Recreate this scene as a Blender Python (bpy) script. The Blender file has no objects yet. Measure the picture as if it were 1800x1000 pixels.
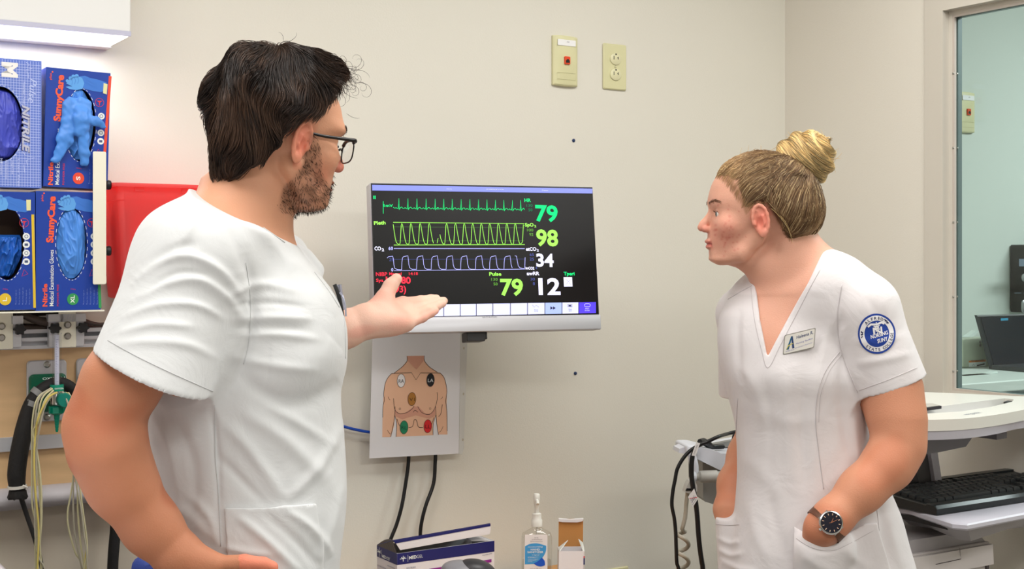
import bpy, bmesh, math, random, sys
import numpy as np
from mathutils import Vector, Matrix
from mathutils.bvhtree import BVHTree
R = math.radians
SC = bpy.context.scene
COL = SC.collection
F, CX, HY, CZ = 2300.0, 900.0, 455.0, 1.48     # focal length in pixels, principal column, horizon row, eye height
A = R(32)                                      # heading of the back wall
WO = Vector((0, 3.12, 0))                      # a point on the foot of the back wall

# ---------------------------------------------------------------- camera, world, lights, exposure
cam = bpy.data.objects.new('camera', bpy.data.cameras.new('camera')); COL.objects.link(cam)
cam.location = (0, 0, CZ); cam.rotation_euler = (R(90), 0, 0)
cam.data.sensor_width = 36; cam.data.lens = F / 1800 * 36; cam.data.shift_y = (HY - 500) / 1800
cam.data.clip_start = 0.05
SC.camera = cam
SC.view_settings.view_transform = 'Standard'; SC.view_settings.look = 'None'
SC.view_settings.gamma = 1; SC.view_settings.use_curve_mapping = False
SC.view_settings.exposure = 0.0
world = bpy.data.worlds.new('world'); SC.world = world; world.use_nodes = True
world.node_tree.nodes['Background'].inputs[0].default_value = (0.9, 0.95, 1, 1)
world.node_tree.nodes['Background'].inputs[1].default_value = 0.35

def area(name, loc, sx, sy, power, col=(1, .985, .96), rot=(0, 0, 0)):
    l = bpy.data.lights.new(name, 'AREA'); l.shape = 'RECTANGLE'; l.size = sx; l.size_y = sy
    l.energy = power; l.color = col
    o = bpy.data.objects.new(name, l); COL.objects.link(o); o.location = loc; o.rotation_euler = rot
    return o
def wall_pt(s, d, z=0.0):
    "point s metres along the back wall, d metres out from it"
    return Vector((WO.x + s*math.cos(A) + d*math.sin(A), WO.y + s*math.sin(A) - d*math.cos(A), z))
CEIL = 2.62
TROFFERS = [(-1.5, 1.1, 14), (0.1, 1.1, 14), (-1.5, 3.0, 22), (0.1, 3.0, 22)]
for s_, d_, w_ in TROFFERS:
    area('ceiling_lamp', wall_pt(s_, d_, CEIL - 0.035), 1.15, 0.55, w_, rot=(0, 0, A))
area('next_room_lamp', wall_pt(2.3, 1.3, CEIL - 0.035), 1.15, 0.55, 44, col=(.92, .97, 1), rot=(0, 0, A))

# ---------------------------------------------------------------- materials
def lin(c):
    return tuple(((v/255)/12.92 if v/255 <= .04045 else ((v/255+.055)/1.055)**2.4) for v in c)
MATS = {}
def mat(name, rgb, rough=.6, metal=0.0, bump=0.0, bscale=200., var=0.0, vscale=3., emit=0.0, alpha=1.0,
        trans=0.0, sss=0.0, vcol=False, coat=0.0, spec=None, ior=1.45, stretch=(1, 1, 1), sheen=0.0):
    if name in MATS: return MATS[name]
    m = bpy.data.materials.new(name); m.use_nodes = True; nt = m.node_tree; n = nt.nodes; L = nt.links
    b = n['Principled BSDF']; c = (*lin(rgb), 1)
    b.inputs['Base Color'].default_value = c
    b.inputs['Roughness'].default_value = rough; b.inputs['Metallic'].default_value = metal
    b.inputs['IOR'].default_value = ior
    if spec is not None: b.inputs['Specular IOR Level'].default_value = spec
    if coat: b.inputs['Coat Weight'].default_value = coat; b.inputs['Coat Roughness'].default_value = .1
    if sheen: b.inputs['Sheen Weight'].default_value = sheen
    if trans: b.inputs['Transmission Weight'].default_value = trans
    if alpha < 1: b.inputs['Alpha'].default_value = alpha
    if emit: b.inputs['Emission Color'].default_value = c; b.inputs['Emission Strength'].default_value = emit
    if sss:
        b.inputs['Subsurface Weight'].default_value = sss
        b.inputs['Subsurface Radius'].default_value = (1, .35, .2); b.inputs['Subsurface Scale'].default_value = .008
    tc = None
    def coords():
        t = n.new('ShaderNodeTexCoord'); mp = n.new('ShaderNodeMapping'); mp.inputs['Scale'].default_value = stretch
        L.new(t.outputs['Object'], mp.inputs['Vector']); return mp.outputs['Vector']
    if var or bump or vcol: tc = coords()
    src = None
    if vcol:
        a = n.new('ShaderNodeVertexColor'); a.layer_name = 'Col'; src = a.outputs['Color']
        L.new(src, b.inputs['Base Color'])
    if var:
        t = n.new('ShaderNodeTexNoise'); t.inputs['Scale'].default_value = vscale; t.inputs['Detail'].default_value = 5
        L.new(tc, t.inputs['Vector'])
        mx = n.new('ShaderNodeMix'); mx.data_type = 'RGBA'; mx.blend_type = 'MULTIPLY'
        mx.inputs['Factor'].default_value = 1
        rp = n.new('ShaderNodeMapRange'); rp.inputs['From Min'].default_value = .3; rp.inputs['From Max'].default_value = .7
        rp.inputs['To Min'].default_value = 1 - var; rp.inputs['To Max'].default_value = 1 + var*.3
        L.new(t.outputs['Fac'], rp.inputs['Value'])
        mx.inputs[6].default_value = c
        if src: L.new(src, mx.inputs[6])
        L.new(rp.outputs['Result'], mx.inputs[7]); L.new(mx.outputs[2], b.inputs['Base Color'])
    if bump:
        t = n.new('ShaderNodeTexNoise'); t.inputs['Scale'].default_value = bscale; t.inputs['Detail'].default_value = 4
        L.new(tc, t.inputs['Vector'])
        bp = n.new('ShaderNodeBump'); bp.inputs['Strength'].default_value = bump; bp.inputs['Distance'].default_value = .002
        L.new(t.outputs['Fac'], bp.inputs['Height']); L.new(bp.outputs['Normal'], b.inputs['Normal'])
    MATS[name] = m
    return m
def thin_glass(name, tint, rough=.02, refl=1.0):
    m = bpy.data.materials.new(name); m.use_nodes = True; nt = m.node_tree; n = nt.nodes; L = nt.links
    n.remove(n['Principled BSDF']); out = n['Material Output']
    t = n.new('ShaderNodeBsdfTransparent'); t.inputs['Color'].default_value = (*tint, 1)
    g = n.new('ShaderNodeBsdfGlossy'); g.inputs['Roughness'].default_value = rough
    lw = n.new('ShaderNodeLayerWeight'); lw.inputs['Blend'].default_value = .25
    fr = n.new('ShaderNodeMath'); fr.operation = 'POWER'; fr.inputs[1].default_value = 3; L.new(lw.outputs['Facing'], fr.inputs[0])
    mm = n.new('ShaderNodeMath'); mm.operation = 'MULTIPLY_ADD'; mm.inputs[1].default_value = .35*refl; mm.inputs[2].default_value = .04*refl
    mx = n.new('ShaderNodeMixShader')
    L.new(fr.outputs[0], mm.inputs[0]); L.new(mm.outputs[0], mx.inputs[0])
    L.new(t.outputs[0], mx.inputs[1]); L.new(g.outputs[0], mx.inputs[2]); L.new(mx.outputs[0], out.inputs['Surface'])
    MATS[name] = m
    return m
def flat(name, rgb, emit=0.0, rough=.55): return mat(name, rgb, rough=rough, emit=emit, spec=.3)

# ---------------------------------------------------------------- mesh helpers
def link(name, me, parent=None, m=None, smooth=False):
    me.name = name
    o = bpy.data.objects.new(name, me); COL.objects.link(o)
    if parent is not None: o.parent = parent
    if m is not None: me.materials.append(m)
    if smooth:
        me.polygons.foreach_set('use_smooth', [True]*len(me.polygons))
    return o
def thing(name, label, cat, loc=(0, 0, 0), rz=0.0, group=None):
    o = bpy.data.objects.new(name, None); COL.objects.link(o); o.empty_display_size = .05
    o.location = loc; o.rotation_euler = (0, 0, rz); o['label'] = label; o['category'] = cat
    if group: o['group'] = group
    return o
def tag(o, label, cat=None, group=None):
    o['label'] = label
    if cat: o['category'] = cat
    if group: o['group'] = group
    return o
def struct(o, label=None):
    o['kind'] = 'structure'
    if label: o['label'] = label
    return o
class MB:
    def __init__(s): s.v = []; s.f = []
    def add(s, vs, fs):
        b = len(s.v); s.v += [tuple(v) for v in vs]; s.f += [tuple(i+b for i in f) for f in fs]; return s
    def box(s, x0, y0, z0, x1, y1, z1, M=None):
        vs = [(x, y, z) for z in (z0, z1) for y in (y0, y1) for x in (x0, x1)]
        if M is not None: vs = [tuple(M @ Vector(v)) for v in vs]
        return s.add(vs, [(0, 2, 3, 1), (4, 5, 7, 6), (0, 1, 5, 4), (2, 6, 7, 3), (0, 4, 6, 2), (1, 3, 7, 5)])
    def rbox(s, x0, y0, z0, x1, y1, z1, r=.004, axis='y', n=4, e=None):
        "box with rounded corners seen along one axis, with a small chamfer e on the faces"
        pts = []
        if axis == 'y': a0, a1, b0, b1, c0, c1 = x0, x1, z0, z1, y0, y1; mk = lambda a, b, c: (a, c, b)
        elif axis == 'z': a0, a1, b0, b1, c0, c1 = x0, x1, y0, y1, z0, z1; mk = lambda a, b, c: (a, b, c)
        else: a0, a1, b0, b1, c0, c1 = y0, y1, z0, z1, x0, x1; mk = lambda a, b, c: (c, a, b)
        r = min(r, (a1-a0)/2*.99, (b1-b0)/2*.99)
        for (ca, cb, t0) in ((a1-r, b1-r, 0), (a0+r, b1-r, 90), (a0+r, b0+r, 180), (a1-r, b0+r, 270)):
            for i in range(n+1):
                t = R(t0 + 90*i/n); pts.append((ca + r*math.cos(t), cb + r*math.sin(t)))
        e = min(r*.5, (c1-c0)*.3) if e is None else e
        ma, mb = (a0+a1)/2, (b0+b1)/2
        def ring(c, k):
            return [mk(p[0] - k*math.copysign(1, p[0]-ma), p[1] - k*math.copysign(1, p[1]-mb), c) for p in pts]
        rings = [ring(c0, e), ring(c0+e, 0), ring(c1-e, 0), ring(c1, e)] if e > 0 else [ring(c0, 0), ring(c1, 0)]
        return s.loft(rings)
    def loft(s, rings, caps=True, closed=True):
        n = len(rings[0]); vs = [p for r_ in rings for p in r_]; fs = []
        for k in range(len(rings)-1):
            for i in range(n if closed else n-1):
                j = (i+1) % n; fs.append((k*n+i, k*n+j, (k+1)*n+j, (k+1)*n+i))
        if caps: fs.append(tuple(range(n-1, -1, -1))); fs.append(tuple((len(rings)-1)*n+i for i in range(n)))
        return s.add(vs, fs)
    def prism(s, pts, y0, y1, axis='y'):
        "polygon (a, b) extruded: axis y -> (x, z)"
        mk = {'y': lambda p, c: (p[0], c, p[1]), 'z': lambda p, c: (p[0], p[1], c), 'x': lambda p, c: (c, p[0], p[1])}[axis]
        return s.loft([[mk(p, y0) for p in pts], [mk(p, y1) for p in pts]])
    def lathe(s, prof, c=(0, 0, 0), n=28, axis='z', sx=1, sy=1):
        rings = []
        for r_, h in prof:
            ring = []
            for i in range(n):
                t = 2*math.pi*i/n; a, b = r_*math.cos(t)*sx, r_*math.sin(t)*sy
                ring.append({'z': (c[0]+a, c[1]+b, c[2]+h), 'y': (c[0]+a, c[1]+h, c[2]+b), 'x': (c[0]+h, c[1]+a, c[2]+b)}[axis])
            rings.append(ring)
        return s.loft(rings)
    def tube(s, pts, r, n=8, caps=True, spline=True, sub=6):
        P = [Vector(p) for p in pts]; rr = r if isinstance(r, (list, tuple)) else [r]*len(P)
        if spline and len(P) > 2:
            Q, q = [], []
            for i in range(len(P)-1):
                p0, p1, p2, p3 = P[max(i-1, 0)], P[i], P[i+1], P[min(i+2, len(P)-1)]
                for k in range(sub):
                    t = k/sub
                    Q.append(.5*((2*p1) + (p2-p0)*t + (2*p0-5*p1+4*p2-p3)*t*t + (3*p1-p0-3*p2+p3)*t**3))
                    q.append(rr[i]*(1-t)+rr[i+1]*t)
            Q.append(P[-1]); q.append(rr[-1]); P, rr = Q, q
        rings = []; T0 = (P[1]-P[0]).normalized(); N = T0.orthogonal().normalized()
        for i, p in enumerate(P):
            T = (P[min(i+1, len(P)-1)]-P[max(i-1, 0)])
            T = T.normalized() if T.length > 1e-9 else T0
            N = (N - T*N.dot(T)); N = N.normalized() if N.length > 1e-6 else T.orthogonal().normalized()
            B = T.cross(N)
            rings.append([tuple(p + (N*math.cos(2*math.pi*k/n) + B*math.sin(2*math.pi*k/n))*rr[i]) for k in range(n)])
        return s.loft(rings, caps)
    def build(s, name, m, parent=None, smooth=False, angle=None):
        me = bpy.data.meshes.new(name); me.from_pydata(s.v, [], s.f); me.update()
        bm = bmesh.new(); bm.from_mesh(me); bmesh.ops.recalc_face_normals(bm, faces=bm.faces)
        if angle:
            for f_ in bm.faces: f_.smooth = True
            for e_ in bm.edges:
                if len(e_.link_faces) == 2 and e_.calc_face_angle(0) > R(angle): e_.smooth = False
        bm.to_mesh(me); bm.free()
        return link(name, me, parent, m, smooth)
_tc = {}
def glyphs(s, bold=0.0, shear=0.0):
    key = (s, bold, shear)
    if key not in _tc:
        c = bpy.data.curves.new('t', 'FONT'); c.body = s; c.size = 1; c.offset = bold; c.shear = shear; c.resolution_u = 3
        o = bpy.data.objects.new('t', c); COL.objects.link(o)
        me = bpy.data.meshes.new_from_object(o)
        v = np.array([(p.co.x, p.co.y) for p in me.vertices]); f = [tuple(p.vertices) for p in me.polygons]
        bpy.data.objects.remove(o); bpy.data.meshes.remove(me); bpy.data.curves.remove(c)
        _tc[key] = (v, f)
    return _tc[key]
class Ink:
    "flat print in the x-z plane of a thing at y = -d"
    def __init__(s, d): s.m = MB(); s.d = d; s.k = 0
    def P(s, x, z):
        return (x, -s.d, z)
    def text(s, t, p0, p1, h=None, bold=0.0, shear=0.0, cap=.73):
        v, f = glyphs(t, bold, shear)
        if not len(v): return s
        w = v[:, 0].max()-v[:, 0].min(); x0 = v[:, 0].min()
        ux = np.subtract(p1, p0); L_ = np.hypot(*ux); ux = ux/L_; uy = np.array((-ux[1], ux[0]))
        kx = L_/w; ky = (h/cap) if h else kx
        q = np.array(p0) + (v[:, :1]-x0)*kx*ux + v[:, 1:]*ky*uy
        s.m.add([s.P(*p) for p in q], f); return s
    def line(s, pts, w, closed=False):
        pts = [np.array(p, float) for p in pts]
        if closed: pts = pts+[pts[0]]
        vs, fs = [], []
        for i, p in enumerate(pts):
            a = pts[max(i-1, 0)]; b = pts[min(i+1, len(pts)-1)]
            if closed and i in (0, len(pts)-1): a, b = pts[-2], pts[1]
            t = b-a; t = t/(np.hypot(*t)+1e-12); n = np.array((-t[1], t[0]))*w/2
            vs += [s.P(*(p+n)), s.P(*(p-n))]
        for i in range(len(pts)-1): fs.append((2*i, 2*i+1, 2*i+3, 2*i+2))
        s.m.add(vs, fs); return s
    def poly(s, pts): s.m.add([s.P(*p) for p in pts], [tuple(range(len(pts)))]); return s
    def rect(s, x0, z0, x1, z1): return s.poly([(x0, z0), (x1, z0), (x1, z1), (x0, z1)])
    def disc(s, c, r, r2=None, n=28):
        return s.poly([(c[0]+r*math.cos(2*math.pi*i/n), c[1]+(r2 or r)*math.sin(2*math.pi*i/n)) for i in range(n)])
    def ring(s, c, r, w, r2=None, n=28):
        return s.line([(c[0]+r*math.cos(2*math.pi*i/n), c[1]+(r2 or r)*math.sin(2*math.pi*i/n)) for i in range(n)], w, True)
    def build(s, name, m, parent): return s.m.build(name, m, parent)
def at(px, py, Y): return Vector(((px-CX)*Y/F, Y, CZ-(py-HY)*Y/F))
def frame(o, rz):
    "pixel -> (x, z) on the vertical plane y=-d of a thing that stands at o turned by rz"
    ux = Vector((math.cos(rz), math.sin(rz), 0)); n = Vector((math.sin(rz), -math.cos(rz), 0))
    def f(px, py, d=0.0):
        p0 = Vector(o) + n*d; r_ = Vector(((px-CX)/F, 1, -(py-HY)/F)); c = Vector((0, 0, CZ))
        t = (p0-c).dot(n)/r_.dot(n); q = c + r_*t - Vector(o)
        return (q.dot(ux), q.z)
    return f
def bez(pts, n=10):
    out = []; P = [np.array(p, float) for p in pts]
    for i in range(len(P)-1):
        p0, p1, p2, p3 = P[max(i-1, 0)], P[i], P[i+1], P[min(i+2, len(P)-1)]
        for k in range(n):
            t = k/n; out.append(.5*((2*p1)+(p2-p0)*t+(2*p0-5*p1+4*p2-p3)*t*t+(3*p1-p0-3*p2+p3)*t**3))
    out.append(P[-1]); return out
WF = frame((WO.x, WO.y, 0), A)      # back wall coordinates of a pixel
def wall_thing(name, label, cat, px, py, group=None):
    x, z = WF(px, py); return thing(name, label, cat, wall_pt(x, 0, z), A, group)

# ---------------------------------------------------------------- the room
S_R = WF(1380, 455)[0]                      # the corner with the right wall
S_L, D_B = S_R - 4.6, 5.2
M_wall = mat('wall_paint', (223, 220, 209), .75, bump=.12, bscale=260, var=.03, vscale=1.2)
M_ceil = mat('ceiling_paint', (235, 233, 226), .9, bump=.3, bscale=90)
M_floor = mat('floor_vinyl', (122, 120, 116), .35, var=.25, vscale=9)
ROOM = lambda name, m, mk: None
def wbox(name, s0, d0, z0, s1, d1, z1, m, parent=None):
    "a box in wall coordinates (along, out, up)"
    mb = MB(); M = Matrix.Translation(wall_pt(0, 0, 0)) @ Matrix.Rotation(A, 4, 'Z')
    mb.box(s0, -d1, z0, s1, -d0, z1, M); return mb.build(name, m, parent)
struct(wbox('floor', S_L-.1, -.1, -.05, 5.0, D_B+.1, 0, M_floor))
struct(wbox('ceiling', S_L-.1, -.1, CEIL, 5.0, D_B+.1, CEIL+.05, M_ceil))
struct(wbox('wall_back', S_L-.1, -.1, 0, S_R+.14, 0, CEIL, M_wall))
struct(wbox('wall_left', S_L-.1, 0, 0, S_L, D_B, CEIL, M_wall))
struct(wbox('wall_front', S_L-.1, D_B, 0, 5.0, D_B+.1, CEIL, M_wall))
# right wall: along d, with an interior window
RW = frame(wall_pt(S_R, 0, 0), A - R(90))     # x runs from the corner toward the camera
rx0 = RW(1628, 455)[0]; rx1 = rx0 + 1.5       # outer edges of the window frame
rz_top = RW(1660, 19)[1]; rz_bot = 1.155
T = .046
# opening (inside the frame face)
fo0 = RW(1660, 455)[0]
FWID = fo0 - rx0
mb = MB(); M = Matrix.Translation(wall_pt(S_R, 0, 0)) @ Matrix.Rotation(A-R(90), 4, 'Z')
ft = rz_top + FWID; fb = rz_bot - FWID
mb.box(0, 0, 0, rx0+.01, T, CEIL, M); mb.box(rx1-.01, 0, 0, D_B, T, CEIL, M)
mb.box(rx0+.01, 0, 0, rx1-.01, T, fb+.01, M); mb.box(rx0+.01, 0, ft-.01, rx1-.01, T, CEIL, M)
struct(mb.build('wall_right', mat('wall_paint_right', (224, 219, 208), .75, bump=.12, bscale=260, var=.02, vscale=1.2)))
struct(wbox('wall_next_room_back', S_R+.14, -.1, 0, 5.0, 0, CEIL, mat('wall_paint_next', (205, 214, 205), .75, bump=.1)))
struct(wbox('wall_next_room_side', 4.9, 0, 0, 5.0, D_B, CEIL, MATS['wall_paint_next']))
# window: an Empty structure with parts
win = bpy.data.objects.new('window_1', None); COL.objects.link(win)
win.location = wall_pt(S_R, 0, 0); win.rotation_euler = (0, 0, A-R(90)); struct(win, 'grey painted steel interior window frame with screwed glazing stops')
M_fr = mat('frame_paint', (205, 199, 188), .45); M_fr2 = mat('frame_paint_shade', (196, 186, 176), .45)
x0, x1, z0, z1 = fo0, rx1-FWID, rz_bot, rz_top
def rect_frame(mb, X0, Z0, X1, Z1, w, y0, y1):
    mb.box(X0, y0, Z0, X0+w, y1, Z1); mb.box(X1-w, y0, Z0, X1, y1, Z1)
    mb.box(X0+w, y0, Z0, X1-w, y1, Z0+w); mb.box(X0+w, y0, Z1-w, X1-w, y1, Z1)
mb = MB(); rect_frame(mb, x0-FWID, z0-FWID, x1+FWID, z1+FWID, FWID, -.006, T+.004); mb.build('frame_face', M_fr, win)
mb = MB(); rect_frame(mb, x0, z0, x1, z1, .010, .016, T-.002); mb.build('frame_rebate', M_fr, win)
mb = MB(); rect_frame(mb, x0+.010, z0+.010, x1-.010, z1-.010, .006, .0165, .0235); mb.build('glazing_stop', M_fr2, win)
mb = MB(); rect_frame(mb, x0+.010, z0+.010, x1-.010, z1-.010, .006, .030, .0435); mb.build('glazing_stop', mat('stop_metal', (122, 138, 140), .4, metal=.3), win)
gm = thin_glass('window_glass', (.905, .955, .94))
MB().box(x0+.0105, .0245, z0+.0105, x1-.0105, .0290, z1-.0105).build('pane', gm, win)
MB().box(x0-.02, -.03, z0-.03, x1+.02, .0, z0-.012).build('sill_trim', M_fr, win)
sm = mat('screw_metal', (168, 166, 160), .3, metal=.9)
sc = MB().lathe([(.0028, 0), (.0028, -.001), (.0018, -.002)], axis='y', n=10).build('screw', sm, win)
sc.location = (x0+.0130, .0165, z1-.15); k = 0
for zz in [z1-.15-.178*i for i in range(8)]:
    if zz < z0+.04: break
    for (xx, yy) in ((x0+.0130, .0165), (x0+.0132, .12)):
        if k: c = sc.copy(); COL.objects.link(c); c.parent = win
        else: c = sc
        c.location = (xx, yy, zz); k += 1
        if yy > .1: c.location.y = .0300
# ceiling troffers
M_lamp = mat('lamp_diffuser', (255, 252, 246), .5, emit=2.2)
for i, (s_, d_, w_) in enumerate(TROFFERS + [(2.3, 1.3, 20)]):
    where = ['over the glove boxes', 'over the monitor', 'behind the camera on the left', 'behind the camera on the right', 'in the next room'][i]
    t = thing('ceiling_light', 'recessed white ceiling light panel ' + where, 'ceiling light', wall_pt(s_, d_, CEIL), A, 'ceiling light panels')
    m_ = MB(); 
    for q in ((-.6, -.3, .6, -.28), (-.6, .28, .6, .3), (-.6, -.28, -.58, .28), (.58, -.28, .6, .28)): m_.box(q[0], q[1], -.022, q[2], q[3], 0)
    m_.build('frame', mat('white_metal', (236, 236, 232), .4), t)
    MB().box(-.58, -.28, -.014, .58, .28, -.004).build('diffuser', M_lamp, t)
# wall anchors left in the back wall
for (px, py, w_) in ((1008, 247, 'above the monitor'), (1011, 656, 'to the right of the electrode chart')):
    t = wall_thing('wall_anchor', 'small dark blue plastic wall anchor ' + w_, 'wall anchor', px, py)
    MB().lathe([(.0042, 0), (.0042, -.002), (.002, -.0035)], axis='y', n=14).build('plug', mat('anchor_blue', (24, 48, 92), .5), t)

# ---------------------------------------------------------------- wall plates
M_plate = mat('plate_ivory', (216, 213, 170), .35); M_dark = mat('dark_slot', (28, 26, 24), .7)
def jack_plate(name, label, base, d0=0.0):
    t = thing(name, label, 'wall plate', base, A)
    w, h = .0362, .0597
    rings = []
    for yy, k in ((0, .0), (-.008, 0), (-.0115, .003), (-.013, .008)):
        rings.append([(x*(w-k), yy*(1 if abs(x) < .9 else .8), z) for x, z in
                      [(x_, (h-k)*(1 + .035*(1-x_*x_))*sg) for sg in (1, -1) for x_ in (np.linspace(-1, 1, 9) if sg > 0 else np.linspace(1, -1, 9))]])
    MB().loft(rings).build('cover', M_plate, t, angle=30)
    MB().rbox(-.027, -.0145, .036, .026, -.0128, .051, .002).build('paper_label', mat('white_paper', (240, 240, 240), .6), t)
    Ink(.0149).text('- 04', (-.003, .0437), (.006, .0437)).build('lettering', mat('ink_grey', (130, 130, 135), .7), t)
    m_ = MB().rbox(-.008, -.0175, -.009, .008, -.0128, .010, .0015)
    m_.build('jack', mat('jack_orange', (226, 72, 30), .4), t)
    Ink(.0178).poly([(-.0055, -.0055), (.0055, -.0055), (.0055, .001), (.003, .001), (.003, .0035), (-.003, .0035), (-.003, .001), (-.0055, .001)]).build('jack_opening', M_dark, t)
    Ink(.0133).line([(-.028, -.030), (.026, -.030), (.026, -.046), (-.028, -.046)], .0008, True).build('label_slot', mat('plate_line', (180, 176, 132), .5), t)
    return t
jack_plate('data_plate', 'ivory data wall plate with an orange jack and white label above the monitor', wall_pt(WF(991, 108)[0], 0, WF(991, 108)[1]))
jack_plate('data_plate', 'ivory data wall plate with an orange jack seen through the window glass', wall_pt(WF(1696, 198)[0], 0, WF(1696, 198)[1]))
def outlet(label, base, h=.0572):
    t = thing('outlet_plate', label, 'wall outlet', base, A)
    MB().rbox(-.036, -.006, -h, .036, 0, h, .004, e=.0025).build('cover', M_plate, t, angle=30)
    for zc in (.0195, -.0195):
        f = MB().lathe([(.0172, -.005), (.0172, -.0085), (.0162, -.0092)], c=(0, 0, zc), axis='y', n=28, sy=.86).build('receptacle', mat('receptacle_ivory', (222, 219, 180), .3), t, angle=40)
        ink = Ink(.0094); ink.rect(-.0075, zc-.002, -.0055, zc+.007); ink.rect(.0055, zc-.001, .0075, zc+.006); ink.rect(.0035, zc+.0022, .0075, zc+.0036)
        ink.disc((0, zc+.0115 if zc > 0 else zc+.0115), .0022, n=10)
        ink.build('slots', M_dark, f)
    MB().lathe([(.0032, -.006), (.0032, -.0072), (.002, -.008)], axis='y', n=12).build('screw', mat('plate_screw', (200, 197, 160), .3), t)
    return t
outlet('ivory duplex power outlet plate high on the wall above the monitor', wall_pt(WF(1079, 118)[0], 0, WF(1079, 118)[1]))
q = WF(1083, 997); outlet('ivory wall plate low on the wall right of the small carton', wall_pt(q[0], 0, q[1]-.0572))

# ---------------------------------------------------------------- over-bed light
xa, za = WF(230, 61, .17); xb = xa - 1.25
t = thing('wall_light', 'long white over-bed wall light with a glowing lens underneath', 'light', wall_pt(xa, 0, za), A)
M_wl = mat('light_housing', (222, 222, 220), .4)
MB().rbox(-1.25, -.17, .004, 0, -.0, .30, .004, axis='x').build('housing', M_wl, t)
MB().box(-1.246, -.166, -.004, -.004, -.035, .004).build('lens', mat('light_lens', (255, 250, 250), .4, emit=2.6), t)
MB().box(-1.25, -.035, -.006, 0, 0, .004).build('back_rail', M_wl, t)
MB().box(-1.25, -.172, -.003, 0, -.166, .006).build('front_rail', mat('rail_lilac', (186, 186, 206), .35), t)
Lw = area('over_bed_lamp', wall_pt(xa-.62, .10, za-.012), 1.2, .12, 3.2, col=(1, .97, .95), rot=(0, 0, A))

# ---------------------------------------------------------------- headwall panel with rails
def onwall(px0, py0, px1, py1, d=0.0):
    a = WF(px0, py0, d); b = WF(px1, py1, d); return a, b
M_wood = mat('wood_laminate', (214, 178, 134), .45, var=.12, vscale=7, stretch=(1, 1, 7))
M_alu = mat('brushed_aluminium', (198, 199, 203), .38, metal=.35)
PD = .035
xL = S_L + .9; xR = WF(560, 700, PD)[0]
zr1 = WF(60, 612, PD)[1]; zr2 = WF(60, 789, PD)[1]; zr3 = WF(60, 765, PD)[1]; zr4 = WF(60, 858, PD)[1]; zr5 = WF(60, 893, PD+.03)[1]
z_rail_t = WF(60, 578, PD)[1]
hp = thing('headwall_panel', 'wood laminate headwall panel with aluminium strip and grey bumper rail on the left', 'wall panel', wall_pt(xL, 0, 0), A)
Wd = xR-xL
MB().box(0, -PD, zr4, Wd, 0, z_rail_t).build('laminate_board', M_wood, hp)
MB().box(0, -PD-.010, zr2, Wd, -PD, zr3).build('aluminium_strip', M_alu, hp)
mb = MB(); ring = lambda x: [(x, -PD+.0 - .034*math.sin(R(t_))-.0, (zr4+zr5)/2 + .021*math.cos(R(t_))) for t_ in range(0, 181, 15)] + [(x, 0, (zr4+zr5)/2-.021), (x, 0, (zr4+zr5)/2+.021)]
mb.loft([ring(0), ring(Wd)]); mb.build('bumper_rail', mat('bumper_grey', (176, 172, 176), .5), hp, angle=40)
# lower wall protection sheet below the bumper
MB().box(0, -.004, .1, Wd, 0, zr5+.01).build('wall_guard', mat('wall_guard', (190, 180, 164), .6), hp)
# equipment rail (slotted)
er = thing('equipment_rail', 'slotted aluminium equipment rail running below the glove boxes', 'rail', wall_pt(xL, PD, z_rail_t), A)
h_r = z_rail_t - zr1
mb = MB(); mb.box(0, -.006, -h_r, Wd, 0, 0)
for (a_, b_) in ((0, .20), (.42, .60), (.82, 1.0)): mb.box(0, -.020, -h_r*b_, Wd, -.006, -h_r*a_)
mb.build('profile', M_alu, er)
MB().box(0, -.0075, -h_r*.42, Wd, -.006, -h_r*.2).build('slot', mat('slot_grey', (120, 122, 126), .5, metal=.4), er)

# gas outlet plates
def gas_plate(label, px0, py0, px1, py1, col, text, W_=None):
    a = WF(px0, py0, PD); b = WF(px1, py1, PD); w = W_ or (b[0]-a[0]); h = a[1]-b[1]
    t = thing('gas_outlet', label, 'gas outlet', wall_pt(a[0], PD, b[1]), A, 'gas outlet plates')
    MB().rbox(0, -.006, 0, w, 0, h, .008).build('plate', mat('plate_steel', (196, 196, 200), .35, metal=.4), t)
    MB().rbox(.003, -.016, h*.16, w-.003, -.006, h*.78, .008).build('outlet_cover', col, t)
    for zz in (h*.93, h*.07):
        MB().lathe([(.0065, -.006), (.0065, -.008), (.004, -.0095)], c=(w*.5, 0, zz), axis='y', n=14).build('screw', sm, t)
    if text: Ink(.0163).text(text, (w*.36, h*.69), (w*.92, h*.69), h=.0045, bold=.02).build('lettering', mat('ink_white', (235, 240, 238), .5), t)
    MB().lathe([(.014, -.016), (.014, -.030), (.010, -.034)], c=(w*.62, 0, h*.45), axis='y', n=20).build('socket', mat('chrome', (205, 205, 205), .12, metal=1), t)
    return t, w, h
gp, gw, gh = gas_plate('green oxygen outlet plate on the wood panel behind the flowmeter', 46, 634, 116, 738, mat('oxygen_green', (18, 92, 66), .35), 'OXYGEN')
gas_plate('pale outlet plate on the wood panel beside the bent elbow', 133, 630, 200, 734, mat('pale_outlet', (214, 216, 200), .4), '', None)

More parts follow.
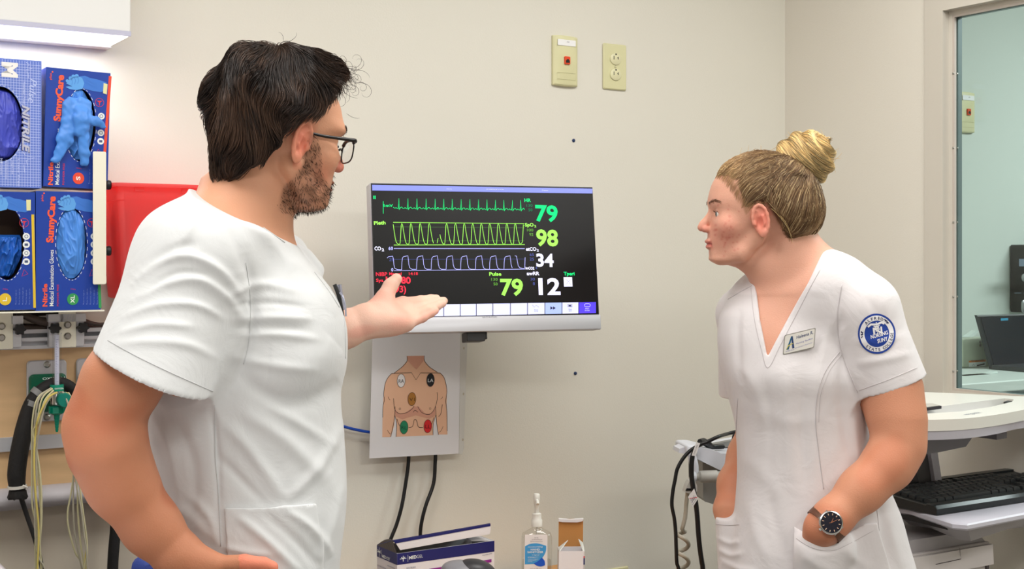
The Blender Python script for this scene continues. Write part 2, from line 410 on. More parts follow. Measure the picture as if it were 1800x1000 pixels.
# rail clamps with black star knobs, cream hooks
M_cream = mat('cream_steel', (233, 230, 212), .4)
def star_knob(px, py, d, parent, o, col):
    x, z = o
    pts = []
    for i in range(40):
        t_ = 2*math.pi*i/40; r_ = .0095 + .0016*math.cos(6*t_); pts.append((x+r_*math.cos(t_), z+r_*math.sin(t_)))
    MB().prism(pts, -d-.013, -d).build('knob', col, parent)
M_black = mat('black_plastic', (24, 24, 26), .4)
def clamp(label, px, knob_px):
    a = WF(px[0], px[2], PD+.03); b = WF(px[1], px[3], PD+.03)
    t = thing('rail_clamp', label, 'clamp', wall_pt(a[0], PD+.020, b[1]), A, 'clamps on the equipment rail')
    w = b[0]-a[0]; h = a[1]-b[1]
    MB().rbox(0, -.016, 0, w, 0, h, .002).build('block', M_alu, t)
    MB().box(-.002, -.020, h-.012, w+.002, .0, h+.003).build('top_lip', M_alu, t)
    for i_, (kx, ky) in enumerate(knob_px):
        q = WF(kx, ky, PD+.045); star_knob(0, 0, .0165+.001*i_, t, (q[0]-a[0], q[1]-b[1]), M_black)
    return t
clamp('left rail clamp with one black star knob', (20, 37, 558, 610), [(35, 579)])
clamp('right rail clamp with two black star knobs above the flowmeter', (85, 147, 555, 608), [(97, 577), (146, 576)])
def hook(label, px0, px1, py0, py1):
    d = PD+.040
    a = WF(px0, py0, d); b = WF(px1, py1, d); t = thing('cream_bracket', label, 'bracket', wall_pt(a[0], d-.003, b[1]), A, 'cream brackets under the glove box rack')
    w = b[0]-a[0]; h = a[1]-b[1]
    MB().rbox(0, -.003, 0, w, 0, h+.004, .002).build('strap', M_cream, t)
    MB().box(0, -.003, h+.001, w, .06, h+.004).build('top_fold', M_cream, t)
    for zz in (h*.82 if False else h*.30, h*.98-.028):
        MB().lathe([(.0068, -.003), (.0068, -.005), (.0045, -.0075)], c=(w*.5, 0, zz), axis='y', n=14).build('screw', sm, t)
    for zz, dx in ((.009, .5), (h-.030, .5)): pass
hook('cream steel bracket at the left edge of the rail', -18, 23, 546, 613)
hook('cream steel bracket above the flowmeter beside two star knobs', 103, 134, 544, 610)

# ---------------------------------------------------------------- implicit modelling: fields -> surface-net meshes
class Field:
    def __init__(s): s.ops = []
    def _push(s, op, fn, lo, hi, k): s.ops.append((op, fn, np.array(lo, float)-k*.6, np.array(hi, float)+k*.6, k)); return s
    def ball(s, c, r, k=.01, op='u', R_=None):
        c = np.array(c, float); r = np.array(r if hasattr(r, '__len__') else (r, r, r), float)
        M = None if R_ is None else np.array(R_.to_3x3())      # local axes -> world
        def fn(P):
            q = P-c
            if M is not None: q = q @ M
            a = q/r; k0 = np.sqrt((a*a).sum(-1)); k1 = np.sqrt(((a/r)**2).sum(-1))+1e-9
            return k0*(k0-1)/k1
        m = r.max() if M is not None else r
        return s._push(op, fn, c-m, c+m, k)
    def cone(s, a, b, ra, rb, k=.01, op='u', flat=None, fr=1.0):
        "round cone; flat = axis along which it is fr times as thick"
        a = np.array(a, float); b = np.array(b, float); ab = b-a; L2 = (ab*ab).sum()+1e-12
        fl = None if flat is None else np.array(flat, float)/np.linalg.norm(flat)
        def fn(P):
            q = P-a; t = np.clip((q@ab)/L2, 0, 1); w = q-t[..., None]*ab; r = ra+(rb-ra)*t
            if fl is not None:
                h = w@fl; w2 = w-h[..., None]*fl
                dd = np.sqrt((w2*w2).sum(-1)+(h/fr)**2)-r
                return dd*(min(fr, 1) if fr < 1 else 1)
            return np.sqrt((w*w).sum(-1))-r
        R0 = max(ra, rb)*max(fr, 1)
        return s._push(op, fn, np.minimum(a, b)-R0, np.maximum(a, b)+R0, k)
    def chain(s, pts, rs, k=.01, op='u', flat=None, fr=1.0):
        for i in range(len(pts)-1): s.cone(pts[i], pts[i+1], rs[i], rs[i+1], k if i else k, op, flat, fr)
        return s
    def loft(s, zs, cx, cy, rx, ry, n=2.2, k=.01, op='u', inset=0.0, R_=None, o=None, pad=.0):
        "stack of super-ellipses over z (local axes R_ at o)"
        zs, cx, cy, rx, ry = [np.array(v, float) for v in (zs, cx, cy, rx, ry)]
        nn = np.array(n if hasattr(n, '__len__') else [n]*len(zs), float)
        M = None if R_ is None else np.array(R_.to_3x3()); O = np.zeros(3) if o is None else np.array(o, float)
        def it(z, v):
            # monotone-ish smooth interpolation
            i = np.clip(np.searchsorted(zs, z)-1, 0, len(zs)-2); t = np.clip((z-zs[i])/(zs[i+1]-zs[i]), 0, 1)
            m = np.gradient(v, zs); h = zs[i+1]-zs[i]; t2 = t*t; t3 = t2*t
            return (2*t3-3*t2+1)*v[i]+(t3-2*t2+t)*h*m[i]+(-2*t3+3*t2)*v[i+1]+(t3-t2)*h*m[i+1]
        def fn(P):
            q = P-O
            if M is not None: q = q @ M
            z = np.clip(q[..., 2], zs[0], zs[-1])
            X = it(z, cx); Y = it(z, cy); A_ = np.maximum(it(z, rx)-inset, 1e-3); B_ = np.maximum(it(z, ry)-inset, 1e-3); N = it(z, nn)
            u = np.abs(q[..., 0]-X)/A_; v = np.abs(q[..., 1]-Y)/B_
            g = (u**N+v**N)**(1/N)
            rad = np.sqrt((q[..., 0]-X)**2+(q[..., 1]-Y)**2)
            d = np.where(g > 1e-3, rad*(1-1/np.maximum(g, 1e-3)), -np.minimum(A_, B_))
            d = d*.92
            dz = np.maximum(zs[0]-q[..., 2], q[..., 2]-zs[-1])
            return np.where(dz > 0, np.sqrt(np.maximum(d, 0)**2+dz**2), np.maximum(d, dz))
        if M is None: lo = O+[(cx-rx).min(), (cy-ry).min(), zs[0]]; hi = O+[(cx+rx).max(), (cy+ry).max(), zs[-1]]
        else:
            rr = max(np.abs(cx).max()+rx.max(), np.abs(cy).max()+ry.max()); e = max(rr, abs(zs[0]), abs(zs[-1]))
            lo, hi = O-e*1.2, O+e*1.2
        return s._push(op, fn, lo-pad, hi+pad, k)
    def fn(s, f, lo, hi, op='u', k=.005): return s._push(op, f, lo, hi, k)
    def eval(s, P, lo=None, hi=None):
        d = np.full(P.shape[:-1], .5)
        for op, f, a, b, k in s.ops:
            if lo is not None and ((a > hi+.055).any() or (b < lo-.055).any()): continue
            e = f(P)
            if op == 'u':
                if k > 0: h = np.clip(.5+.5*(d-e)/k, 0, 1); d = d*(1-h)+e*h-k*h*(1-h)
                else: d = np.minimum(d, e)
            elif op == 's':
                if k > 0: h = np.clip(.5-.5*(d+e)/k, 0, 1); d = d*(1-h)-e*h+k*h*(1-h)
                else: d = np.maximum(d, -e)
            elif op == 'i': d = np.maximum(d, e)
            elif op == 'a': d = d+e
        return d
    def bounds(s):
        A_ = [o for o in s.ops if o[0] == 'u']
        return np.min([o[2] for o in A_], 0), np.max([o[3] for o in A_], 0)
QUAL = 1.0
def surface(F_, h, lo=None, hi=None, blk=24, smooth=1):
    h = h*QUAL
    l0, h0 = F_.bounds(); lo = l0-2.5*h if lo is None else np.array(lo, float); hi = h0+2.5*h if hi is None else np.array(hi, float)
    n = np.ceil((hi-lo)/h).astype(int)+1
    G = np.full(n, .5, np.float32)
    pos = [(o[2], o[3]) for o in F_.ops if o[0] == 'u']
    for i in range(0, n[0], blk):
        for j in range(0, n[1], blk):
            for k in range(0, n[2], blk):
                e = np.minimum([i+blk, j+blk, k+blk], n); a = lo+np.array([i, j, k])*h; b = lo+(e-1)*h
                if not any((p < b+.0).all() and (q > a-.0).all() for p, q in pos): continue
                c = (a+b)/2; half = np.linalg.norm(b-a)/2
                dc = F_.eval(c[None], a, b)[0]
                if abs(dc) > half*2.2+.02:
                    G[i:e[0], j:e[1], k:e[2]] = np.sign(dc)*.1; continue
                ax = [lo[m]+h*np.arange(s_, t_) for m, s_, t_ in ((0, i, e[0]), (1, j, e[1]), (2, k, e[2]))]
                P = np.stack(np.meshgrid(*ax, indexing='ij'), -1)
                G[i:e[0], j:e[1], k:e[2]] = F_.eval(P, a, b)
    G[0] = G[-1] = .5; G[:, 0] = G[:, -1] = .5; G[:, :, 0] = G[:, :, -1] = .5
    ins = G < 0
    acc = np.zeros(n-1, np.uint8)
    for dx in (0, 1):
        for dy in (0, 1):
            for dz in (0, 1): acc += ins[dx:n[0]-1+dx, dy:n[1]-1+dy, dz:n[2]-1+dz]
    cells = np.argwhere((acc > 0) & (acc < 8)); del acc
    idx = np.full(n-1, -1, np.int32); idx[cells[:, 0], cells[:, 1], cells[:, 2]] = np.arange(len(cells))
    cr = [(dx, dy, dz) for dx in (0, 1) for dy in (0, 1) for dz in (0, 1)]
    val = {c: G[cells[:, 0]+c[0], cells[:, 1]+c[1], cells[:, 2]+c[2]].astype(np.float64) for c in cr}
    sm_ = np.zeros((len(cells), 3)); ct = np.zeros(len(cells))
    for c in cr:
        for ax_ in range(3):
            if c[ax_]: continue
            c2 = tuple(1 if q == ax_ else c[q] for q in range(3)); a, b = val[c], val[c2]
            m = (a < 0) != (b < 0); t = np.where(m, a/np.where(m, a-b, 1), 0)
            p = np.array(c, float)[None].repeat(len(cells), 0); p[:, ax_] += t
            sm_[m] += p[m]; ct[m] += 1
    V = lo + (cells + sm_/ct[:, None])*h
    quads = []
    for ax_ in range(3):
        s0 = [slice(None)]*3; s1 = [slice(None)]*3; s0[ax_] = slice(0, -1); s1[ax_] = slice(1, None)
        a, b = ins[tuple(s0)], ins[tuple(s1)]
        for fl in (0, 1):
            e = np.argwhere(a & ~b if fl == 0 else ~a & b)
            u, v = (ax_+1) % 3, (ax_+2) % 3
            q = []
            for (du, dv) in ((0, 0), (-1, 0), (-1, -1), (0, -1)):
                c = e.copy(); c[:, u] += du; c[:, v] += dv; q.append(idx[c[:, 0], c[:, 1], c[:, 2]])
            q = np.stack(q, 1)
            quads.append(q if fl == 0 else q[:, ::-1])
    Q = np.concatenate(quads); Q = Q[(Q >= 0).all(1)]
    if smooth:
        for _ in range(smooth):
            S = np.zeros_like(V); C = np.zeros(len(V))
            for a, b in ((0, 1), (1, 2), (2, 3), (3, 0)):
                for s_, t_ in ((a, b), (b, a)):
                    for m in range(3): S[:, m] += np.bincount(Q[:, s_], V[Q[:, t_], m], len(V))
                    C += np.bincount(Q[:, s_], minlength=len(V))
            V = V*.5+.5*S/np.maximum(C, 1)[:, None]
    return V, Q
def vnormals(V, Q):
    n = np.cross(V[Q[:, 2]]-V[Q[:, 0]], V[Q[:, 3]]-V[Q[:, 1]])
    N = np.zeros_like(V)
    for a in range(4):
        for m in range(3): N[:, m] += np.bincount(Q[:, a], n[:, m], len(V))
    return N/np.maximum(np.linalg.norm(N, axis=1), 1e-12)[:, None]
def np_mesh(name, V, Q, m, parent=None, origin=(0, 0, 0), col=None, smooth=True, rz=0.0):
    "numpy mesh (quads or tris) -> object; V in world, origin/rz = parent's frame"
    W = V-np.array(origin, float)
    if rz: c, s_ = math.cos(-rz), math.sin(-rz); W = np.stack([W[:, 0]*c-W[:, 1]*s_, W[:, 0]*s_+W[:, 1]*c, W[:, 2]], 1)
    me = bpy.data.meshes.new(name); k = Q.shape[1]
    me.vertices.add(len(W)); me.vertices.foreach_set('co', W.astype(np.float32).ravel())
    me.loops.add(Q.size); me.loops.foreach_set('vertex_index', Q.astype(np.int32).ravel())
    me.polygons.add(len(Q)); me.polygons.foreach_set('loop_start', np.arange(len(Q), dtype=np.int32)*k)
    me.update(calc_edges=True)
    if col is not None:
        a = me.color_attributes.new('Col', 'FLOAT_COLOR', 'POINT')
        c4 = np.ones((len(V), 4), np.float32); c4[:, :3] = col; a.data.foreach_set('color', c4.ravel())
    me.validate()
    return link(name, me, parent, m, smooth)
class Noise:
    "smooth value noise from a few random sinusoids, cheap and vectorised"
    def __init__(s, seed, scale, n=14, stretch=(1, 1, 1)):
        r = np.random.RandomState(seed); s.k = r.normal(size=(n, 3))*scale/np.array(stretch); s.p = r.uniform(0, 6.28, n); s.n = n
    def __call__(s, P): return np.sin(P@s.k.T+s.p).sum(-1)/math.sqrt(s.n/2)
def strands(P, r, n=3, taper=True):
    "P (N, K, 3) centre lines -> tube mesh arrays; r (N,) radii"
    N_, K, _ = P.shape
    T = np.gradient(P, axis=1); T /= np.linalg.norm(T, axis=2, keepdims=True)+1e-12
    up = np.array([.31, .52, .79]); U = np.cross(T, up); U /= np.linalg.norm(U, axis=2, keepdims=True)+1e-9; W = np.cross(T, U)
    prof = np.ones(K)
    if taper: t = np.linspace(0, 1, K); prof = np.minimum(1, .35+4*t)*np.sqrt(np.maximum(1-t**3, .03))
    rr = (np.asarray(r).reshape(-1, 1)*prof[None])[..., None]
    rings = [P+(U*math.cos(2*math.pi*k/n)+W*math.sin(2*math.pi*k/n))*rr for k in range(n)]
    V = np.stack(rings, 2).reshape(-1, 3)                      # (N, K, n)
    b = (np.arange(N_)[:, None]*K+np.arange(K-1)[None]).reshape(-1)*n
    Q = []
    for k in range(n):
        k2 = (k+1) % n; Q.append(np.stack([b+k, b+k2, b+n+k2, b+n+k], 1))
    return V, np.concatenate(Q)
def L3(*rgb): return np.array(lin(rgb))

# ---------------------------------------------------------------- glove boxes
M_card_blue = mat('card_blue', (22, 62, 158), .38, var=.06, vscale=20)
M_card_in = mat('card_inside', (92, 72, 58), .8)
BD = .16       # front face of the boxes, out from the wall
def crumple(V, seed, amp, sc=70, n=12):
    a = Noise(seed, sc, n); b = Noise(seed+1, sc*2.1, n); c = Noise(seed+2, sc*.6, n)
    return amp*(1-np.abs(a(V)))*.8+amp*.35*(1-np.abs(b(V)))+amp*.9*c(V)
def glove_box(px, corners, label, hole, grp='glove boxes on the wall rack', depth=.075, front=M_card_blue, tilt=0.0):
    "corners: front face pixels (left, top, right, bottom) at its upper-left corner; tilt turns it in its own plane"
    l, t_, r, b = corners; f = lambda x, y: WF(x, y, BD)
    a = f(l, t_); c = f(r, b); w = c[0]-a[0]; h = a[1]-c[1]
    T_ = thing('glove_box', label, 'glove box', wall_pt(a[0], BD-depth, c[1]), A, grp)
    T_.rotation_euler = (0, 0, A); ang = tilt
    Mx = Matrix.Rotation(ang, 4, 'Y')
    mb = MB(); cx, cz, rx, rz_ = hole
    cx *= w; cz *= h; rx *= w; rz_ *= h; N = 48
    def rectp(t):
        ct, st = math.cos(t), math.sin(t); k = min((w/2)/max(abs(ct), 1e-9), (h/2)/max(abs(st), 1e-9))
        return (w/2+ct*k, h/2+st*k)
    angs = sorted([2*math.pi*i/N for i in range(N)] + [math.atan2(s1*h, s2*w) % (2*math.pi) for s1 in (1, -1) for s2 in (1, -1)])
    outer = [rectp(t) for t in angs]; inner = []
    for t in angs:
        x, z = cx+rx*math.cos(t), cz+rz_*math.sin(t)
        inner.append((min(max(x, .002), w-.002), min(max(z, .002), h-.002)))
    vs = []; n = len(angs)
    for lst, y in ((outer, -depth), (inner, -depth), (inner, -depth+.0015), (outer, -depth+.0015)):
        vs += [(x, y, z) for x, z in lst]
    fs = []
    for q in range(3):
        for i in range(n): j = (i+1) % n; fs.append((q*n+i, q*n+j, (q+1)*n+j, (q+1)*n+i))
    mb.add(vs, fs); o = mb.build('front_panel', front, T_)
    side = MB()
    side.box(0, -depth+.0015, 0, .0015, 0, h); side.box(w-.0015, -depth+.0015, 0, w, 0, h)
    side.box(.0015, -depth+.0015, 0, w-.0015, 0, .0015); side.box(.0015, -depth+.0015, h-.0015, w-.0015, 0, h)
    side.build('side_panel', front, T_)
    MB().box(.002, -.003, .002, w-.002, -.0005, h-.002).build('back_panel', M_card_in, T_)
    g = lambda x, y: tuple(np.subtract(f(x, y), (a[0], c[1])))
    # dashed perforation round the opening
    ink = Ink(depth+.0004)
    for i in range(0, 64, 2):
        t0, t1 = 2*math.pi*i/64, 2*math.pi*(i+1)/64
        p0 = (cx+(rx+.0015)*math.cos(t0), cz+(rz_+.0015)*math.sin(t0)); p1 = (cx+(rx+.0015)*math.cos(t1), cz+(rz_+.0015)*math.sin(t1))
        if 0 < p0[0] < w and 0 < p1[0] < w: ink.line([p0, p1], .0009)
    ink.build('perforation', mat('ink_white', (235, 240, 238), .5), T_)
    if tilt:
        for ch in T_.children: ch.matrix_local = Matrix.Translation((0, 0, 0)) @ Mx
    return T_, g, w, h, depth
ORANGE = mat('ink_orange', (240, 92, 58), .45); WHITE = mat('ink_white', (235, 240, 238), .5); REDI = mat('ink_red', (214, 50, 66), .45)
LBLUE = mat('ink_light_blue', (92, 160, 226), .45); MBLUE = mat('ink_mid_blue', (58, 118, 206), .45); PALE = mat('ink_pale_text', (120, 140, 200), .5)
def sunny(T_, g, dx, dy, size, sizecol, stripe, d, off=(0, 0), w=.1, h=.2, fx=lambda z: z):
    "print of the dark blue boxes, laid out in zoomed pixels of the XL box and shifted by (dx, dy)"
    zx = lambda X, Y: g(X/4.1667+dx, 320+Y/4.1667+dy)
    D = d+.0006
    i = Ink(D); i.text('SunnyCare', zx(388, 445), zx(405, 105), h=.0125, bold=.045)
    i.text('plus', zx(316, 140), zx(316, 92), h=.004, bold=.01); i.disc(zx(322, 82), .0015)
    i.text('Nitrile', zx(345, 912), zx(345, 745), h=.0085, bold=.03); i.build('lettering', ORANGE, T_)
    i = Ink(D); i.text('Medical Examination Gloves', zx(392, 908), zx(392, 497), h=.0077, bold=.005); i.build('lettering', WHITE, T_)
    i = Ink(D); i.text('POWDER FREE', zx(430, 908), zx(430, 750), h=.0036); i.text('OPEN', zx(515, 786), zx(552, 790), h=.002)
    i.ring(zx(672, 298), .0078, .0008); i.poly([zx(650, 285), zx(694, 285), zx(676, 298), zx(674, 320), zx(668, 320), zx(668, 298)])
    i.line([zx(655, 690), zx(672, 640), zx(700, 672)], .0008, True); i.build('red_symbols', REDI, T_)
    i = Ink(D)
    for yy in (398, 458, 520, 582): i.disc(zx(688, yy), .0062)
    i.build('white_symbols', WHITE, T_)
    i = Ink(D+.0003)
    for k_, yy in enumerate((398, 458, 520, 582)):
        c_ = zx(688, yy)
        if k_ % 2: i.rect(c_[0]-.003, c_[1]-.0022, c_[0]+.003, c_[1]+.0022)
        else: i.ring(c_, .0028, .0009)
    i.build('symbol_marks', mat('ink_slate', (70, 84, 120), .5), T_)
    i = Ink(D); i.disc(zx(533, 858), .0104, .0108); i.build('size_disc', sizecol, T_)
    i = Ink(D+.0003); i.text(size, zx(545, 858+14*len(size)), zx(545, 858-14*len(size)), h=.0074, bold=.02); i.build('lettering', WHITE, T_)
    i = Ink(D)
    for k_ in range(5):
        X = 610+k_*25; i.text('Latex free, single use', zx(X+6, 888), zx(X+6, 790-9*(k_ % 3)), h=.0021)
        i.disc(zx(X, 893), .0009)
    i.build('small_print', PALE, T_)
    # printed pale gloved hands
    i = Ink(D); i.poly([zx(*p) for p in ((520, 110), (560, 104), (600, 120), (650, 128), (720, 150), (716, 205), (680, 222), (620, 215), (560, 200), (520, 180))]); i.build('printed_wrist', MBLUE, T_)
    i = Ink(D+.0002)
    i.poly([zx(*p) for p in ((425, 165), (440, 140), (470, 118), (505, 108), (540, 120), (556, 160), (545, 200), (500, 212), (450, 205), (420, 190), (440, 185), (470, 185))])
    for (x_, y_, r_) in ((455, 125, 13), (475, 112, 13), (500, 107, 13), (432, 145, 11)): i.disc(zx(x_, y_), r_*.00027*1.0)
    i.build('printed_hand', LBLUE, T_)
    i = Ink(D+.0004)
    for p in ([(455, 125), (470, 150), (465, 175)], [(478, 112), (492, 140), (486, 170)], [(505, 108), (515, 140), (508, 165)], [(560, 120), (600, 150), (640, 160)], [(560, 150), (610, 175), (650, 190)]): i.line([zx(*q) for q in p], .0007)
    i.build('hand_lines', MBLUE, T_)
    i = Ink(D); i.rect(*zx(715, 260 if False else 240), *zx(745, 930)) if False else None
boxes = {}
BX = glove_box('XL', (63, 335.5, 177, 544), 'dark blue glove box with a green XL dot, lower right of the rack', (.545, .565, .235, .305))
T_, g, w, h, d = BX; sunny(T_, g, 0, 0, 'XL', mat('ink_green', (52, 150, 84), .45), 0, d)
i = Ink(d+.0005); i.poly([g(172, 500), g(177, 500), g(178.5, 541), g(173.5, 541.5)]); i.build('edge_stripe', mat('ink_green', (52, 150, 84)), T_)
BL = glove_box('L', (-55, 335, 61.5, 544), 'dark blue glove box with a yellow L dot, lower left at the picture edge', (.575, .565, .26, .31))
T_, g, w, h, d = BL; sunny(T_, g, -119, 0, 'L', mat('ink_yellow', (222, 190, 50), .45), 0, d)
i = Ink(d+.0005); i.poly([g(55, 377), g(60, 377), g(63, 541), g(58.5, 541)]); i.build('edge_stripe', mat('ink_yellow', (222, 190, 50)), T_)
i = Ink(d+.0009); i.poly([g(46, 351), g(54, 351), g(54, 370), g(46.5, 370)]); i.build('size_sticker', mat('ink_cream', (220, 218, 160)), T_)
BS = glove_box('S', (76, 117, 189, 330.5), 'dark blue glove box with an orange S dot and a glove hanging out', (.55, .535, .235, .305), tilt=R(1.5))
T_, g, w, h, d = BS
MS = mat('ink_red_orange', (226, 72, 48), .45)
n0 = len(T_.children); sunny(T_, g, 9.5, -214, 'S', MS, 0, d)
i = Ink(d+.0005); i.poly([g(186, 130), g(191, 131), g(184, 284), g(179, 284)]); i.build('edge_stripe', MS, T_)
i = Ink(d+.0009); i.poly([g(177, 143), g(184, 145), g(183, 163), g(176.5, 161)]); i.build('size_sticker', mat('ink_cream', (220, 218, 160)), T_)
for ch in T_.children: ch.matrix_local = Matrix.Rotation(R(1.5), 4, 'Y')
# the lavender box with a white grid
M_lav = mat('card_lavender', (96, 122, 206), .42, var=.05, vscale=15)
BM = glove_box('M', (-62, 97, 73, 331), 'lavender blue glove box with a white grid and large M at the upper left', (.46, .49, .30, .29), front=M_lav)
T_, g, w, h, d = BM
i = Ink(d+.0004); st = w/27
for k_ in range(1, 27): i.line([(k_*st, .002), (k_*st, h-.002)], .00065)
for k_ in range(1, int(h/st)): i.line([(.002, k_*st), (w-.002, k_*st)], .00065)
# keep the grid off the opening: cut segments that fall inside the hole
keep = MB(); cx, cz, rx, rz_ = .46*w, .49*h, .30*w, .29*h
def out_(p): return ((p[0]-cx)/(rx+.001))**2+((p[1]-cz)/(rz_+.001))**2 > 1
i2 = Ink(d+.0004)
def cutline(p, q, wd):
    run = []
    for t in np.linspace(0, 1, 160):
        P_ = (p[0]+(q[0]-p[0])*t, p[1]+(q[1]-p[1])*t)
        if out_(P_): run.append(P_)
        else:
            if len(run) > 1: i2.line([run[0], run[-1]], wd)
            run = []
    if len(run) > 1: i2.line([run[0], run[-1]], wd)
for k_ in range(1, 27): cutline((k_*st, .002), (k_*st, h-.002), .00065)
for k_ in range(1, int(h/st)): cutline((.002, k_*st), (w-.002, k_*st), .00065)
i2.build('printed_grid', mat('ink_pale_grid', (196, 208, 244), .5), T_)
zz = lambda X, Y: g(X/4.1667, 90+Y/4.1667)
i = Ink(d+.0008); i.text('M', zz(18, 78), zz(18, 188), h=.0265, bold=.05); i.build('lettering', mat('ink_offwhite', (232, 230, 226), .5), T_)
i = Ink(d+.0008); i.text('Pulse', zz(222, 200), zz(205, 375), h=.0125, shear=.3, bold=-.002); i.text('Powder-Free', zz(168, 225), zz(168, 385), h=.0042)
i.line([zz(*p) for p in ((190, 80), (215, 100), (195, 118), (235, 128), (178, 140), (205, 160), (208, 200))], .0009)
i.line([zz(*p) for p in ((165, 735), (185, 765), (255, 780), (190, 800), (205, 850), (172, 830), (180, 890))], .0009)
i.text('Latex Free', zz(128, 790), zz(128, 990), h=.004); i.text('Single Use', zz(85, 800), zz(85, 900), h=.004); i.text('Ambidextrous', zz(40, 795), zz(40, 935), h=.004); i.text('Non-Sterile', zz(2, 785), zz(2, 905), h=.004)
i.build('lettering', mat('ink_pale_grid', (196, 208, 244)), T_)
i = Ink(d+.0010); i.text('NITRILE', zz(165, 395), zz(165, 740), h=.0125, shear=.25, bold=.03); i.build('lettering', mat('ink_silver', (184, 186, 204), .5), T_)
i = Ink(d+.0008); i.text('NITRILE', zz(158, 397), zz(158, 744), h=.0145, shear=.25, bold=.05); i.build('lettering_shadow', mat('ink_navy', (58, 66, 128), .5), T_)

# gloves: crumpled nitrile behind each opening
M_glove = mat('nitrile_blue', (74, 140, 224), .42, vcol=False, var=.12, vscale=30, sheen=.1)
M_glove2 = mat('nitrile_violet', (66, 76, 186), .42, var=.15, vscale=24)
M_glove3 = mat('nitrile_deep', (38, 104, 200), .42, var=.15, vscale=30)
def bunch(label, box, hole, m, seed, zlo=0.0, zhi=1.0, dome=.012, amp=.004, deep=.0, folds='v', name='nitrile_gloves'):
    T_, g, w, h, dep = box; cx, cz, rx, rz_ = hole; cx *= w; cz *= h; rx *= w*.98; rz_ *= h*.98
    nx, nz = 70, 130; X, Z = np.meshgrid(np.linspace(-1, 1, nx), np.linspace(-1, 1, nz), indexing='ij')
    zl, zh = -1+2*zlo, -1+2*zhi
    Zs = zl+(Z+1)/2*(zh-zl); lim = np.sqrt(np.maximum(1-Zs**2, .0))
    x = cx+X*rx*np.maximum(lim, .08)*1.0; z = cz+Zs*rz_
    P = np.stack([x, z, 0*x], -1).reshape(-1, 3)
    r_ = (X**2)
    if folds == 'v': n1 = Noise(seed, 1, 14); q = P*np.array([150, 45, 1]); q2 = P*np.array([320, 110, 1])
    elif folds == 'd': n1 = Noise(seed, 1, 14); c_, s_ = math.cos(.9), math.sin(.9); q = np.stack([(P[:, 0]*c_-P[:, 1]*s_)*60, (P[:, 0]*s_+P[:, 1]*c_)*210, P[:, 2]], 1); q2 = q*2
    else: n1 = Noise(seed, 1, 14); q = P*np.array([80, 110, 1]); q2 = P*np.array([220, 260, 1])
    n2 = Noise(seed+3, 1, 14)
    f = (1-2*np.abs(np.tanh(n1(q))))*amp+(1-2*np.abs(np.tanh(n2(q2))))*amp*.4
    f = f.reshape(X.shape)
    prof = dome*(1-r_)*(1-.6*Zs**2)
    edge = np.clip((1-Z)*8, 0, 1)*np.clip((Z+1)*8, 0, 1)
    y = -dep+.004+deep-prof*edge-f*edge
    y = np.maximum(y, -dep-.010)
    if deep: y += .012*(1-edge)
    V = np.stack([x, y, z], -1).reshape(-1, 3)
    I = np.arange(nx*nz).reshape(nx, nz); Q = np.stack([I[:-1, :-1], I[1:, :-1], I[1:, 1:], I[:-1, 1:]], -1).reshape(-1, 4)
    # a back sheet gives the bunch its thickness
    Vb = V.copy(); Vb[:, 1] = np.maximum(V[:, 1]+.012, -dep+.028); n_ = len(V)
    b = [I[0, :], I[-1, :][::-1]]
    rim = np.concatenate([I[:, 0], I[-1, 1:], I[-2::-1, -1], I[0, -2:0:-1]])
    S = np.stack([rim, np.roll(rim, -1), np.roll(rim, -1)+n_, rim+n_], 1)
    V2 = np.concatenate([V, Vb]); Q2 = np.concatenate([Q, Q[:, ::-1]+n_, S[:, ::-1]])
    t = thing(name, label, 'gloves', T_.location.copy(), A, 'gloves in the glove boxes')
    np_mesh('glove_folds', V2, Q2, m, t)
    return t
bunch('crumpled mid blue gloves filling the opening of the green XL box', BX, (.545, .565, .235, .305), M_glove, 5, amp=.0035)
bunch('deep blue gloves slumped in the half empty yellow L box', BL, (.575, .565, .26, .31), M_glove3, 22, zhi=.62, amp=.006, deep=.016, folds='v')
bunch('violet blue gloves in the opening of the lavender grid box', BM, (.46, .49, .30, .29), M_glove2, 9, amp=.0028, dome=.016, deep=.004)
gs = bunch('blue gloves pulled out of the orange S box with a finger hanging down', BS, (.55, .535, .235, .305), M_glove, 41, amp=.0035, dome=.01)
# the loose glove of the S box: soft flattened fingers
fl = Field(); T_, g, w, h, dep = BS
zS = lambda X, Y, y: (*(lambda q: (q[0], -dep-y, q[1]))(g(X/4.1667, 90+Y/4.1667)),)
fl.chain([zS(520, 470, .004), zS(470, 640, .010), zS(400, 790, .010)], [.010, .014, .0095], k=.003, flat=(0, 1, 0), fr=.45)
fl.chain([zS(610, 520, .012), zS(600, 640, .012), zS(605, 740, .010), zS(612, 815, .008)], [.009, .0095, .010, .0085], k=.003, flat=(0, 1, 0), fr=.5)
fl.chain([zS(610, 500, .012), zS(690, 520, .016), zS(750, 560, .014)], [.009, .008, .0045], k=.003, flat=(0, 1, 0), fr=.5)
fl.chain([zS(600, 400, .006), zS(580, 500, .016), zS(575, 590, .016)], [.016, .015, .012], k=.003, flat=(0, 1, 0), fr=.5)
fl.chain([zS(520, 400, .002), zS(510, 560, .006)], [.017, .017], k=.003, flat=(0, 1, 0), fr=.5)
n1, n2 = Noise(3, 120), Noise(4, 260)
fl.fn(lambda P: .0006*np.abs(n1(P))+.0003*n2(P)-.0004, *fl.bounds(), op='a')
V, Q = surface(fl, .0014); np_mesh('loose_glove', V, Q, M_glove, gs)
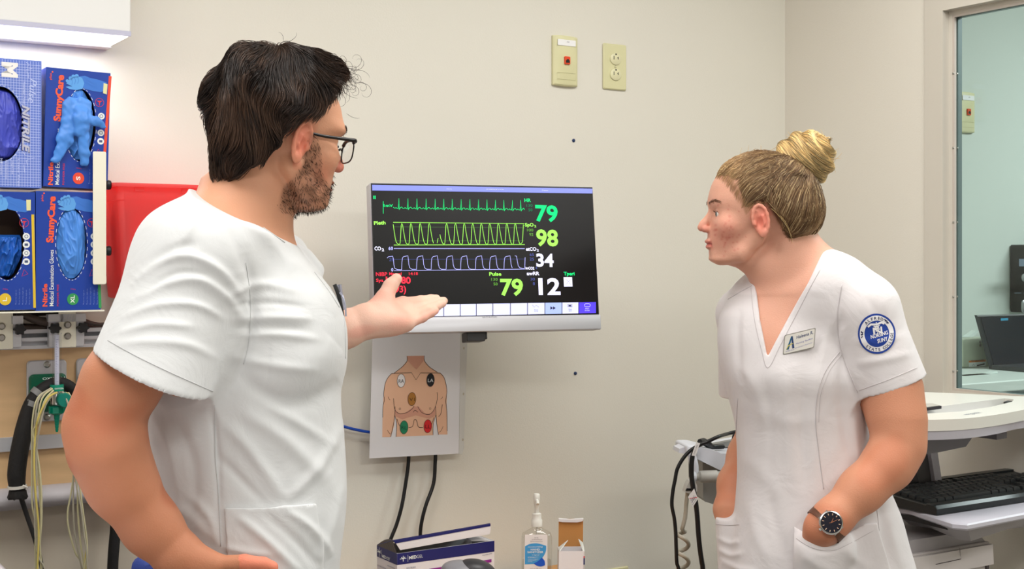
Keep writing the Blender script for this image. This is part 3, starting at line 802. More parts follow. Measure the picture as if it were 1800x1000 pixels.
# rack strap beside the boxes
rk = thing('glove_box_rack', 'cream steel glove box holder with rounded strap and two black knobs', 'rack', wall_pt(*((lambda a: (a[0], 0, a[1]))(WF(175, 500, BD+.012)))), A)
a = WF(163, 266, BD+.012); b = WF(186.5, 500, BD+.012); wS = b[0]-a[0]; hS = a[1]-b[1]; dx_ = a[0]-WF(175, 500, BD+.012)[0]
MB().rbox(dx_, -BD-.014, 0, dx_+wS, -BD-.0112, hS, .003).build('strap', M_cream, rk)
MB().box(dx_+wS-.003, -BD-.0112, .002, dx_+wS, -BD+.02, hS-.002).build('side_fold', M_cream, rk)
mb = MB(); 
for zz_ in (.012, hS-.032): mb.box(dx_+wS-.003, -BD+.02, zz_, dx_+wS, -.002, zz_+.02)
mb.build('wall_arm', M_cream, rk)
c0 = WF(63, 545, BD)[0]-WF(175, 500, BD+.012)[0]
zb = WF(100, 545, BD)[1]-b[1]
MB().box(c0-.16, -BD-.001, zb-.004, dx_+wS, -.004, zb-.0012).build('bottom_shelf', M_cream, rk)
for py in (325, 441):
    q = WF(190, py, BD); zq = q[1]-b[1]
    MB().lathe([(.0085, .0), (.0085, .006), (.0095, .008), (.0085, .012)], c=(dx_+wS, -BD-.0035+.006, zq), axis='x', n=24).build('knob', M_black, rk, smooth=True)

# ---------------------------------------------------------------- red sharps bin
a = WF(192, 322, .03); lft = WF(197, 330, .19)[0]
M_red = mat('red_translucent', (238, 62, 72), .25, trans=.0, var=.0)
def red_mat():
    m = bpy.data.materials.new('red_plastic'); m.use_nodes = True; n = m.node_tree.nodes; L = m.node_tree.links; b = n['Principled BSDF']
    b.inputs['Base Color'].default_value = (*lin((255, 150, 150)), 1); b.inputs['Roughness'].default_value = .25
    tr = n.new('ShaderNodeBsdfTransparent'); tr.inputs['Color'].default_value = (*lin((255, 170, 168)), 1)
    tl = n.new('ShaderNodeBsdfTranslucent'); tl.inputs['Color'].default_value = (*lin((255, 130, 130)), 1)
    mx = n.new('ShaderNodeMixShader'); mx.inputs[0].default_value = .55; mx2 = n.new('ShaderNodeMixShader'); mx2.inputs[0].default_value = .5
    L.new(b.outputs[0], mx.inputs[1]); L.new(tl.outputs[0], mx.inputs[2]); L.new(mx.outputs[0], mx2.inputs[1]); L.new(tr.outputs[0], mx2.inputs[2])
    L.new(mx2.outputs[0], n['Material Output'].inputs['Surface']); return m
M_red = red_mat()
D1, D0 = .17, .02
tl = WF(208, 324, D1); bl = WF(213, 526, D1-.02)
Wt = WF(440, 345, D1)[0]-tl[0]; zt, zb_ = tl[1], bl[1]
bn = thing('sharps_bin', 'translucent red plastic bin hung on the wall behind the shoulder', 'bin', wall_pt(tl[0], 0, zb_), A)
Hh = zt-zb_; xb0 = .018
def binring(z, k, e=.012):
    t = z/Hh; x0_, x1_ = xb0*(1-t)+k, Wt-xb0*(1-t)-k; y0_, y1_ = -(D1-.03*(1-t))+k, -D0-k
    pts = []
    for (cx_, cy_, t0) in ((x1_-e, y1_-e, 0), (x0_+e, y1_-e, 90), (x0_+e, y0_+e, 180), (x1_-e, y0_+e, 270)):
        for i_ in range(5): tt = R(t0+90*i_/4); pts.append((cx_+e*math.cos(tt), cy_+e*math.sin(tt), z))
    return pts
mb = MB(); mb.loft([binring(.0, .003), binring(.002, 0), binring(Hh*.86, 0), binring(Hh*.87, -.002), binring(Hh, -.002), binring(Hh, .001), binring(Hh*.85, .003), binring(.004, .003)]); mb.build('bin_body', M_red, bn, angle=40)
mb = MB(); mb.loft([binring(Hh-.004, -.010, .014), binring(Hh+.003, -.010, .014), binring(Hh+.003, .003), binring(Hh-.004, .003)], caps=False)
n_ = len(binring(0, 0)); mb.f += [tuple((3*n_+i_, 3*n_+(i_+1) % n_, (i_+1) % n_, i_)) for i_ in range(n_)]
mb.build('rim', M_red, bn, angle=40)
for xx in (.03, .12, .2): MB().box(xx, -D1-.0035, Hh-.012, xx+.018, -D1-.001, Hh-.004).build('latch_tab', M_red, bn)
mb = MB(); 
mb.box(.03, -D1+.03, .006, Wt-.03, -D0-.01, Hh*.80); mb.build('liner', mat('red_liner', (255, 124, 128), .5), bn)
MB().box(.02, -D0-.002, .03, Wt-.02, -.0005, Hh*.5).build('wall_bracket', M_cream, bn)

# ---------------------------------------------------------------- flowmeter on the oxygen outlet
def frameM(M):
    Mi = M.inverted()
    def f(px, py, d=0.0):
        c = Mi @ Vector((0, 0, CZ)); q = Mi @ at(px, py, 1.0) - c
        t = (-d-c.y)/q.y; p = c+q*t; return (p.x, p.z)
    return f
fd = PD+.075
q0 = WF(100, 690, fd); fm = thing('flowmeter', 'oxygen flowmeter with clear tube and green christmas tree fitting', 'flowmeter', wall_pt(q0[0], fd, q0[1]), A)
g = lambda px, py: tuple(np.subtract(WF(px, py, fd), q0))
M_teal = mat('teal_plastic', (0, 138, 110), .3); M_clear = thin_glass('clear_plastic', (.93, .94, .96), .05, 1.3)
zt_, zb_ = g(100, 585)[1], g(100, 676)[1]
MB().lathe([(.0082, zb_), (.0082, zt_-.002), (.0092, zt_-.002), (.0092, zt_), (.0075, zt_)], n=24).build('outer_tube', M_clear, fm, angle=40)
MB().lathe([(.0042, zb_), (.0045, zt_-.004)], n=16).build('inner_tube', mat('tube_scale_white', (222, 224, 240), .35, alpha=.75), fm, angle=40)
ink = Ink(.0049)
for i_ in range(26): z_ = zb_+.006+(zt_-zb_-.015)*i_/26; ink.line([(-.0030, z_), (-.0008 if i_ % 5 else .0016, z_)], .0005)
ink.build('scale_marks', mat('ink_scale', (92, 92, 140), .5), fm)
zc0, zc1 = g(100, 676)[1], g(100, 687)[1]
MB().lathe([(.0125, zc1), (.0125, zc0), (.0085, zc0)], n=24).build('green_band', M_teal, fm, angle=40)
i = Ink(.0128); i.text('OXYGEN', (-.007, zc1+.004), (.009, zc1+.004), h=.003, bold=.01); i.build('lettering', WHITE, fm)
MB().lathe([(.0118, g(100, 710)[1]), (.0118, zc1)], n=24).build('chrome_body', mat('chrome', (205, 205, 205), .12, metal=1), fm, angle=40)
kx, kz = g(107, 701)
MB().lathe([(.012, -.014), (.0135, -.016), (.0135, -.030), (.012, -.033)], c=(kx, 0, kz), axis='y', n=26).build('dial', mat('dial_green', (10, 120, 104), .35), fm, angle=40)
zn = g(100, 713)[1]; ze = g(100, 728)[1]; zp = g(100, 759)[1]
mb = MB(); mb.lathe([(.010, ze), (.0135, ze+.003), (.0135, zn-.002), (.009, zn)], n=8)
for sx_ in (-1, 1): mb.box(sx_*.011-.004, -.003, ze+.002, sx_*.011+.004, .003, zn-.001)
mb.build('wing_nut', M_teal, fm)
prof = [(.0075, ze)]; k_ = 6
for i_ in range(k_): z1_ = ze+(zp-ze)*i_/k_; z2_ = ze+(zp-ze)*(i_+1)/k_; prof += [(.0062-.0006*i_, z1_), (.0050-.0006*i_, z2_)]
MB().lathe(prof, n=16).build('barbed_fitting', M_teal, fm)
MB().tube([(0, .0, zc1-.01), (0, .03, zc1-.012), (0, .058, zc1-.014)], .009, n=12, spline=False).build('inlet_pipe', mat('chrome', (205, 205, 205)), fm, angle=40)

# ---------------------------------------------------------------- hoses and cables on the left
def world_cable(name, label, cat, pts, r, m, parent=None, group=None, n=8, **kw):
    P = [Vector(p) for p in pts]
    if parent is None:
        t = thing(name, label, cat, P[0], 0, group); o = MB().tube([p-P[0] for p in P], r, n=n, **kw).build('cable' if name != 'cable' else 'sheath', m, t, angle=50); return t
    return MB().tube([p-parent.location for p in P], r, n=n, **kw).build(name, m, parent, angle=50)
def wp(px, py, d): x, z = WF(px, py, d); return wall_pt(x, d, z)
M_hose = mat('black_sleeve', (20, 18, 18), .75, bump=.6, bscale=160)
hd = PD+.06
bh = world_cable('breathing_hose', 'thick black sleeved hose looped over the green oxygen outlet', 'hose',
                 [wp(140, 720, hd), wp(133, 690, hd), wp(110, 674, hd), wp(88, 677, hd), wp(66, 692, hd), wp(52, 715, hd), wp(42, 755, hd), wp(33, 800, hd), wp(29, 835, hd), wp(31, 862, hd)],
                 [.010, .011, .012, .012, .012, .013, .016, .0165, .0165, .014], M_hose, n=12)
for (px, py, qx, qy) in ((70, 687, 63, 695), (58, 705, 54, 714)):
    world_cable('grey_tape', '', '', [wp(px, py, hd), wp(qx, qy, hd)], .0138, mat('tape_grey', (120, 120, 120), .4), parent=bh, n=14, spline=False)
world_cable('cable_tie', '', '', [wp(30, 853, hd), wp(30.3, 858, hd)], .0172, mat('white_tie', (210, 206, 198), .4), parent=bh, n=14, spline=False)
world_cable('cable_tie_tail', '', '', [wp(40, 853, hd+.012), wp(49, 857, hd+.016)], .0018, mat('white_tie', (210, 206, 198), .4), parent=bh, n=6, spline=False)
mb = MB(); o_ = bh.location
ringA = []
for k_, (dz, rr_) in enumerate(((0, .0155), (-.006, .0165), (-.012, .017))):
    c_ = wp(31, 862, hd)-o_; ringA.append([(c_.x+(rr_+(.0018 if (q % 2 and k_ == 2) else 0))*math.cos(2*math.pi*q/20), c_.y+rr_*math.sin(2*math.pi*q/20), c_.z+dz-(.004 if (q % 3 == 0 and k_ == 2) else 0)) for q in range(20)])
mb.loft(ringA); mb.build('frayed_end', M_hose, bh)
world_cable('cable', 'thin black cable running down from the sleeved hose', 'cable', [wp(33, 862, hd), wp(47, 905, hd), wp(62, 950, hd+.01), wp(72, 990, hd+.01), wp(80, 1040, hd+.01), wp(88, 1150, hd)], [.0052, .0046, .0044, .0044, .0044, .0044], M_black)
M_lead = mat('lead_beige', (196, 190, 152), .45); M_lead2 = mat('lead_grey', (170, 164, 146), .45); M_lead3 = mat('lead_yellow', (204, 186, 98), .45)
rnd = random.Random(3)
G = 'beige monitoring lead wires hanging on the left'
lw = [
 ([(88, 684), (66, 700), (57, 740), (56, 800), (56, 850), (57, 890), (63, 920), (62, 960), (63, 1010), (64, 1120)], M_lead),
 ([(90, 682), (70, 698), (62, 735), (60, 790), (60, 850), (64, 900), (66, 950), (66, 1010), (70, 1120)], M_lead2),
 ([(92, 683), (74, 700), (66, 738), (61, 770), (66, 820), (69, 860), (72, 910), (70, 960), (72, 1010), (72, 1120)], M_lead),
 ([(94, 686), (78, 705), (68, 742), (58, 760), (66, 800), (72, 850), (73, 910), (70, 960), (74, 1010), (76, 1120)], M_lead),
 ([(96, 690), (80, 712), (70, 750), (64, 790), (64, 840), (62, 890), (62, 940), (68, 980), (80, 1010), (80, 1120)], M_lead2),
 ([(100, 690), (84, 700), (67, 735), (63, 760), (60, 800), (62, 860), (68, 930), (66, 1000), (64, 1120)], M_lead3),
 ([(112, 690), (122, 715), (128, 760), (131, 810), (126, 860), (119, 900), (121, 930), (132, 970), (144, 1000), (150, 1120)], M_lead),
 ([(114, 690), (124, 715), (130, 760), (130, 820), (129, 860), (129, 900), (132, 940), (142, 990), (150, 1020), (156, 1120)], M_lead2),
 ([(116, 690), (128, 715), (134, 760), (133, 800), (136, 860), (137, 900), (141, 950), (148, 1000), (156, 1120)], M_lead),
 ([(118, 690), (131, 715), (139, 770), (139, 830), (143, 880), (147, 930), (152, 960), (150, 1000), (158, 1120)], M_lead3),
 ([(120, 690), (134, 720), (138, 790), (140, 850), (146, 900), (152, 945), (153, 975), (148, 1010), (150, 1120)], M_lead),
 ([(110, 688), (120, 712), (126, 758), (131, 800), (134, 850), (142, 890), (148, 940), (153, 985), (156, 1120)], M_lead2)]
LEADS = ['outermost left pale wire of the bundle left of the flowmeter', 'second pale grey wire of the left bundle, nearly straight', 'pale wire bowing right in the left bundle', 'pale wire crossing over the middle of the left bundle', 'pale grey wire swinging right at the foot of the left bundle', 'yellow tinged wire of the left bundle',
 'pale wire bowing furthest left in the bundle beside the elbow', 'pale grey wire just inside the bowed one beside the elbow', 'straight pale wire in the middle of the elbow bundle', 'yellow tinged wire of the elbow bundle', 'rightmost pale wire of the elbow bundle', 'thin grey wire crossing the elbow bundle']
names_ = ['outermost pale', 'second', 'crossing pale', 'inner pale', 'grey inner', 'yellowish']
for k_, (pts, m_) in enumerate(lw):
    side = 'in the bundle left of the flowmeter' if k_ < 6 else 'in the bundle by the elbow'
    tone = {M_lead: 'beige', M_lead2: 'greyish', M_lead3: 'yellowish'}[m_]
    dd = hd+.020+.004*(k_ % 6)
    world_cable('lead_wire', LEADS[k_], 'cable', [wp(x, y, dd + (.01 if 0 < i_ < 3 else 0)) for i_, (x, y) in enumerate(pts)], .0018, m_, group='lead wires '+side, n=6, sub=5)
world_cable('strap', 'broad black strap hanging below the bumper behind the forearm', 'strap', [wp(205, 875, .06), wp(203, 930, .06), wp(198, 1000, .06), wp(196, 1150, .06)], .011, M_hose, n=8)
M_cbl = mat('cable_brown', (74, 62, 56), .5)
for k_, pts in enumerate(([(10, 556), (60, 548), (110, 552), (160, 573), (220, 566), (300, 560)], [(0, 566), (50, 577), (110, 572), (170, 576), (230, 571), (300, 568)], [(30, 550), (80, 566), (130, 560), (175, 570), (240, 560), (320, 556)])):
    world_cable('cable', ['dark cable tangled behind the brackets, uppermost', 'dark cable lying lowest along the top of the rail', 'dark cable crossing in the tangle above the rail'][k_], 'cable', [wp(x, y, .03+.012*k_) for x, y in pts], [.005, .009, .006, .0035, .0025, .0025], M_cbl)
# ceiling-side stretcher corner with a white sheet
bed = thing('bed', 'white sheeted bed corner at the bottom left edge', 'bed', wall_pt(WF(-60, 700)[0], .55, 0), A)
bz = WF(0, 994, .62)[1]
mb = MB(); rings = []
x0_, x1_ = -.75, WF(36, 1000, .62)[0]-WF(-60, 700)[0]
for (k, zz_) in ((.03, bz-.16), (.0, bz-.14), (0, bz-.03), (.03, bz-.004), (.08, bz+.006), (.2, bz+.012)):
    rings.append([(x0_+k, -1.7+k, zz_), (x1_-k, -1.7+k, zz_), (x1_-k, .1-k, zz_), (x0_+k, .1-k, zz_)])
mb.loft(rings); mb.build('sheet', mat('white_sheet', (236, 232, 236), .85, bump=.4, bscale=20), bed, angle=50)
mb = MB()
for xx in (x0_+.08, x1_-.12):
    for yy in (-1.6, -.05): mb = MB(); mb.box(xx, yy, 0, xx+.04, yy+.04, bz-.16); mb.build('leg', M_alu, bed)
MB().box(x0_+.05, -1.63, bz-.22, x1_-.05, .03, bz-.162).build('bed_frame', M_alu, bed)
# blue chair behind the man's hip
cb = at(262, 983, 2.30); ch = thing('chair', 'blue padded chair back glimpsed behind the bent forearm', 'chair', (cb.x, cb.y, 0), R(15))
Mbl = mat('chair_blue', (52, 74, 158), .6, bump=.3, bscale=300)
MB().rbox(-.03, -.02, cb.z-.36, .27, .02, cb.z+.005, .02).build('backrest', Mbl, ch, angle=40)
MB().rbox(-.03, .02, .42, .27, .34, .48, .03, axis='z').build('seat', Mbl, ch, angle=40)
for xx in (-.02, .26):
    for yy in (.32, .0):
        mb = MB(); mb.tube([(xx+.005, yy, 0), (xx+.005, yy, .43 if yy > .1 else cb.z-.1)], .011, spline=False); mb.build('leg', M_alu, ch, angle=40)

# ---------------------------------------------------------------- monitor
MLOC = at(655, 587, 2.70)
MM = Matrix.Translation(MLOC) @ Matrix.Rotation(R(18), 4, 'Z') @ Matrix.Rotation(R(-8), 4, 'X')
mon = thing('monitor', 'wall mounted patient monitor display showing vital sign waveforms', 'monitor', MLOC)
mon.rotation_euler = (R(-8), 0, R(18))
fM = frameM(MM); SD = .018
z5 = lambda X, Y, d=SD: fM(630+X/3.334, 300+Y/3.334, d)
W1 = z5(1400, 500)[0]; H1 = (z5(72, 70)[1]+z5(1382, 90)[1])/2; W1 = (z5(1382, 90)[0]+z5(1413, 935)[0])/2
XL = .0
M_bz = mat('bezel_silver', (188, 188, 192), .35, metal=.2); M_bk = mat('screen_black', (16, 16, 19), .25)
MB().rbox(XL, -SD+.003, 0, W1, .022, H1, .003).build('housing', M_bz, mon, angle=40)
zc_ = (z5(90, 868)[1]+z5(1407, 838)[1])/2
MB().rbox(XL-.0005, -SD-.004, -.001, W1+.0005, -SD+.003, zc_, .003).build('chin_bezel', M_bz, mon, angle=40)
MB().box(XL+.0018, -SD-.0, zc_, W1-.0018, -SD+.003, H1-.002).build('black_border', mat('border_black', (12, 12, 14), .3), mon)
MB().rbox(W1*.3, .022, H1*.25, W1*.7, .045, H1*.75, .01).build('rear_housing', M_black, mon, angle=40)
mb = MB(); mb.tube([(W1*.5, .045, H1*.5), (W1*.5, .10, H1*.5)], .02, n=14, spline=False); mb.build('mount_arm', M_black, mon, angle=40)
MB().box(W1*.5-.06, .09, H1*.3, W1*.5+.06, .10, H1*.7).build('wall_mount', M_black, mon)
sx0, sz1 = z5(84, 80)[0], H1-.0045; sx1 = W1-.0055
scr = MB().box(XL+.004, -SD-.0008, zc_+.001, sx1+.003, -SD, sz1).build('screen', mat('screen_glow_black', (12, 12, 13), .3, emit=.5, spec=.3), mon)
D_ = SD+.0012
def ink_part(name, col, fn, e=.62, d=D_, parent=None):
    i = Ink(d); fn(i); return i.build(name, mat('glow_%d_%d_%d' % col, col, .5, emit=e, spec=.1), parent or scr)
W_ = lambda pts: [z5(*p) for p in pts]
ink_part('title_bar', (128, 138, 226), e=.5, fn=lambda i: i.poly([(XL+.004, z5(84, 116)[1]), (z5(1370, 134)[0], z5(1370, 134)[1]), (z5(1370, 98)[0], sz1-.001), (XL+.004, sz1-.001)]))
ink_part('title_text', (205, 210, 255), lambda i: (i.text('Adult', z5(514, 110), z5(546, 111), h=.0022), i.text('10/18/2018 14:20', z5(748, 112), z5(850, 114), h=.0022), i.text('Demo', z5(1075, 118), z5(1110, 119), h=.0022)), d=D_+.0004)
GR = (24, 216, 120); G2 = (18, 120, 80); LG = (150, 232, 90); LG2 = (96, 160, 60); PU = (168, 172, 240); WP = (226, 226, 255); PU2 = (72, 82, 150); RD = (244, 50, 72)
def ecg(i):
    base = lambda X: 221+(X-205)*.012
    beats = [236, 289, 342, 396, 449, 499, 549, 601, 652, 703, 752, 802, 851, 901, 950]
    pts = [(203, 214)]
    for b_ in beats:
        if b_ == 499: i.line(W_(pts+[(460, base(460)+1)]), .0011); pts = [(474, base(474))]
        y = base(b_)
        pts += [(b_-22, y), (b_-16, y-6), (b_-11, y), (b_-7, y), (b_-4, y+3), (b_, y-59+(b_-236)*.003), (b_+3, y+8), (b_+6, y+1), (b_+13, y-7), (b_+18, y-8), (b_+23, y)]
    pts += [(966, 218)]; i.line(W_(pts), .0011)
    i.line(W_([(145, 180), (145, 252)]), .0011)
    i.text('1mV', z5(148, 213), z5(202, 213), h=0.0062, bold=.02); i.text('HR', z5(972, 183), z5(1010, 183), h=0.0076, bold=.03)
    i.text('Tperi', z5(1202, 613), z5(1266, 613), h=0.0076, bold=.03)
    i.rect(*z5(87, 167), *z5(92, 147)); i.rect(*z5(95, 167), *z5(100, 147))
ink_part('ecg_trace', GR, ecg)
ink_part('heart_rate_reading', GR, lambda i: i.text('79', z5(1037, 293), z5(1168, 297), h=.0353, bold=.03))
ink_part('co2_reading', WP, lambda i: i.text('34', z5(1042, 560), z5(1144, 562), h=.0282, bold=.03))
ink_part('breath_rate_reading', WP, lambda i: i.text('12', z5(1056, 725), z5(1184, 725), h=.0360, bold=.03))
ink_part('limits_text', G2, lambda i: (i.text('130', z5(984, 212), z5(1020, 212), h=0.0062), i.text('50', z5(996, 238), z5(1019, 238), h=0.0062)))
def pleth(i):
    i.line(W_([(203, 303), (972, 311)]), .0011); i.line(W_([(207, 436), (974, 433)]), .0012)
    pts = [(203, 315), (208, 350), (215, 395), (222, 422), (234, 432)]
    sy = [254, 307, 361, 414, None, 516, 568, 619, 669, 719, 769, 819, 869, 918]
    tr = [(234, 432)]
    for k_, s_ in enumerate(sy):
        if s_ is None:
            i.line(W_([(203, 315), (208, 350), (215, 395), (222, 422)]+pts[5:]), .0011); i.line(W_([(460, 425), (466, 396)]), .0010)
            pts = [(477, 374), (482, 398), (492, 425), (503, 431)]; continue
        pts += [(s_-17, 433), (s_-10, 425), (s_-7, 380), (s_-4, 320), (s_, 308), (s_+4, 318), (s_+9, 350), (s_+13, 372), (s_+19, 405), (s_+25, 425)]
    pts += [(946, 432), (960, 420), (966, 316), (972, 322)]; i.line(W_(pts), .0011)
    i.text('Pleth', z5(91, 317), z5(159, 314), h=0.0076, bold=.03); i.text('SpO', z5(976, 327), z5(1026, 327), h=0.0076, bold=.03); i.text('2', z5(1030, 332), z5(1041, 332), h=0.0053, bold=.03)
    i.text('98', z5(1042, 437), z5(1170, 440), h=0.0353, bold=.03); i.text('Pulse', z5(766, 615), z5(837, 615), h=0.0076, bold=.03)
    i.text('79', z5(832, 728), z5(965, 728), h=0.0353, bold=.03)
ink_part('pleth_trace', LG, pleth)
ink_part('guide_lines', (70, 110, 60), lambda i: (i.line(W_([(207, 329), (972, 335)]), .0006), i.line(W_([(207, 412), (972, 411)]), .0006)), d=D_-.0003)
ink_part('limits_text', LG2, lambda i: (i.text('100', z5(988, 356), z5(1024, 356), h=0.0062), i.text('92', z5(1001, 382), z5(1024, 382), h=0.0062), i.text('130', z5(778, 645), z5(815, 645), h=0.0062), i.text('50', z5(791, 672), z5(815, 672), h=0.0062)))
def co2(i):
    i.line(W_([(207, 456), (974, 457)]), .0012); i.line(W_([(207, 586), (975, 577)]), .0010)
    pts = [(168, 512), (176, 504), (200, 501), (205, 520), (207, 550), (212, 572), (228, 580), (250, 581)]
    for s_ in (253, 340, 426, 513, 598, 685, 768, 852):
        pts += [(s_, 578), (s_+1, 540), (s_+4, 512), (s_+12, 503), (s_+36, 499), (s_+39, 520), (s_+42, 550), (s_+48, 570), (s_+60, 578)]
    i.line(W_(pts[:-1]), .0011)
    i.line(W_([(916, 499), (926, 501), (930, 530), (936, 558), (946, 570), (970, 574), (974, 572), (976, 508)]), .0011)
    i.text('6', z5(176, 465), z5(188, 465), h=0.0071, bold=.03); i.text('0', z5(190, 465), z5(202, 465), h=0.0071, bold=.03); i.text('0', z5(192, 590), z5(204, 590), h=0.0071, bold=.03)
ink_part('co2_trace', PU, co2)
ink_part('guide_lines', (60, 66, 120), lambda i: i.line(W_([(207, 520), (975, 518)]), .0008), d=D_-.0003)
ink_part('readings', WP, lambda i: (i.text('CO', z5(94, 467), z5(132, 467), h=0.0081, bold=.03), i.text('2', z5(136, 472), z5(150, 472), h=0.0059, bold=.03), i.text('etCO', z5(981, 469), z5(1042, 469), h=0.0076, bold=.03), i.text('2', z5(1045, 474), z5(1056, 474), h=0.0053, bold=.03),
   i.text('imCO2', z5(978, 578), z5(1030, 580), h=0.0059, bold=.03), i.text('awRR', z5(986, 612), z5(1060, 612), h=0.0076, bold=.03)))
ink_part('limits_text', PU2, lambda i: (i.text('65', z5(1003, 500), z5(1028, 500), h=0.0062), i.text('25', z5(1003, 526), z5(1028, 526), h=0.0062), i.text('25', z5(180, 530), z5(204, 530), h=0.0065), i.text('30', z5(1008, 644), z5(1033, 644), h=0.0062), i.text('8', z5(1022, 670), z5(1033, 670), h=0.0062), i.text('4', z5(1036, 578), z5(1047, 578), h=0.0062)))
ink_part('pressure_reading', RD, lambda i: (i.text('NIBP', z5(102, 617), z5(168, 617), h=0.0081, bold=.01), i.text('Manual', z5(180, 612), z5(252, 612), h=0.0059, bold=.01), i.text('14:18', z5(296, 612), z5(348, 611), h=0.0062, bold=.01),
   i.text('Sys.', z5(103, 652), z5(152, 652), h=0.0071, bold=.01), i.text('120/80', z5(160, 660), z5(306, 661), h=0.0140, bold=.03), i.text('(93)', z5(200, 712), z5(279, 712), h=0.0140, bold=.02)))
def icon(i): i.rect(*z5(1204, 679), *z5(1251, 624))
ink_part('alarm_icon', (214, 214, 236), icon)
ink_part('alarm_cross', (150, 150, 180), lambda i: (i.line(W_([(1212, 670), (1230, 650), (1246, 634)]), .0007), i.line(W_([(1212, 634), (1230, 650), (1246, 672)]), .0007), i.line(W_([(1230, 632), (1214, 660), (1246, 660)]), .0006, True)), d=D_+.0004)
# button row
xs = [84, 180, 290, 398, 499, 596, 690, 787, 890, 990, 1092, 1192, 1290, 1393]
yb = lambda X: (862-(X-84)*.0205, 790-(X-84)*.0155)
for k_ in range(len(xs)-1):
    a0, a1 = xs[k_]+2, xs[k_+1]-2
    c_ = (84, 66, 222) if k_ == len(xs)-2 else ((160, 178, 240) if k_ == len(xs)-4 else (204, 208, 248))
    ink_part('soft_key', c_, lambda i: i.poly([z5(a0, yb(a0)[0]-1), z5(a1, yb(a1)[0]-1), z5(a1, yb(a1)[1]), z5(a0, yb(a0)[1])]), e=.5)
ink_part('key_icons', (40, 40, 70), lambda i: (i.poly(W_([(1124, 795), (1139, 805), (1124, 815)])), i.poly(W_([(1139, 795), (1155, 805), (1139, 815)])), i.line(W_([(1224, 786), (1252, 786), (1252, 797), (1224, 797)]), .0007, True), i.rect(*z5(1230, 795), *z5(1246, 788)),
   i.text('Mute', z5(1231, 815), z5(1249, 815), h=0.0024), i.text('alarm', z5(1231, 824), z5(1249, 824), h=0.0024)), d=D_+.0004)
ink_part('key_icons', (120, 124, 170), lambda i: (i.line(W_([(1018, 786), (1030, 800), (1040, 788), (1056, 800)]), .0006), i.text('Print', z5(1030, 818), z5(1052, 818), h=0.0024), i.text('strip', z5(1030, 826), z5(1052, 826), h=0.0024)), d=D_+.0004)
ink_part('key_icons', (220, 220, 255), lambda i: (i.line(W_([(1324, 784), (1330, 780), (1352, 780), (1358, 786), (1356, 794), (1350, 798), (1330, 798), (1324, 794)]), .0008, True), i.text('Main', z5(1329, 812), z5(1350, 812), h=0.0024), i.text('Screen', z5(1326, 822), z5(1354, 822), h=0.0024)), d=D_+.0004)
i = Ink(SD+.0045); i.text('ELITEVUE', z5(728, 862, SD+.0045), z5(812, 860, SD+.0045), h=0.0038, bold=.01); i.build('lettering', mat('ink_badge', (150, 150, 156), .5), mon)
i = Ink(SD+.0045); i.text('model 2200', z5(1328, 930, SD+.0045), z5(1402, 928, SD+.0045), h=0.0024); i.build('small_lettering', mat('ink_badge', (150, 150, 156)), mon)
# black sensor box hanging under the monitor
a = fM(818, 585, .0); b = fM(855, 600, .0)
MB().rbox(a[0], -.012, b[1], b[0]-.006, .03, .0, .002).build('sensor_box', M_black, mon)
MB().rbox(b[0]-.010, -.008, b[1]+.004, b[0], .026, .0, .002).build('sensor_cap', M_black, mon)

# ---------------------------------------------------------------- electrode chart in a plastic sleeve
PD2 = .035
px_, pz_ = WF(650, 806, PD2)
pap = thing('electrode_chart', 'printed sheet with a drawn torso and electrode spots in a clear sleeve', 'paper', wall_pt(px_, PD2, pz_), A)
zp = lambda X, Y, d=PD2+.0012: tuple(np.subtract(WF(630+X/4.1667, 580+Y/4.1667, d), (px_, pz_)))
g = lambda px, py, d=PD2: tuple(np.subtract(WF(px, py, d), (px_, pz_)))
MB().prism([g(649, 805.5), g(806, 797), g(809, 575), g(655, 575)], -.001, 0).build('sheet', mat('paper_white', (226, 224, 226), .7), pap)
MB().prism([g(806.5, 797), g(812, 799), g(815, 786), g(822, 575), g(809.5, 575)], -.0008, 0).build('sleeve_margin', mat('sleeve_plastic', (208, 206, 200), .25), pap)
i = Ink(.0011)
for (X, Y) in ((773, 133), (770, 468), (765, 803)): i.disc(zp(X, Y), .0022, .0032, 14)
i.build('punched_holes', mat('hole_tone', (176, 168, 150), .7), pap)
SK = [(355, 190), (357, 225), (320, 270), (262, 315), (243, 318), (215, 350), (195, 395), (185, 470), (180, 560), (177, 640), (175, 785), (238, 784), (262, 700), (268, 625), (282, 700), (277, 782), (548, 770), (545, 700), (566, 620), (572, 680), (586, 765), (652, 765), (650, 640), (646, 560), (648, 450), (640, 390), (625, 345), (600, 315), (575, 308), (520, 270), (484, 225), (482, 188)]
Wp = lambda pts: [zp(*p) for p in pts]
i = Ink(.0012)
def tri_poly(i, pts):   # split concave outline into bands so that it fills cleanly
    from mathutils.geometry import tessellate_polygon
    v = [Vector((p[0], 0, p[1])) for p in pts]; t_ = tessellate_polygon([v]); i.m.add([i.P(*p) for p in pts], [tuple(q) for q in t_])
tri_poly(i, Wp(SK)); i.build('torso_drawing', mat('print_skin', (232, 184, 152), .7), pap)
i = Ink(.0014); tri_poly(i, Wp([(360, 190), (478, 190), (478, 225), (425, 290), (360, 225)])); tri_poly(i, Wp([(265, 585), (300, 612), (345, 605), (405, 560), (440, 560), (490, 612), (530, 610), (565, 575), (560, 630), (520, 650), (420, 625), (320, 655), (272, 630)]))
i.build('torso_shading', mat('print_skin_dark', (214, 156, 132), .7), pap)
i = Ink(.0016); LN = lambda pts, w=.0011: i.line(bez(Wp(pts), 6), w)
LN([(355, 190), (357, 225), (322, 268), (262, 315)]); LN([(482, 188), (484, 225), (520, 270), (577, 308)])
i.line(Wp([(243, 318), (388, 312), (422, 365), (455, 314), (600, 315)]), .0011)
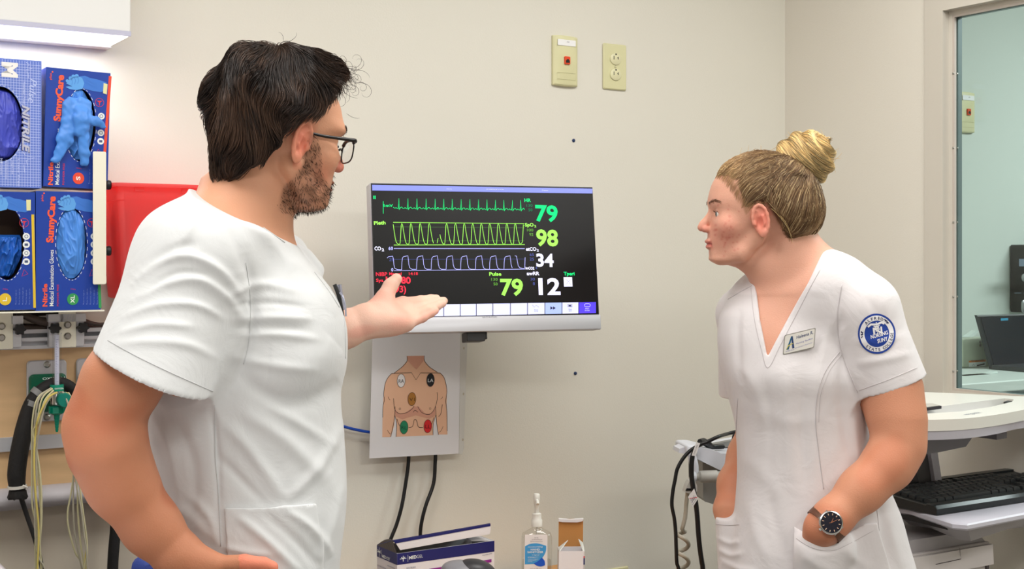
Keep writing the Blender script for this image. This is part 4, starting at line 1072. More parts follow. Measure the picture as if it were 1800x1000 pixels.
LN([(243, 318), (215, 350), (195, 395), (185, 470), (190, 510), (180, 560), (178, 640)]); LN([(600, 315), (625, 345), (640, 390), (648, 450), (640, 520), (648, 600), (650, 740)])
LN([(257, 500), (266, 580), (300, 612), (350, 606), (390, 580), (408, 556)]); LN([(575, 455), (578, 500), (560, 570), (530, 612), (500, 618), (460, 600), (434, 560)])
LN([(400, 602), (415, 588), (436, 602)]); LN([(268, 560), (264, 640), (250, 720), (236, 782)]); LN([(264, 620), (280, 680), (276, 782)]); LN([(565, 560), (570, 640), (575, 700), (586, 768)]); LN([(568, 620), (548, 690), (546, 768)])
LN([(368, 715), (396, 705), (408, 660), (418, 655), (428, 670), (440, 710), (472, 714)]); LN([(282, 650), (295, 690), (320, 720)]); LN([(552, 640), (536, 690), (508, 725)])
LN([(218, 488), (222, 502), (232, 512)], .0008); LN([(615, 488), (612, 498), (602, 505)], .0008); LN([(614, 545), (604, 610), (586, 634)]); LN([(212, 732), (222, 750), (234, 762)], .0008); LN([(620, 705), (606, 735), (590, 750)], .0008)
for (X, Y) in ((304, 577), (525, 575)): i.ring(zp(X, Y), .0022, .0006, n=14)
i.build('outline_drawing', mat('print_line', (70, 46, 40), .7), pap)
for (X, Y, c_, tcol, s_) in ((312, 371, (236, 232, 232), (70, 66, 70), 'RA'), (527, 366, (26, 26, 32), (240, 240, 240), 'LA'), (391, 505, (178, 120, 50), (84, 56, 26), 'V1'), (333, 712, (28, 132, 92), (12, 66, 44), 'RL'), (507, 704, (214, 34, 38), (110, 12, 16), 'LL')):
    sp = Ink(.0018); sp.disc(zp(X, Y), .0100, .0148, 32); o = sp.build('electrode_spot', mat('spot_%s' % s_, c_, .6), pap)
    ln = Ink(.0021); ln.ring(zp(X, Y), .0100, .0008, .0148, 32); ln.build('spot_outline', mat('print_line', (70, 46, 40)), o)
    ln = Ink(.0022); ln.text(s_, zp(X-20, Y+15), zp(X+20, Y+15), h=.0082, bold=.0); ln.build('spot_lettering', mat('spot_ink_%s' % s_, tcol, .6), o)
# cables in the middle
M_cable = mat('cable_black', (18, 18, 20), .4)
world_cable('power_cable', 'left black cable hanging from behind the electrode chart', 'cable', [wp(719, 770, .012), wp(718, 812, .014), wp(713, 850, .016), wp(706, 890, .02), wp(697, 922, .02), wp(686, 950, .02), wp(676, 985, .02), wp(668, 1080, .02)], .0042, M_cable)
world_cable('power_cable', 'right black cable hanging from behind the electrode chart', 'cable', [wp(767, 770, .012), wp(765, 812, .014), wp(762, 850, .016), wp(748, 890, .02), wp(740, 925, .02), wp(739, 960, .02), wp(741, 1080, .02)], .0042, M_cable)
world_cable('network_cable', 'blue network cable running along the wall to the chart', 'cable', [wp(545, 742, .02), wp(575, 744, .02), wp(601, 749, .02), wp(625, 755, .02), wp(655, 760, .02), wp(700, 762, .012)], .0032, mat('cable_blue', (18, 72, 178), .4))

# ---------------------------------------------------------------- table with supplies
TZ = .745; TWD = .66
tb0 = wall_pt(WF(600, 700)[0], .0, 0)
tb = thing('side_table', 'light wood side table against the wall under the monitor', 'table', wall_pt(WF(992, 990, .03)[0]-TWD, .03, 0), A)
MB().rbox(0, -.62, TZ-.03, TWD, 0, TZ, .01, axis='z').build('table_top', mat('wood_orange', (206, 150, 88), .4, var=.15, vscale=10, stretch=(1, 6, 1)), tb)
for xx in (.02, TWD-.06):
    for yy in (-.60, -.06): MB().box(xx, yy, 0, xx+.04, yy+.04, TZ-.03).build('leg', M_alu, tb)
def on_z(px, py, z):
    Y = (CZ-z)*F/(py-HY); return Vector(((px-CX)*Y/F, Y, z))
# MEDGEL box
bY = 2.66; c0 = at(698, 973, bY); bxh = c0.z-TZ-.001
bx = thing('electrode_box', 'open white and navy electrode box with raised lid on the table', 'box', (c0.x, c0.y, TZ+.001), A)
BM_ = Matrix.Translation((c0.x, c0.y, TZ+.001)) @ Matrix.Rotation(A, 4, 'Z'); fB = frameM(BM_)
wB = fB(869, 950)[0]; dB = .092; t_ = .0015
Mw = mat('card_white', (228, 224, 226), .5); Mn = mat('card_navy', (28, 32, 100), .4); Mk = mat('card_dark_inside', (42, 38, 38), .8)
for nm, bb in (('front_panel', (0, 0, 0, wB, t_, bxh)), ('rear_panel', (0, dB-t_, 0, wB, dB, bxh)), ('side_panel', (0, t_, 0, t_, dB-t_, bxh)), ('side_panel', (wB-t_, t_, 0, wB, dB-t_, bxh)), ('bottom_panel', (t_, t_, 0, wB-t_, dB-t_, t_))):
    MB().box(*bb).build(nm, Mw, bx)
MB().box(t_, t_, t_, wB-t_, dB-t_, bxh*.8).build('dark_interior', Mk, bx)  # dark block that gives the open box its black interior
band = bxh-fB(698, 993)[1]
i = Ink(.0004); i.rect(0, bxh-band, wB, bxh); i.build('navy_band', Mn, bx)
mb = MB(); mb.box(-.0005, 0, bxh-band, 0, dB, bxh); mb.build('navy_band', Mn, bx)
zb7 = lambda X, Y: fB(640+X/7.5, 900+Y/7.5, .0008)
i = Ink(.0008); i.text('MED', zb7(593, 624), zb7(692, 609), h=.0068, bold=.03); i.text('GEL', zb7(696, 608), zb7(775, 597), h=.0068, bold=-.01)
i.line([zb7(577, 655), zb7(577, 565)], .0006)
def star(i, f, X, Y, s=1):
    for (dx, dy) in ((0, -36), (-26, -16), (26, -22), (-42, 8), (42, -2)):
        i.line([f(X, Y+5), f(X+dx*.5-dy*.1, Y+dy*.5), f(X+dx, Y+dy)], .0013)
    i.line([f(X, Y), f(X+2, Y+38)], .0016)
star(i, zb7, 515, 612); i.build('lettering', WHITE, bx)
def side_ink(fn, nm, m):
    i = Ink(0); fn(i); mb = MB(); mb.v = [(-.0012, v[0], v[2]) for v in i.m.v]; mb.f = i.m.f; return mb.build(nm, m, bx)
Q_ = lambda X, z: ((435-X)/(435-107)*dB, z)           # side panel: depth from zoomed column
side_ink(lambda i: (i.text('MED', Q_(200, bxh-band*.62), Q_(265, bxh-band*.62), h=.0062, bold=.03), i.text('GEL', Q_(270, bxh-band*.62), Q_(332, bxh-band*.62), h=.0062), [i.line([Q_(152, bxh-band*.5), Q_(152+dx, bxh-band*.5+dz)], .0014) for dx, dz in ((0, .009), (-28, .004), (28, .004), (-32, -.001), (32, -.001), (0, -.010))], i.line([Q_(190, bxh-band*.2), Q_(190, bxh-band*.8)], .0006)), 'lettering', WHITE)
side_ink(lambda i: (i.text('ECG ELECTRODE', Q_(125, bxh-band-.016), Q_(260, bxh-band-.016), h=.0034), i.text('10 pouches', Q_(290, bxh-band-.008), Q_(405, bxh-band-.008), h=.002, bold=.02)), 'small_lettering', mat('ink_slate', (70, 84, 120)))
i = Ink(.0008); i.text('ELECTRODE', zb7(560, 748), zb7(680, 735), h=.0032); i.text('10 pouches of 50', zb7(1560, 575), zb7(1685, 550), h=.002, bold=.02); i.build('small_lettering', mat('ink_slate', (70, 84, 120)), bx)
i = Ink(.0007); i.poly([zb7(860, 748), zb7(860, 800), zb7(1680, 660), zb7(1680, 620)]); i.build('purple_stripe', mat('ink_purple', (140, 38, 140), .45), bx)
# lid, hinged at the rear, with a white tuck flap
l0 = fB(691, 951, .0); l1 = fB(863, 921, .0)
za_, zb1 = l0[1], l1[1]
mb = MB(); mb.add([(0, dB, bxh), (wB, dB, bxh+.012), (l1[0], .003, zb1), (l0[0], .003, za_), (0, dB, bxh+t_), (wB, dB, bxh+.012+t_), (l1[0], .003, zb1+t_), (l0[0], .003, za_+t_)],
       [(0, 1, 2, 3), (4, 7, 6, 5), (0, 4, 5, 1), (1, 5, 6, 2), (2, 6, 7, 3), (3, 7, 4, 0)]); mb.build('lid', Mn, bx)
mb = MB(); a_ = [fB(695, 954, .0), fB(862, 924, .0), fB(862.5, 936, .003), fB(861, 939, .003), fB(704, 967, .003)]
mb.prism([(p[0], p[1]) for p in a_], -.002, 0); mb.build('tuck_flap', Mw, bx)
mb = MB(); mb.prism([fB(692, 950.5, .002), fB(862, 920.5, .002), fB(862, 924.5, .002), fB(695, 955, .002)], -.0026, .0006); mb.build('lid_edge', Mn, bx)
mb = MB(); rr_ = [] 
for k_ in range(9):
    u = k_/8; rr_.append([(-.0+l0[0]*u, dB*(1-u)*.95+.004, bxh+.001+(za_-bxh)*math.sin(u*math.pi/2)), (l0[0]*u+.010*u, dB*(1-u)*.95+.004, bxh-.004)])
v_ = [p for r__ in rr_ for p in r__]; mb.add(v_, [(2*k_, 2*k_+1, 2*k_+3, 2*k_+2) for k_ in range(8)]); o = mb.build('dust_flap', mat('flap_grey', (86, 80, 80), .5), bx); md = o.modifiers.new('s', 'SOLIDIFY'); md.thickness = .0012
mb = MB(); mb.add([(wB-.003, .004, bxh), (wB-.003, dB*.8, bxh), (wB-.05, dB*.6, bxh+.006), (wB-.05, .01, bxh+.004)], [(0, 1, 2, 3)]); o = mb.build('dust_flap', Mw, bx); md = o.modifiers.new('s', 'SOLIDIFY'); md.thickness = .0012
# rounded device
dv = at(822, 986, 2.50); dvz = dv.z
dt = thing('handheld_device', 'rounded silver and black handheld scanner standing in front of the box', 'scanner', (dv.x, dv.y, TZ), R(12))
fl = Field(); Rt = Matrix.Rotation(R(14), 4, 'Y')
fl.ball((0, 0, dvz-TZ-.024), (.052, .036, .024), k=.01, R_=Rt); fl.cone((-.01, 0, .07), (-.005, 0, .02), .02, .017, k=.03); fl.ball((0, 0, .012), (.04, .035, .014), k=.01)
V, Q = surface(fl, .0022, smooth=2); np_mesh('body', V+np.array([dv.x, dv.y, TZ]), Q, mat('silver_plastic', (142, 142, 148), .3), dt, origin=dt.location, rz=0)
fl = Field(); fl.ball((.016, -.004, dvz-TZ-.020), (.040, .030, .0235), k=.01, R_=Rt)
V, Q = surface(fl, .0018, smooth=2); np_mesh('black_cover', V+np.array([dv.x, dv.y, TZ]), Q, mat('device_dark', (52, 52, 56), .35), dt, origin=dt.location, rz=0)
# sanitizer bottle
bY = 2.80; bc = at(943.5, 940, bY); s_ = bY/F
bo = thing('sanitizer_bottle', 'clear pump bottle of hand sanitizer with white and blue label', 'bottle', (bc.x, bc.y, TZ+.0005), R(4))
hz = lambda py: CZ-(py-HY)*s_-TZ
mb = MB(); rings = []
for (w_, d_, z_) in ((.026, .016, 0), (.031, .020, .004), (.0325, .021, .012), (.0325, .021, hz(944)), (.030, .019, hz(937)), (.020, .014, hz(932)), (.0105, .0105, hz(928)), (.0105, .0105, hz(920))):
    n_ = 40; e_ = 3.2 if w_ > .02 else 2
    ring = []
    for k_ in range(n_):
        c_, q_ = math.cos(2*math.pi*k_/n_), math.sin(2*math.pi*k_/n_)
        ring.append((w_*math.copysign(abs(c_)**(2/e_), c_), d_*math.copysign(abs(q_)**(2/e_), q_), z_))
    rings.append(ring)
mb.loft(rings); mb.build('bottle_body', thin_glass('bottle_plastic', (.965, .97, .965), .04, 2.2), bo, angle=50)
mb = MB(); gel = []
for (w_, d_, z_) in ((.024, .014, .003), (.0305, .0185, .012), (.0305, .0185, hz(985))):
    gel.append([(w_*math.copysign(abs(math.cos(2*math.pi*k_/40))**(2/3.2), math.cos(2*math.pi*k_/40)), d_*math.copysign(abs(math.sin(2*math.pi*k_/40))**(2/3.2), math.sin(2*math.pi*k_/40)), z_) for k_ in range(40)])
mb.loft(gel); mb.build('sanitizer_gel', thin_glass('gel', (.93, .92, .90), .04, 1.0), bo, angle=50)
MB().lathe([(.0118, hz(925)), (.0118, hz(914)), (.0098, hz(912)), (.0098, hz(903)), (.008, hz(902))], n=26).build('pump_collar', mat('pump_white', (222, 220, 212), .35), bo, angle=40)
MB().lathe([(.0045, hz(903)), (.0045, hz(893)), (.0065, hz(886)), (.0068, hz(874)), (.0062, hz(869)), (.0050, hz(868))], n=20).build('pump_head', mat('pump_white', (222, 220, 212)), bo, angle=40)
mb = MB(); mb.tube([(0, -.003, hz(879)), (0, -.018, hz(880)), (0, -.024, hz(883))], .0035, n=10); mb.build('spout', mat('pump_white', (222, 220, 212)), bo, angle=40)
mb = MB(); mb.tube([(0, 0, hz(925)), (.001, 0, .02)], .002, spline=False); mb.build('dip_tube', mat('pump_white', (222, 220, 212)), bo)
fBo = frameM(Matrix.Translation((bc.x, bc.y, TZ+.0005)) @ Matrix.Rotation(R(4), 4, 'Z'))
z6 = lambda X, Y: fBo(880+X/6.667, 850+Y/6.667, .0225)
lp = [z6(286, 600), z6(549, 600), z6(549, 1150), z6(270, 1150)]
MB().prism(lp, -.0222, -.0212).build('label', mat('label_white', (234, 230, 230), .5), bo)
i = Ink(.0226); i.poly(bez([z6(286, 735), z6(340, 708), (z6(430, 700)), z6(534, 728)], 6)+bez([z6(534, 728), z6(528, 800), z6(480, 880), z6(400, 940)], 6)+[z6(284, 945)]); i.build('label_blue_field', mat('ink_sky', (66, 156, 218), .5), bo)
i = Ink(.0229); i.poly(bez([z6(386, 935), z6(440, 905), z6(482, 865)], 6)+bez([z6(482, 865), z6(515, 905), z6(520, 955)], 6)+bez([z6(520, 955), z6(470, 970), z6(420, 958), z6(386, 935)], 6)[:-1]); i.build('label_drop', mat('ink_royal', (20, 84, 200), .5), bo)
i = Ink(.0232); i.text('moisturizing', z6(322, 748), z6(492, 746), h=.0032); i.text('HAND', z6(352, 782), z6(460, 782), h=.0042, bold=.02); i.text('SANITIZER', z6(314, 812), z6(500, 812), h=.0042, bold=.02); i.text('original', z6(365, 840), z6(452, 840), h=.0024)
for k_, (x1_, y_) in enumerate(((450, 862), (405, 868), (440, 888), (415, 902), (372, 916))): i.text('with aloe and vitamin E', z6(318, y_), z6(x1_, y_), h=.0018)
i.build('lettering', WHITE, bo)
i = Ink(.0232)
for k_, (a_, b_, y_) in enumerate(((395, 440, 636), (365, 490, 658), (350, 490, 682))): i.text(['spring', 'meadow', 'blossoms'][k_], z6(a_, y_), z6(b_, y_), h=.0028)
i.text('10 fl oz (295 mL)', z6(345, 998), z6(480, 998), h=.002); i.build('small_lettering', mat('ink_grey2', (150, 146, 156), .6), bo)
# small open carton
cY = 2.78; cc = at(983.5, 970, cY); cw = 44*cY/F; chh = cc.z-TZ
ct = thing('small_carton', 'small open carton with brown inside flap standing beside the sanitizer', 'carton', (cc.x, cc.y, TZ+.0005), R(3))
cd = .05
for nm, bb in (('front_panel', (0, 0, 0, cw, .0012, chh)), ('side_panel', (0, .0012, 0, .0012, cd, chh)), ('side_panel', (cw-.0012, .0012, 0, cw, cd, chh)), ('rear_panel', (.0012, cd-.0012, 0, cw-.0012, cd, chh)), ('bottom_panel', (.0012, .0012, 0, cw-.0012, cd-.0012, .0012))):
    MB().box(*bb).build(nm, Mw, ct)
kz = CZ-(913-HY)*(cY+cd)/F-TZ
mb = MB(); mb.add([(0.002, cd, chh*.96), (cw+.002, cd, chh*.96), (cw+.003, cd+.003, kz), (.003, cd+.003, kz)], [(0, 1, 2, 3)]); o = mb.build('rear_flap', mat('card_brown', (190, 132, 72), .75), ct); o.modifiers.new('s', 'SOLIDIFY').thickness = .0012
mb = MB(); mb.prism([(.002, kz-.004), (cw*.2, kz-.0055), (cw*.8, kz-.0065), (cw+.001, kz-.004), (cw+.003, kz+.001), (cw*.5, kz-.0005), (.003, kz+.0015)], cd-.004, cd+.006); mb.build('flap_tip', Mw, ct)
for pts in ([(0, .002, chh), (0, cd*.8, chh), (.020, cd*.5, chh+.019), (.003, .006, chh+.004)], [(cw, .002, chh), (cw, cd*.8, chh+.01), (cw-.011, cd*.4, chh+.022), (cw-.003, .006, chh-.001)]):
    mb = MB(); mb.add(pts, [(0, 1, 2, 3)]); o = mb.build('dust_flap', mat('card_white_flap', (220, 220, 214), .6), ct); o.modifiers.new('s', 'SOLIDIFY').thickness = .001
mb = MB(); mb.add([(-.001, -.0005, chh+.001), (cw-.002, -.0005, chh+.001), (cw-.004, -.010, -.0+.03), (-.004, -.010, .03)], [(0, 1, 2, 3)]); o = mb.build('front_flap', Mw, ct); o.modifiers.new('s', 'SOLIDIFY').thickness = .001
MB().box(cw-.004, -.001, chh-.028, cw+.0006, 0, chh-.014).build('navy_mark', Mn, ct)
MB().box(cw-.004, -.001, chh-.0135, cw+.0006, 0, chh-.010).build('red_mark', mat('ink_red', (214, 50, 66)), ct)

# ---------------------------------------------------------------- computer cart on the right
M_cw = mat('cart_white', (226, 224, 216), .35); M_cg = mat('cart_grey', (112, 110, 114), .5); M_cg2 = mat('cart_dark_grey', (84, 82, 84), .5); M_cl = mat('cart_lilac', (200, 198, 208), .4)
WZ = 1.170
cart = thing('computer_cart', 'white mobile computer cart with worktop, keyboard tray and drawer on the right', 'cart', (.93, 2.80, 0), A)
ML = Matrix.Translation((.93, 2.80, 0)) @ Matrix.Rotation(A, 4, 'Z'); MLi = ML.inverted()
def lc(px, py, z): q = MLi @ on_z(px, py, z); return (q.x, q.y)
top = [lc(*p, WZ) for p in bez([(1608, 738), (1650, 737.5), (1700, 735), (1750, 729), (1800, 720), (1850, 709), (1880, 700)], 5)]
far = [lc(*p, WZ) for p in ((1855, 697), (1820, 697), (1785, 696), (1700, 692), (1640, 689.5), (1608, 688.5))]
outl = top+far
def off_(pts, k):
    c = np.mean(pts, 0); return [tuple(np.array(p)+(c-np.array(p))/np.linalg.norm(c-np.array(p))*k) for p in pts]
slot = [lc(*p, WZ) for p in ((1626, 727), (1690, 723), (1742, 715), (1779, 706), (1782, 702), (1766, 700), (1700, 708), (1660, 713.5), (1626, 717))]
def ring_plate(outer, hole, z0, z1):
    "plate with a hole, walls included"
    mb = MB(); from mathutils.geometry import tessellate_polygon
    vs = [Vector((p[0], p[1], 0)) for p in outer]; hs = [Vector((p[0], p[1], 0)) for p in hole]
    t_ = tessellate_polygon([vs, hs]); allp = outer+hole
    mb.add([(p[0], p[1], z1) for p in allp], [tuple(q) for q in t_]); mb.add([(p[0], p[1], z0) for p in allp], [tuple(q)[::-1] for q in t_])
    for lst in (outer, hole):
        n_ = len(lst); mb.add([(p[0], p[1], z0) for p in lst]+[(p[0], p[1], z1) for p in lst], [(k_, (k_+1) % n_, n_+(k_+1) % n_, n_+k_) for k_ in range(n_)])
    return mb
ring_plate(outl, slot, WZ-.022, WZ).build('worktop', M_cw, cart)
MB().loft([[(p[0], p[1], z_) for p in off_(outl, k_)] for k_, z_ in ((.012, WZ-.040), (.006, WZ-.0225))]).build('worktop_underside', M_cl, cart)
sp = lc(1700, 737, WZ)
i = MB(); v, f = glyphs('ergotek', .0, 0)
q0_, q1_ = Vector((*lc(1700, 729.5, WZ), 0)), Vector((*lc(1727, 725.5, WZ), 0)); ux = (q1_-q0_); w_ = v[:, 0].max(); uy = Vector((-ux.y, ux.x, 0)).normalized()*ux.length/w_
i.add([tuple(q0_+ux*(a_/w_)+uy*b_*1.2+Vector((0, 0, WZ+.0004))) for a_, b_ in v], f); i.build('lettering', mat('ink_badge2', (150, 152, 164), .5), cart)
MB().prism([lc(*p, WZ) for p in ((1779, 705), (1782, 702), (1772, 700.5), (1764, 703))], WZ-.03, WZ-.004, axis='z').build('slot_clip', M_black, cart)
# support beam, neck and column
def vbox(pts, z_nom, y0, y1): pass
nb = Vector((*lc(1660, 770, WZ-.06), 0))
fC = lambda px, py, d: frameM(ML)(px, py, d)
dC = .10
beam = [fC(1560, 765, dC), fC(1713, 763, dC), (fC(1698, 785, dC)), fC(1650, 795, dC), fC(1560, 806, dC)]
MB().prism(beam, -dC, -dC+.12).build('support_beam', M_cg, cart)
for (a_, b_) in ((1660, 1674), (1752, 1770)):
    p_ = [fC(a_, 761, dC+.02), fC(b_, 759, dC+.02), fC(b_, 770, dC+.02), fC(a_, 773, dC+.02)]; MB().prism(p_, -dC-.02, -dC+.05).build('beam_bracket', M_cg, cart)
rl = [fC(1560, 752, dC+.03), fC(1780, 743, dC+.03), fC(1778, 762, dC+.03), fC(1560, 772, dC+.03)]
MB().prism([fC(1560, 762, dC-.01), fC(1768, 752, dC-.01), fC(1766, 762, dC-.01), fC(1560, 775, dC-.01)], -dC+.01, -dC+.12).build('cable_channel', mat('black_plastic', (24, 24, 26)), cart)
neck = [fC(1603, 800, -.03), fC(1646, 794, -.03), fC(1658, 870, -.03), fC(1624, 880, -.03)]
MB().prism(neck, .03, .065).build('neck_plate', M_cg2, cart)
MB().prism([fC(1636, 795, -.02), fC(1648, 794, -.02), fC(1660, 872, -.02), fC(1648, 872, -.02)], .02, .070).build('neck_edge', M_cl, cart)
MB().rbox(-.20, .07, .12, -.12, .15, 1.02, .015, axis='z').build('column', M_cl, cart, angle=40)
# keyboard tray
KZ = .972
tray = [lc(*p, KZ) for p in ((1560, 888), (1600, 895), (1674, 918.5), (1700, 921), (1800, 902), (1900, 884), (1915, 876), (1905, 862), (1700, 840), (1560, 868))]
MB().loft([[(p[0], p[1], z_) for p in off_(tray, k_)] for k_, z_ in ((.006, KZ-.014), (0, KZ-.010), (0, KZ-.003), (.004, KZ))]).build('keyboard_tray', M_cl, cart, angle=40)
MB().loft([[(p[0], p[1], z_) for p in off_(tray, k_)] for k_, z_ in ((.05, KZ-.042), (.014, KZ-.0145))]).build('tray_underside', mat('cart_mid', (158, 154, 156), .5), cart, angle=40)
q = lc(1665, 916, KZ-.01); 
MB().prism([lc(*p, KZ-.014) for p in ((1584, 903), (1664, 922), (1672, 921), (1640, 906), (1600, 898))], KZ-.024, KZ-.012, axis='z').build('tray_gap', mat('black_plastic', (24, 24, 26)), cart)
MB().box(-.18, .02, KZ-.05, -.14, .09, KZ-.03).build('tray_arm', M_cg, cart)
# drawer unit
DZt = .915
db = [lc(*p, DZt) for p in ((1590, 990), (1738, 953), (1736, 938), (1590, 955))]
x0_ = fC(1565, 990, .10)[0]; fr_ = fC(1738, 952, .10); lo_ = fC(1743, 990, .10)
MB().rbox(x0_, -.10, .50, fr_[0]+.004, .16, fr_[1], .004).build('drawer_housing', mat('drawer_grey', (196, 190, 188), .5), cart)
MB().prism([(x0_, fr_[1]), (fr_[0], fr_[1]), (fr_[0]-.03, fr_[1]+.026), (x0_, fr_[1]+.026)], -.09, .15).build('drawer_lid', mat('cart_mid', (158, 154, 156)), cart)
a_ = fC(1560, 1003, .106); 
MB().prism([(x0_+.003, fr_[1]-.004), (fr_[0]+.003, fr_[1]-.004), (fr_[0]+.006, lo_[1]), (x0_+.003, lo_[1])], -.108, -.1015).build('drawer_front', mat('drawer_front', (206, 200, 198), .45), cart)
zz7 = lambda X, Y: fC(1560+X/5.554, 820+Y/5.554, .1085)
i = Ink(.1086); i.line([zz7(470, 955), zz7(718, 902), zz7(704, 795)], .0016); i.build('drawer_groove', mat('groove', (72, 64, 64), .7), cart)
MB().box(fr_[0]-.012, -.104, .52, fr_[0]-.004, -.1005, lo_[1]-.002).build('side_slot', mat('groove', (72, 64, 64)), cart)
# base with casters
for k_ in range(2):
    MB().rbox(-.24, -.02+.20*k_, .08, .22, .04+.20*k_, .13, .012, axis='x').build('base_beam', M_cl, cart, angle=40)
MB().rbox(-.22, -.02, .085, -.10, .24, .125, .01, axis='y').build('base_bridge', M_cl, cart, angle=40)
for xx in (-.21, .19):
    for yy in (.01, .21): MB().lathe([(.030, -.014), (.036, -.008), (.036, .008), (.030, .014)], c=(xx, yy, .0365), axis='y', n=20).build('caster', M_black, cart, angle=40)
# dark tablet corner lying on the worktop
qa = [lc(*p, WZ) for p in ((1655, 713.5), (1610, 719), (1600, 712), (1642, 710.5))]
tbq = [tuple(MLi @ on_z(px, py, WZ+.006))[:2] for px, py in ((1655, 714), (1612, 719.5), (1606, 711), (1640, 710))]
tbl = thing('tablet', 'thin dark tablet lying on the cart worktop behind the arm', 'tablet', ML @ Vector((tbq[0][0], tbq[0][1], WZ+.0008)), A)
MB().loft([[(p[0]-tbq[0][0], p[1]-tbq[0][1], z_) for p in tbq] for z_ in (0, .006)]).build('case', mat('tablet_dark', (46, 42, 48), .3), tbl)
MB().loft([[(p[0]-tbq[0][0], p[1]-tbq[0][1], z_) for p in off_(tbq, .004)] for z_ in (.0062, .0072)]).build('cover', mat('tablet_cover', (188, 184, 176), .45), tbl)

# keyboard with separate keys
k0 = on_z(1647, 906, KZ+.001)
kb = thing('keyboard', 'full size black computer keyboard with chunky keys on the cart tray', 'keyboard', (k0.x, k0.y, KZ+.001), A)
mb = MB(); KW, KD = .455, .185
prof = [(0, 0), (0, .012), (.006, .018), (.024, .020), (.030, .017), (KD-.02, .026), (KD, .030), (KD, 0)]
def body_x(x, dz=0): return [(x, p[0]+(.004 if 0 < x < KW and False else 0), p[1]+dz) for p in prof]
mb.loft([[(x, p[0]*k1+(1-k1)*.01, max(p[1]*k1, 0)) for p in prof] for x, k1 in ((0, .93), (.004, 1), (KW-.004, 1), (KW, .93))]); mb.build('keyboard_case', mat('keyboard_black', (26, 32, 34), .32), kb, angle=35)
bk = MB(); pts = [(x_, KD-.004+.014*math.sin(math.pi*min(1, max(0, (x_-.02)/.2)))**.7 if x_ < .22 else KD-.004+.006*math.sin(math.pi*(x_-.22)/.24)) for x_ in np.linspace(.0, KW, 24)]
bk.loft([[(p[0], p[1], z_) for p in [(0, KD-.02)]+pts+[(KW, KD-.02)]] for z_ in (.004, .030)]); bk.build('rear_ridge', mat('keyboard_black', (26, 32, 34)), kb)
Mkey = mat('key_black', (34, 38, 40), .45)
def key_mesh(w):
    m_ = MB(); h_ = .009; x_, y_ = w/2-.0009, .0083
    m_.loft([[(sx*(x_-k_), sy*(y_-k_)+o_, z_) for sx, sy in ((-1, -1), (1, -1), (1, 1), (-1, 1))] for k_, z_, o_ in ((0, 0, 0), (.0012, h_*.75, .0004), (.0022, h_, .0006))])
    return m_
cache = {}
def key(cx_, row, w):
    y_ = .038+row*.0195+(.006 if row == 5 else 0); z_ = .0158+(y_-.03)*.0665
    w = round(w, 4)
    if w not in cache: o = key_mesh(w).build('key', Mkey, kb); cache[w] = o
    else: o = cache[w].copy(); COL.objects.link(o); o.parent = kb
    o.location = (cx_, y_, z_); o.rotation_euler = (R(3.8), 0, 0)
U = .019
rows = {0: [1.25, 1.25, 1.25, 6.25, 1.25, 1.25, 1.25, 1.25], 1: [2.25]+[1]*10+[2.75], 2: [1.75]+[1]*11+[2.25], 3: [1.5]+[1]*12+[1.5], 4: [1]*13+[2], 5: [1, -1, 1, 1, 1, 1, -.5, 1, 1, 1, 1, -.5, 1, 1, 1, 1]}
for r_, ws in rows.items():
    x_ = .014
    for w_ in ws:
        if w_ > 0: key(x_+w_*U/2, r_, w_*U)
        x_ += abs(w_)*U
    xn = .014+15.25*U
    for c_ in range(3):
        if r_ in (3, 4, 5) or r_ == 0 or (r_ == 1 and c_ == 1): key(xn+(c_+.5)*U, r_, U)
    xp = xn+3.25*U
    for c_ in range(4):
        if r_ < 5: key(xp+(c_+.5)*U, r_, U)

# ---------------------------------------------------------------- second cart seen behind the woman
vY = 2.95
vc = at(1275, 800, vY); vs_ = thing('equipment_stand', 'pale grey equipment stand with tray and clamp behind the woman', 'stand', (vc.x, vc.y, 0), R(8))
MV = Matrix.Translation((vc.x, vc.y, 0)) @ Matrix.Rotation(R(8), 4, 'Z'); fV = frameM(MV)
Vp = lambda X, Y, d=0: fV(1160+X/3.571, 720+Y/3.571, d)
M_v = mat('stand_white', (206, 208, 216), .4); M_v2 = mat('stand_grey', (150, 148, 142), .5)
MB().prism([Vp(185, 235), Vp(245, 228), Vp(330, 250), (Vp(370, 268)), Vp(520, 262), Vp(520, 400), Vp(400, 390), Vp(215, 300), Vp(190, 285)], -.02, .10).build('tray_side', M_v, vs_)
MB().prism([Vp(245, 228, -.1), Vp(250, 215, -.1), Vp(520, 170, -.1), Vp(520, 210, -.1)], .08, .12).build('tray_back', M_v, vs_)
MB().prism([Vp(320, 222, -.05), Vp(520, 185, -.05), Vp(520, 235, -.05), Vp(330, 240, -.05)], .055, .075).build('tray_inner', mat('stand_inner', (126, 126, 122), .6), vs_)
MB().rbox(*(lambda a, b: (a[0], -.035, b[1], b[0], .06, a[1]))(Vp(140, 212), Vp(215, 278)), .006).build('corner_block', M_v, vs_, angle=40)
MB().prism([Vp(103, 262), Vp(108, 238), Vp(140, 226), Vp(142, 270)], -.02, .03).build('end_tab', M_v, vs_)
MB().prism([Vp(268, 330, -.02), Vp(520, 330, -.02), Vp(520, 620, -.02), Vp(340, 595, -.02), Vp(285, 578, -.02), Vp(272, 560, -.02)], .02, .14).build('housing', mat('stand_housing', (142, 142, 138), .5), vs_)
c_ = Vp(300, 412, .03); r_ = abs(Vp(300, 375, .03)[1]-Vp(300, 450, .03)[1])/2
x1_, x2_ = Vp(228, 412, .03)[0], Vp(345, 412, .03)[0]
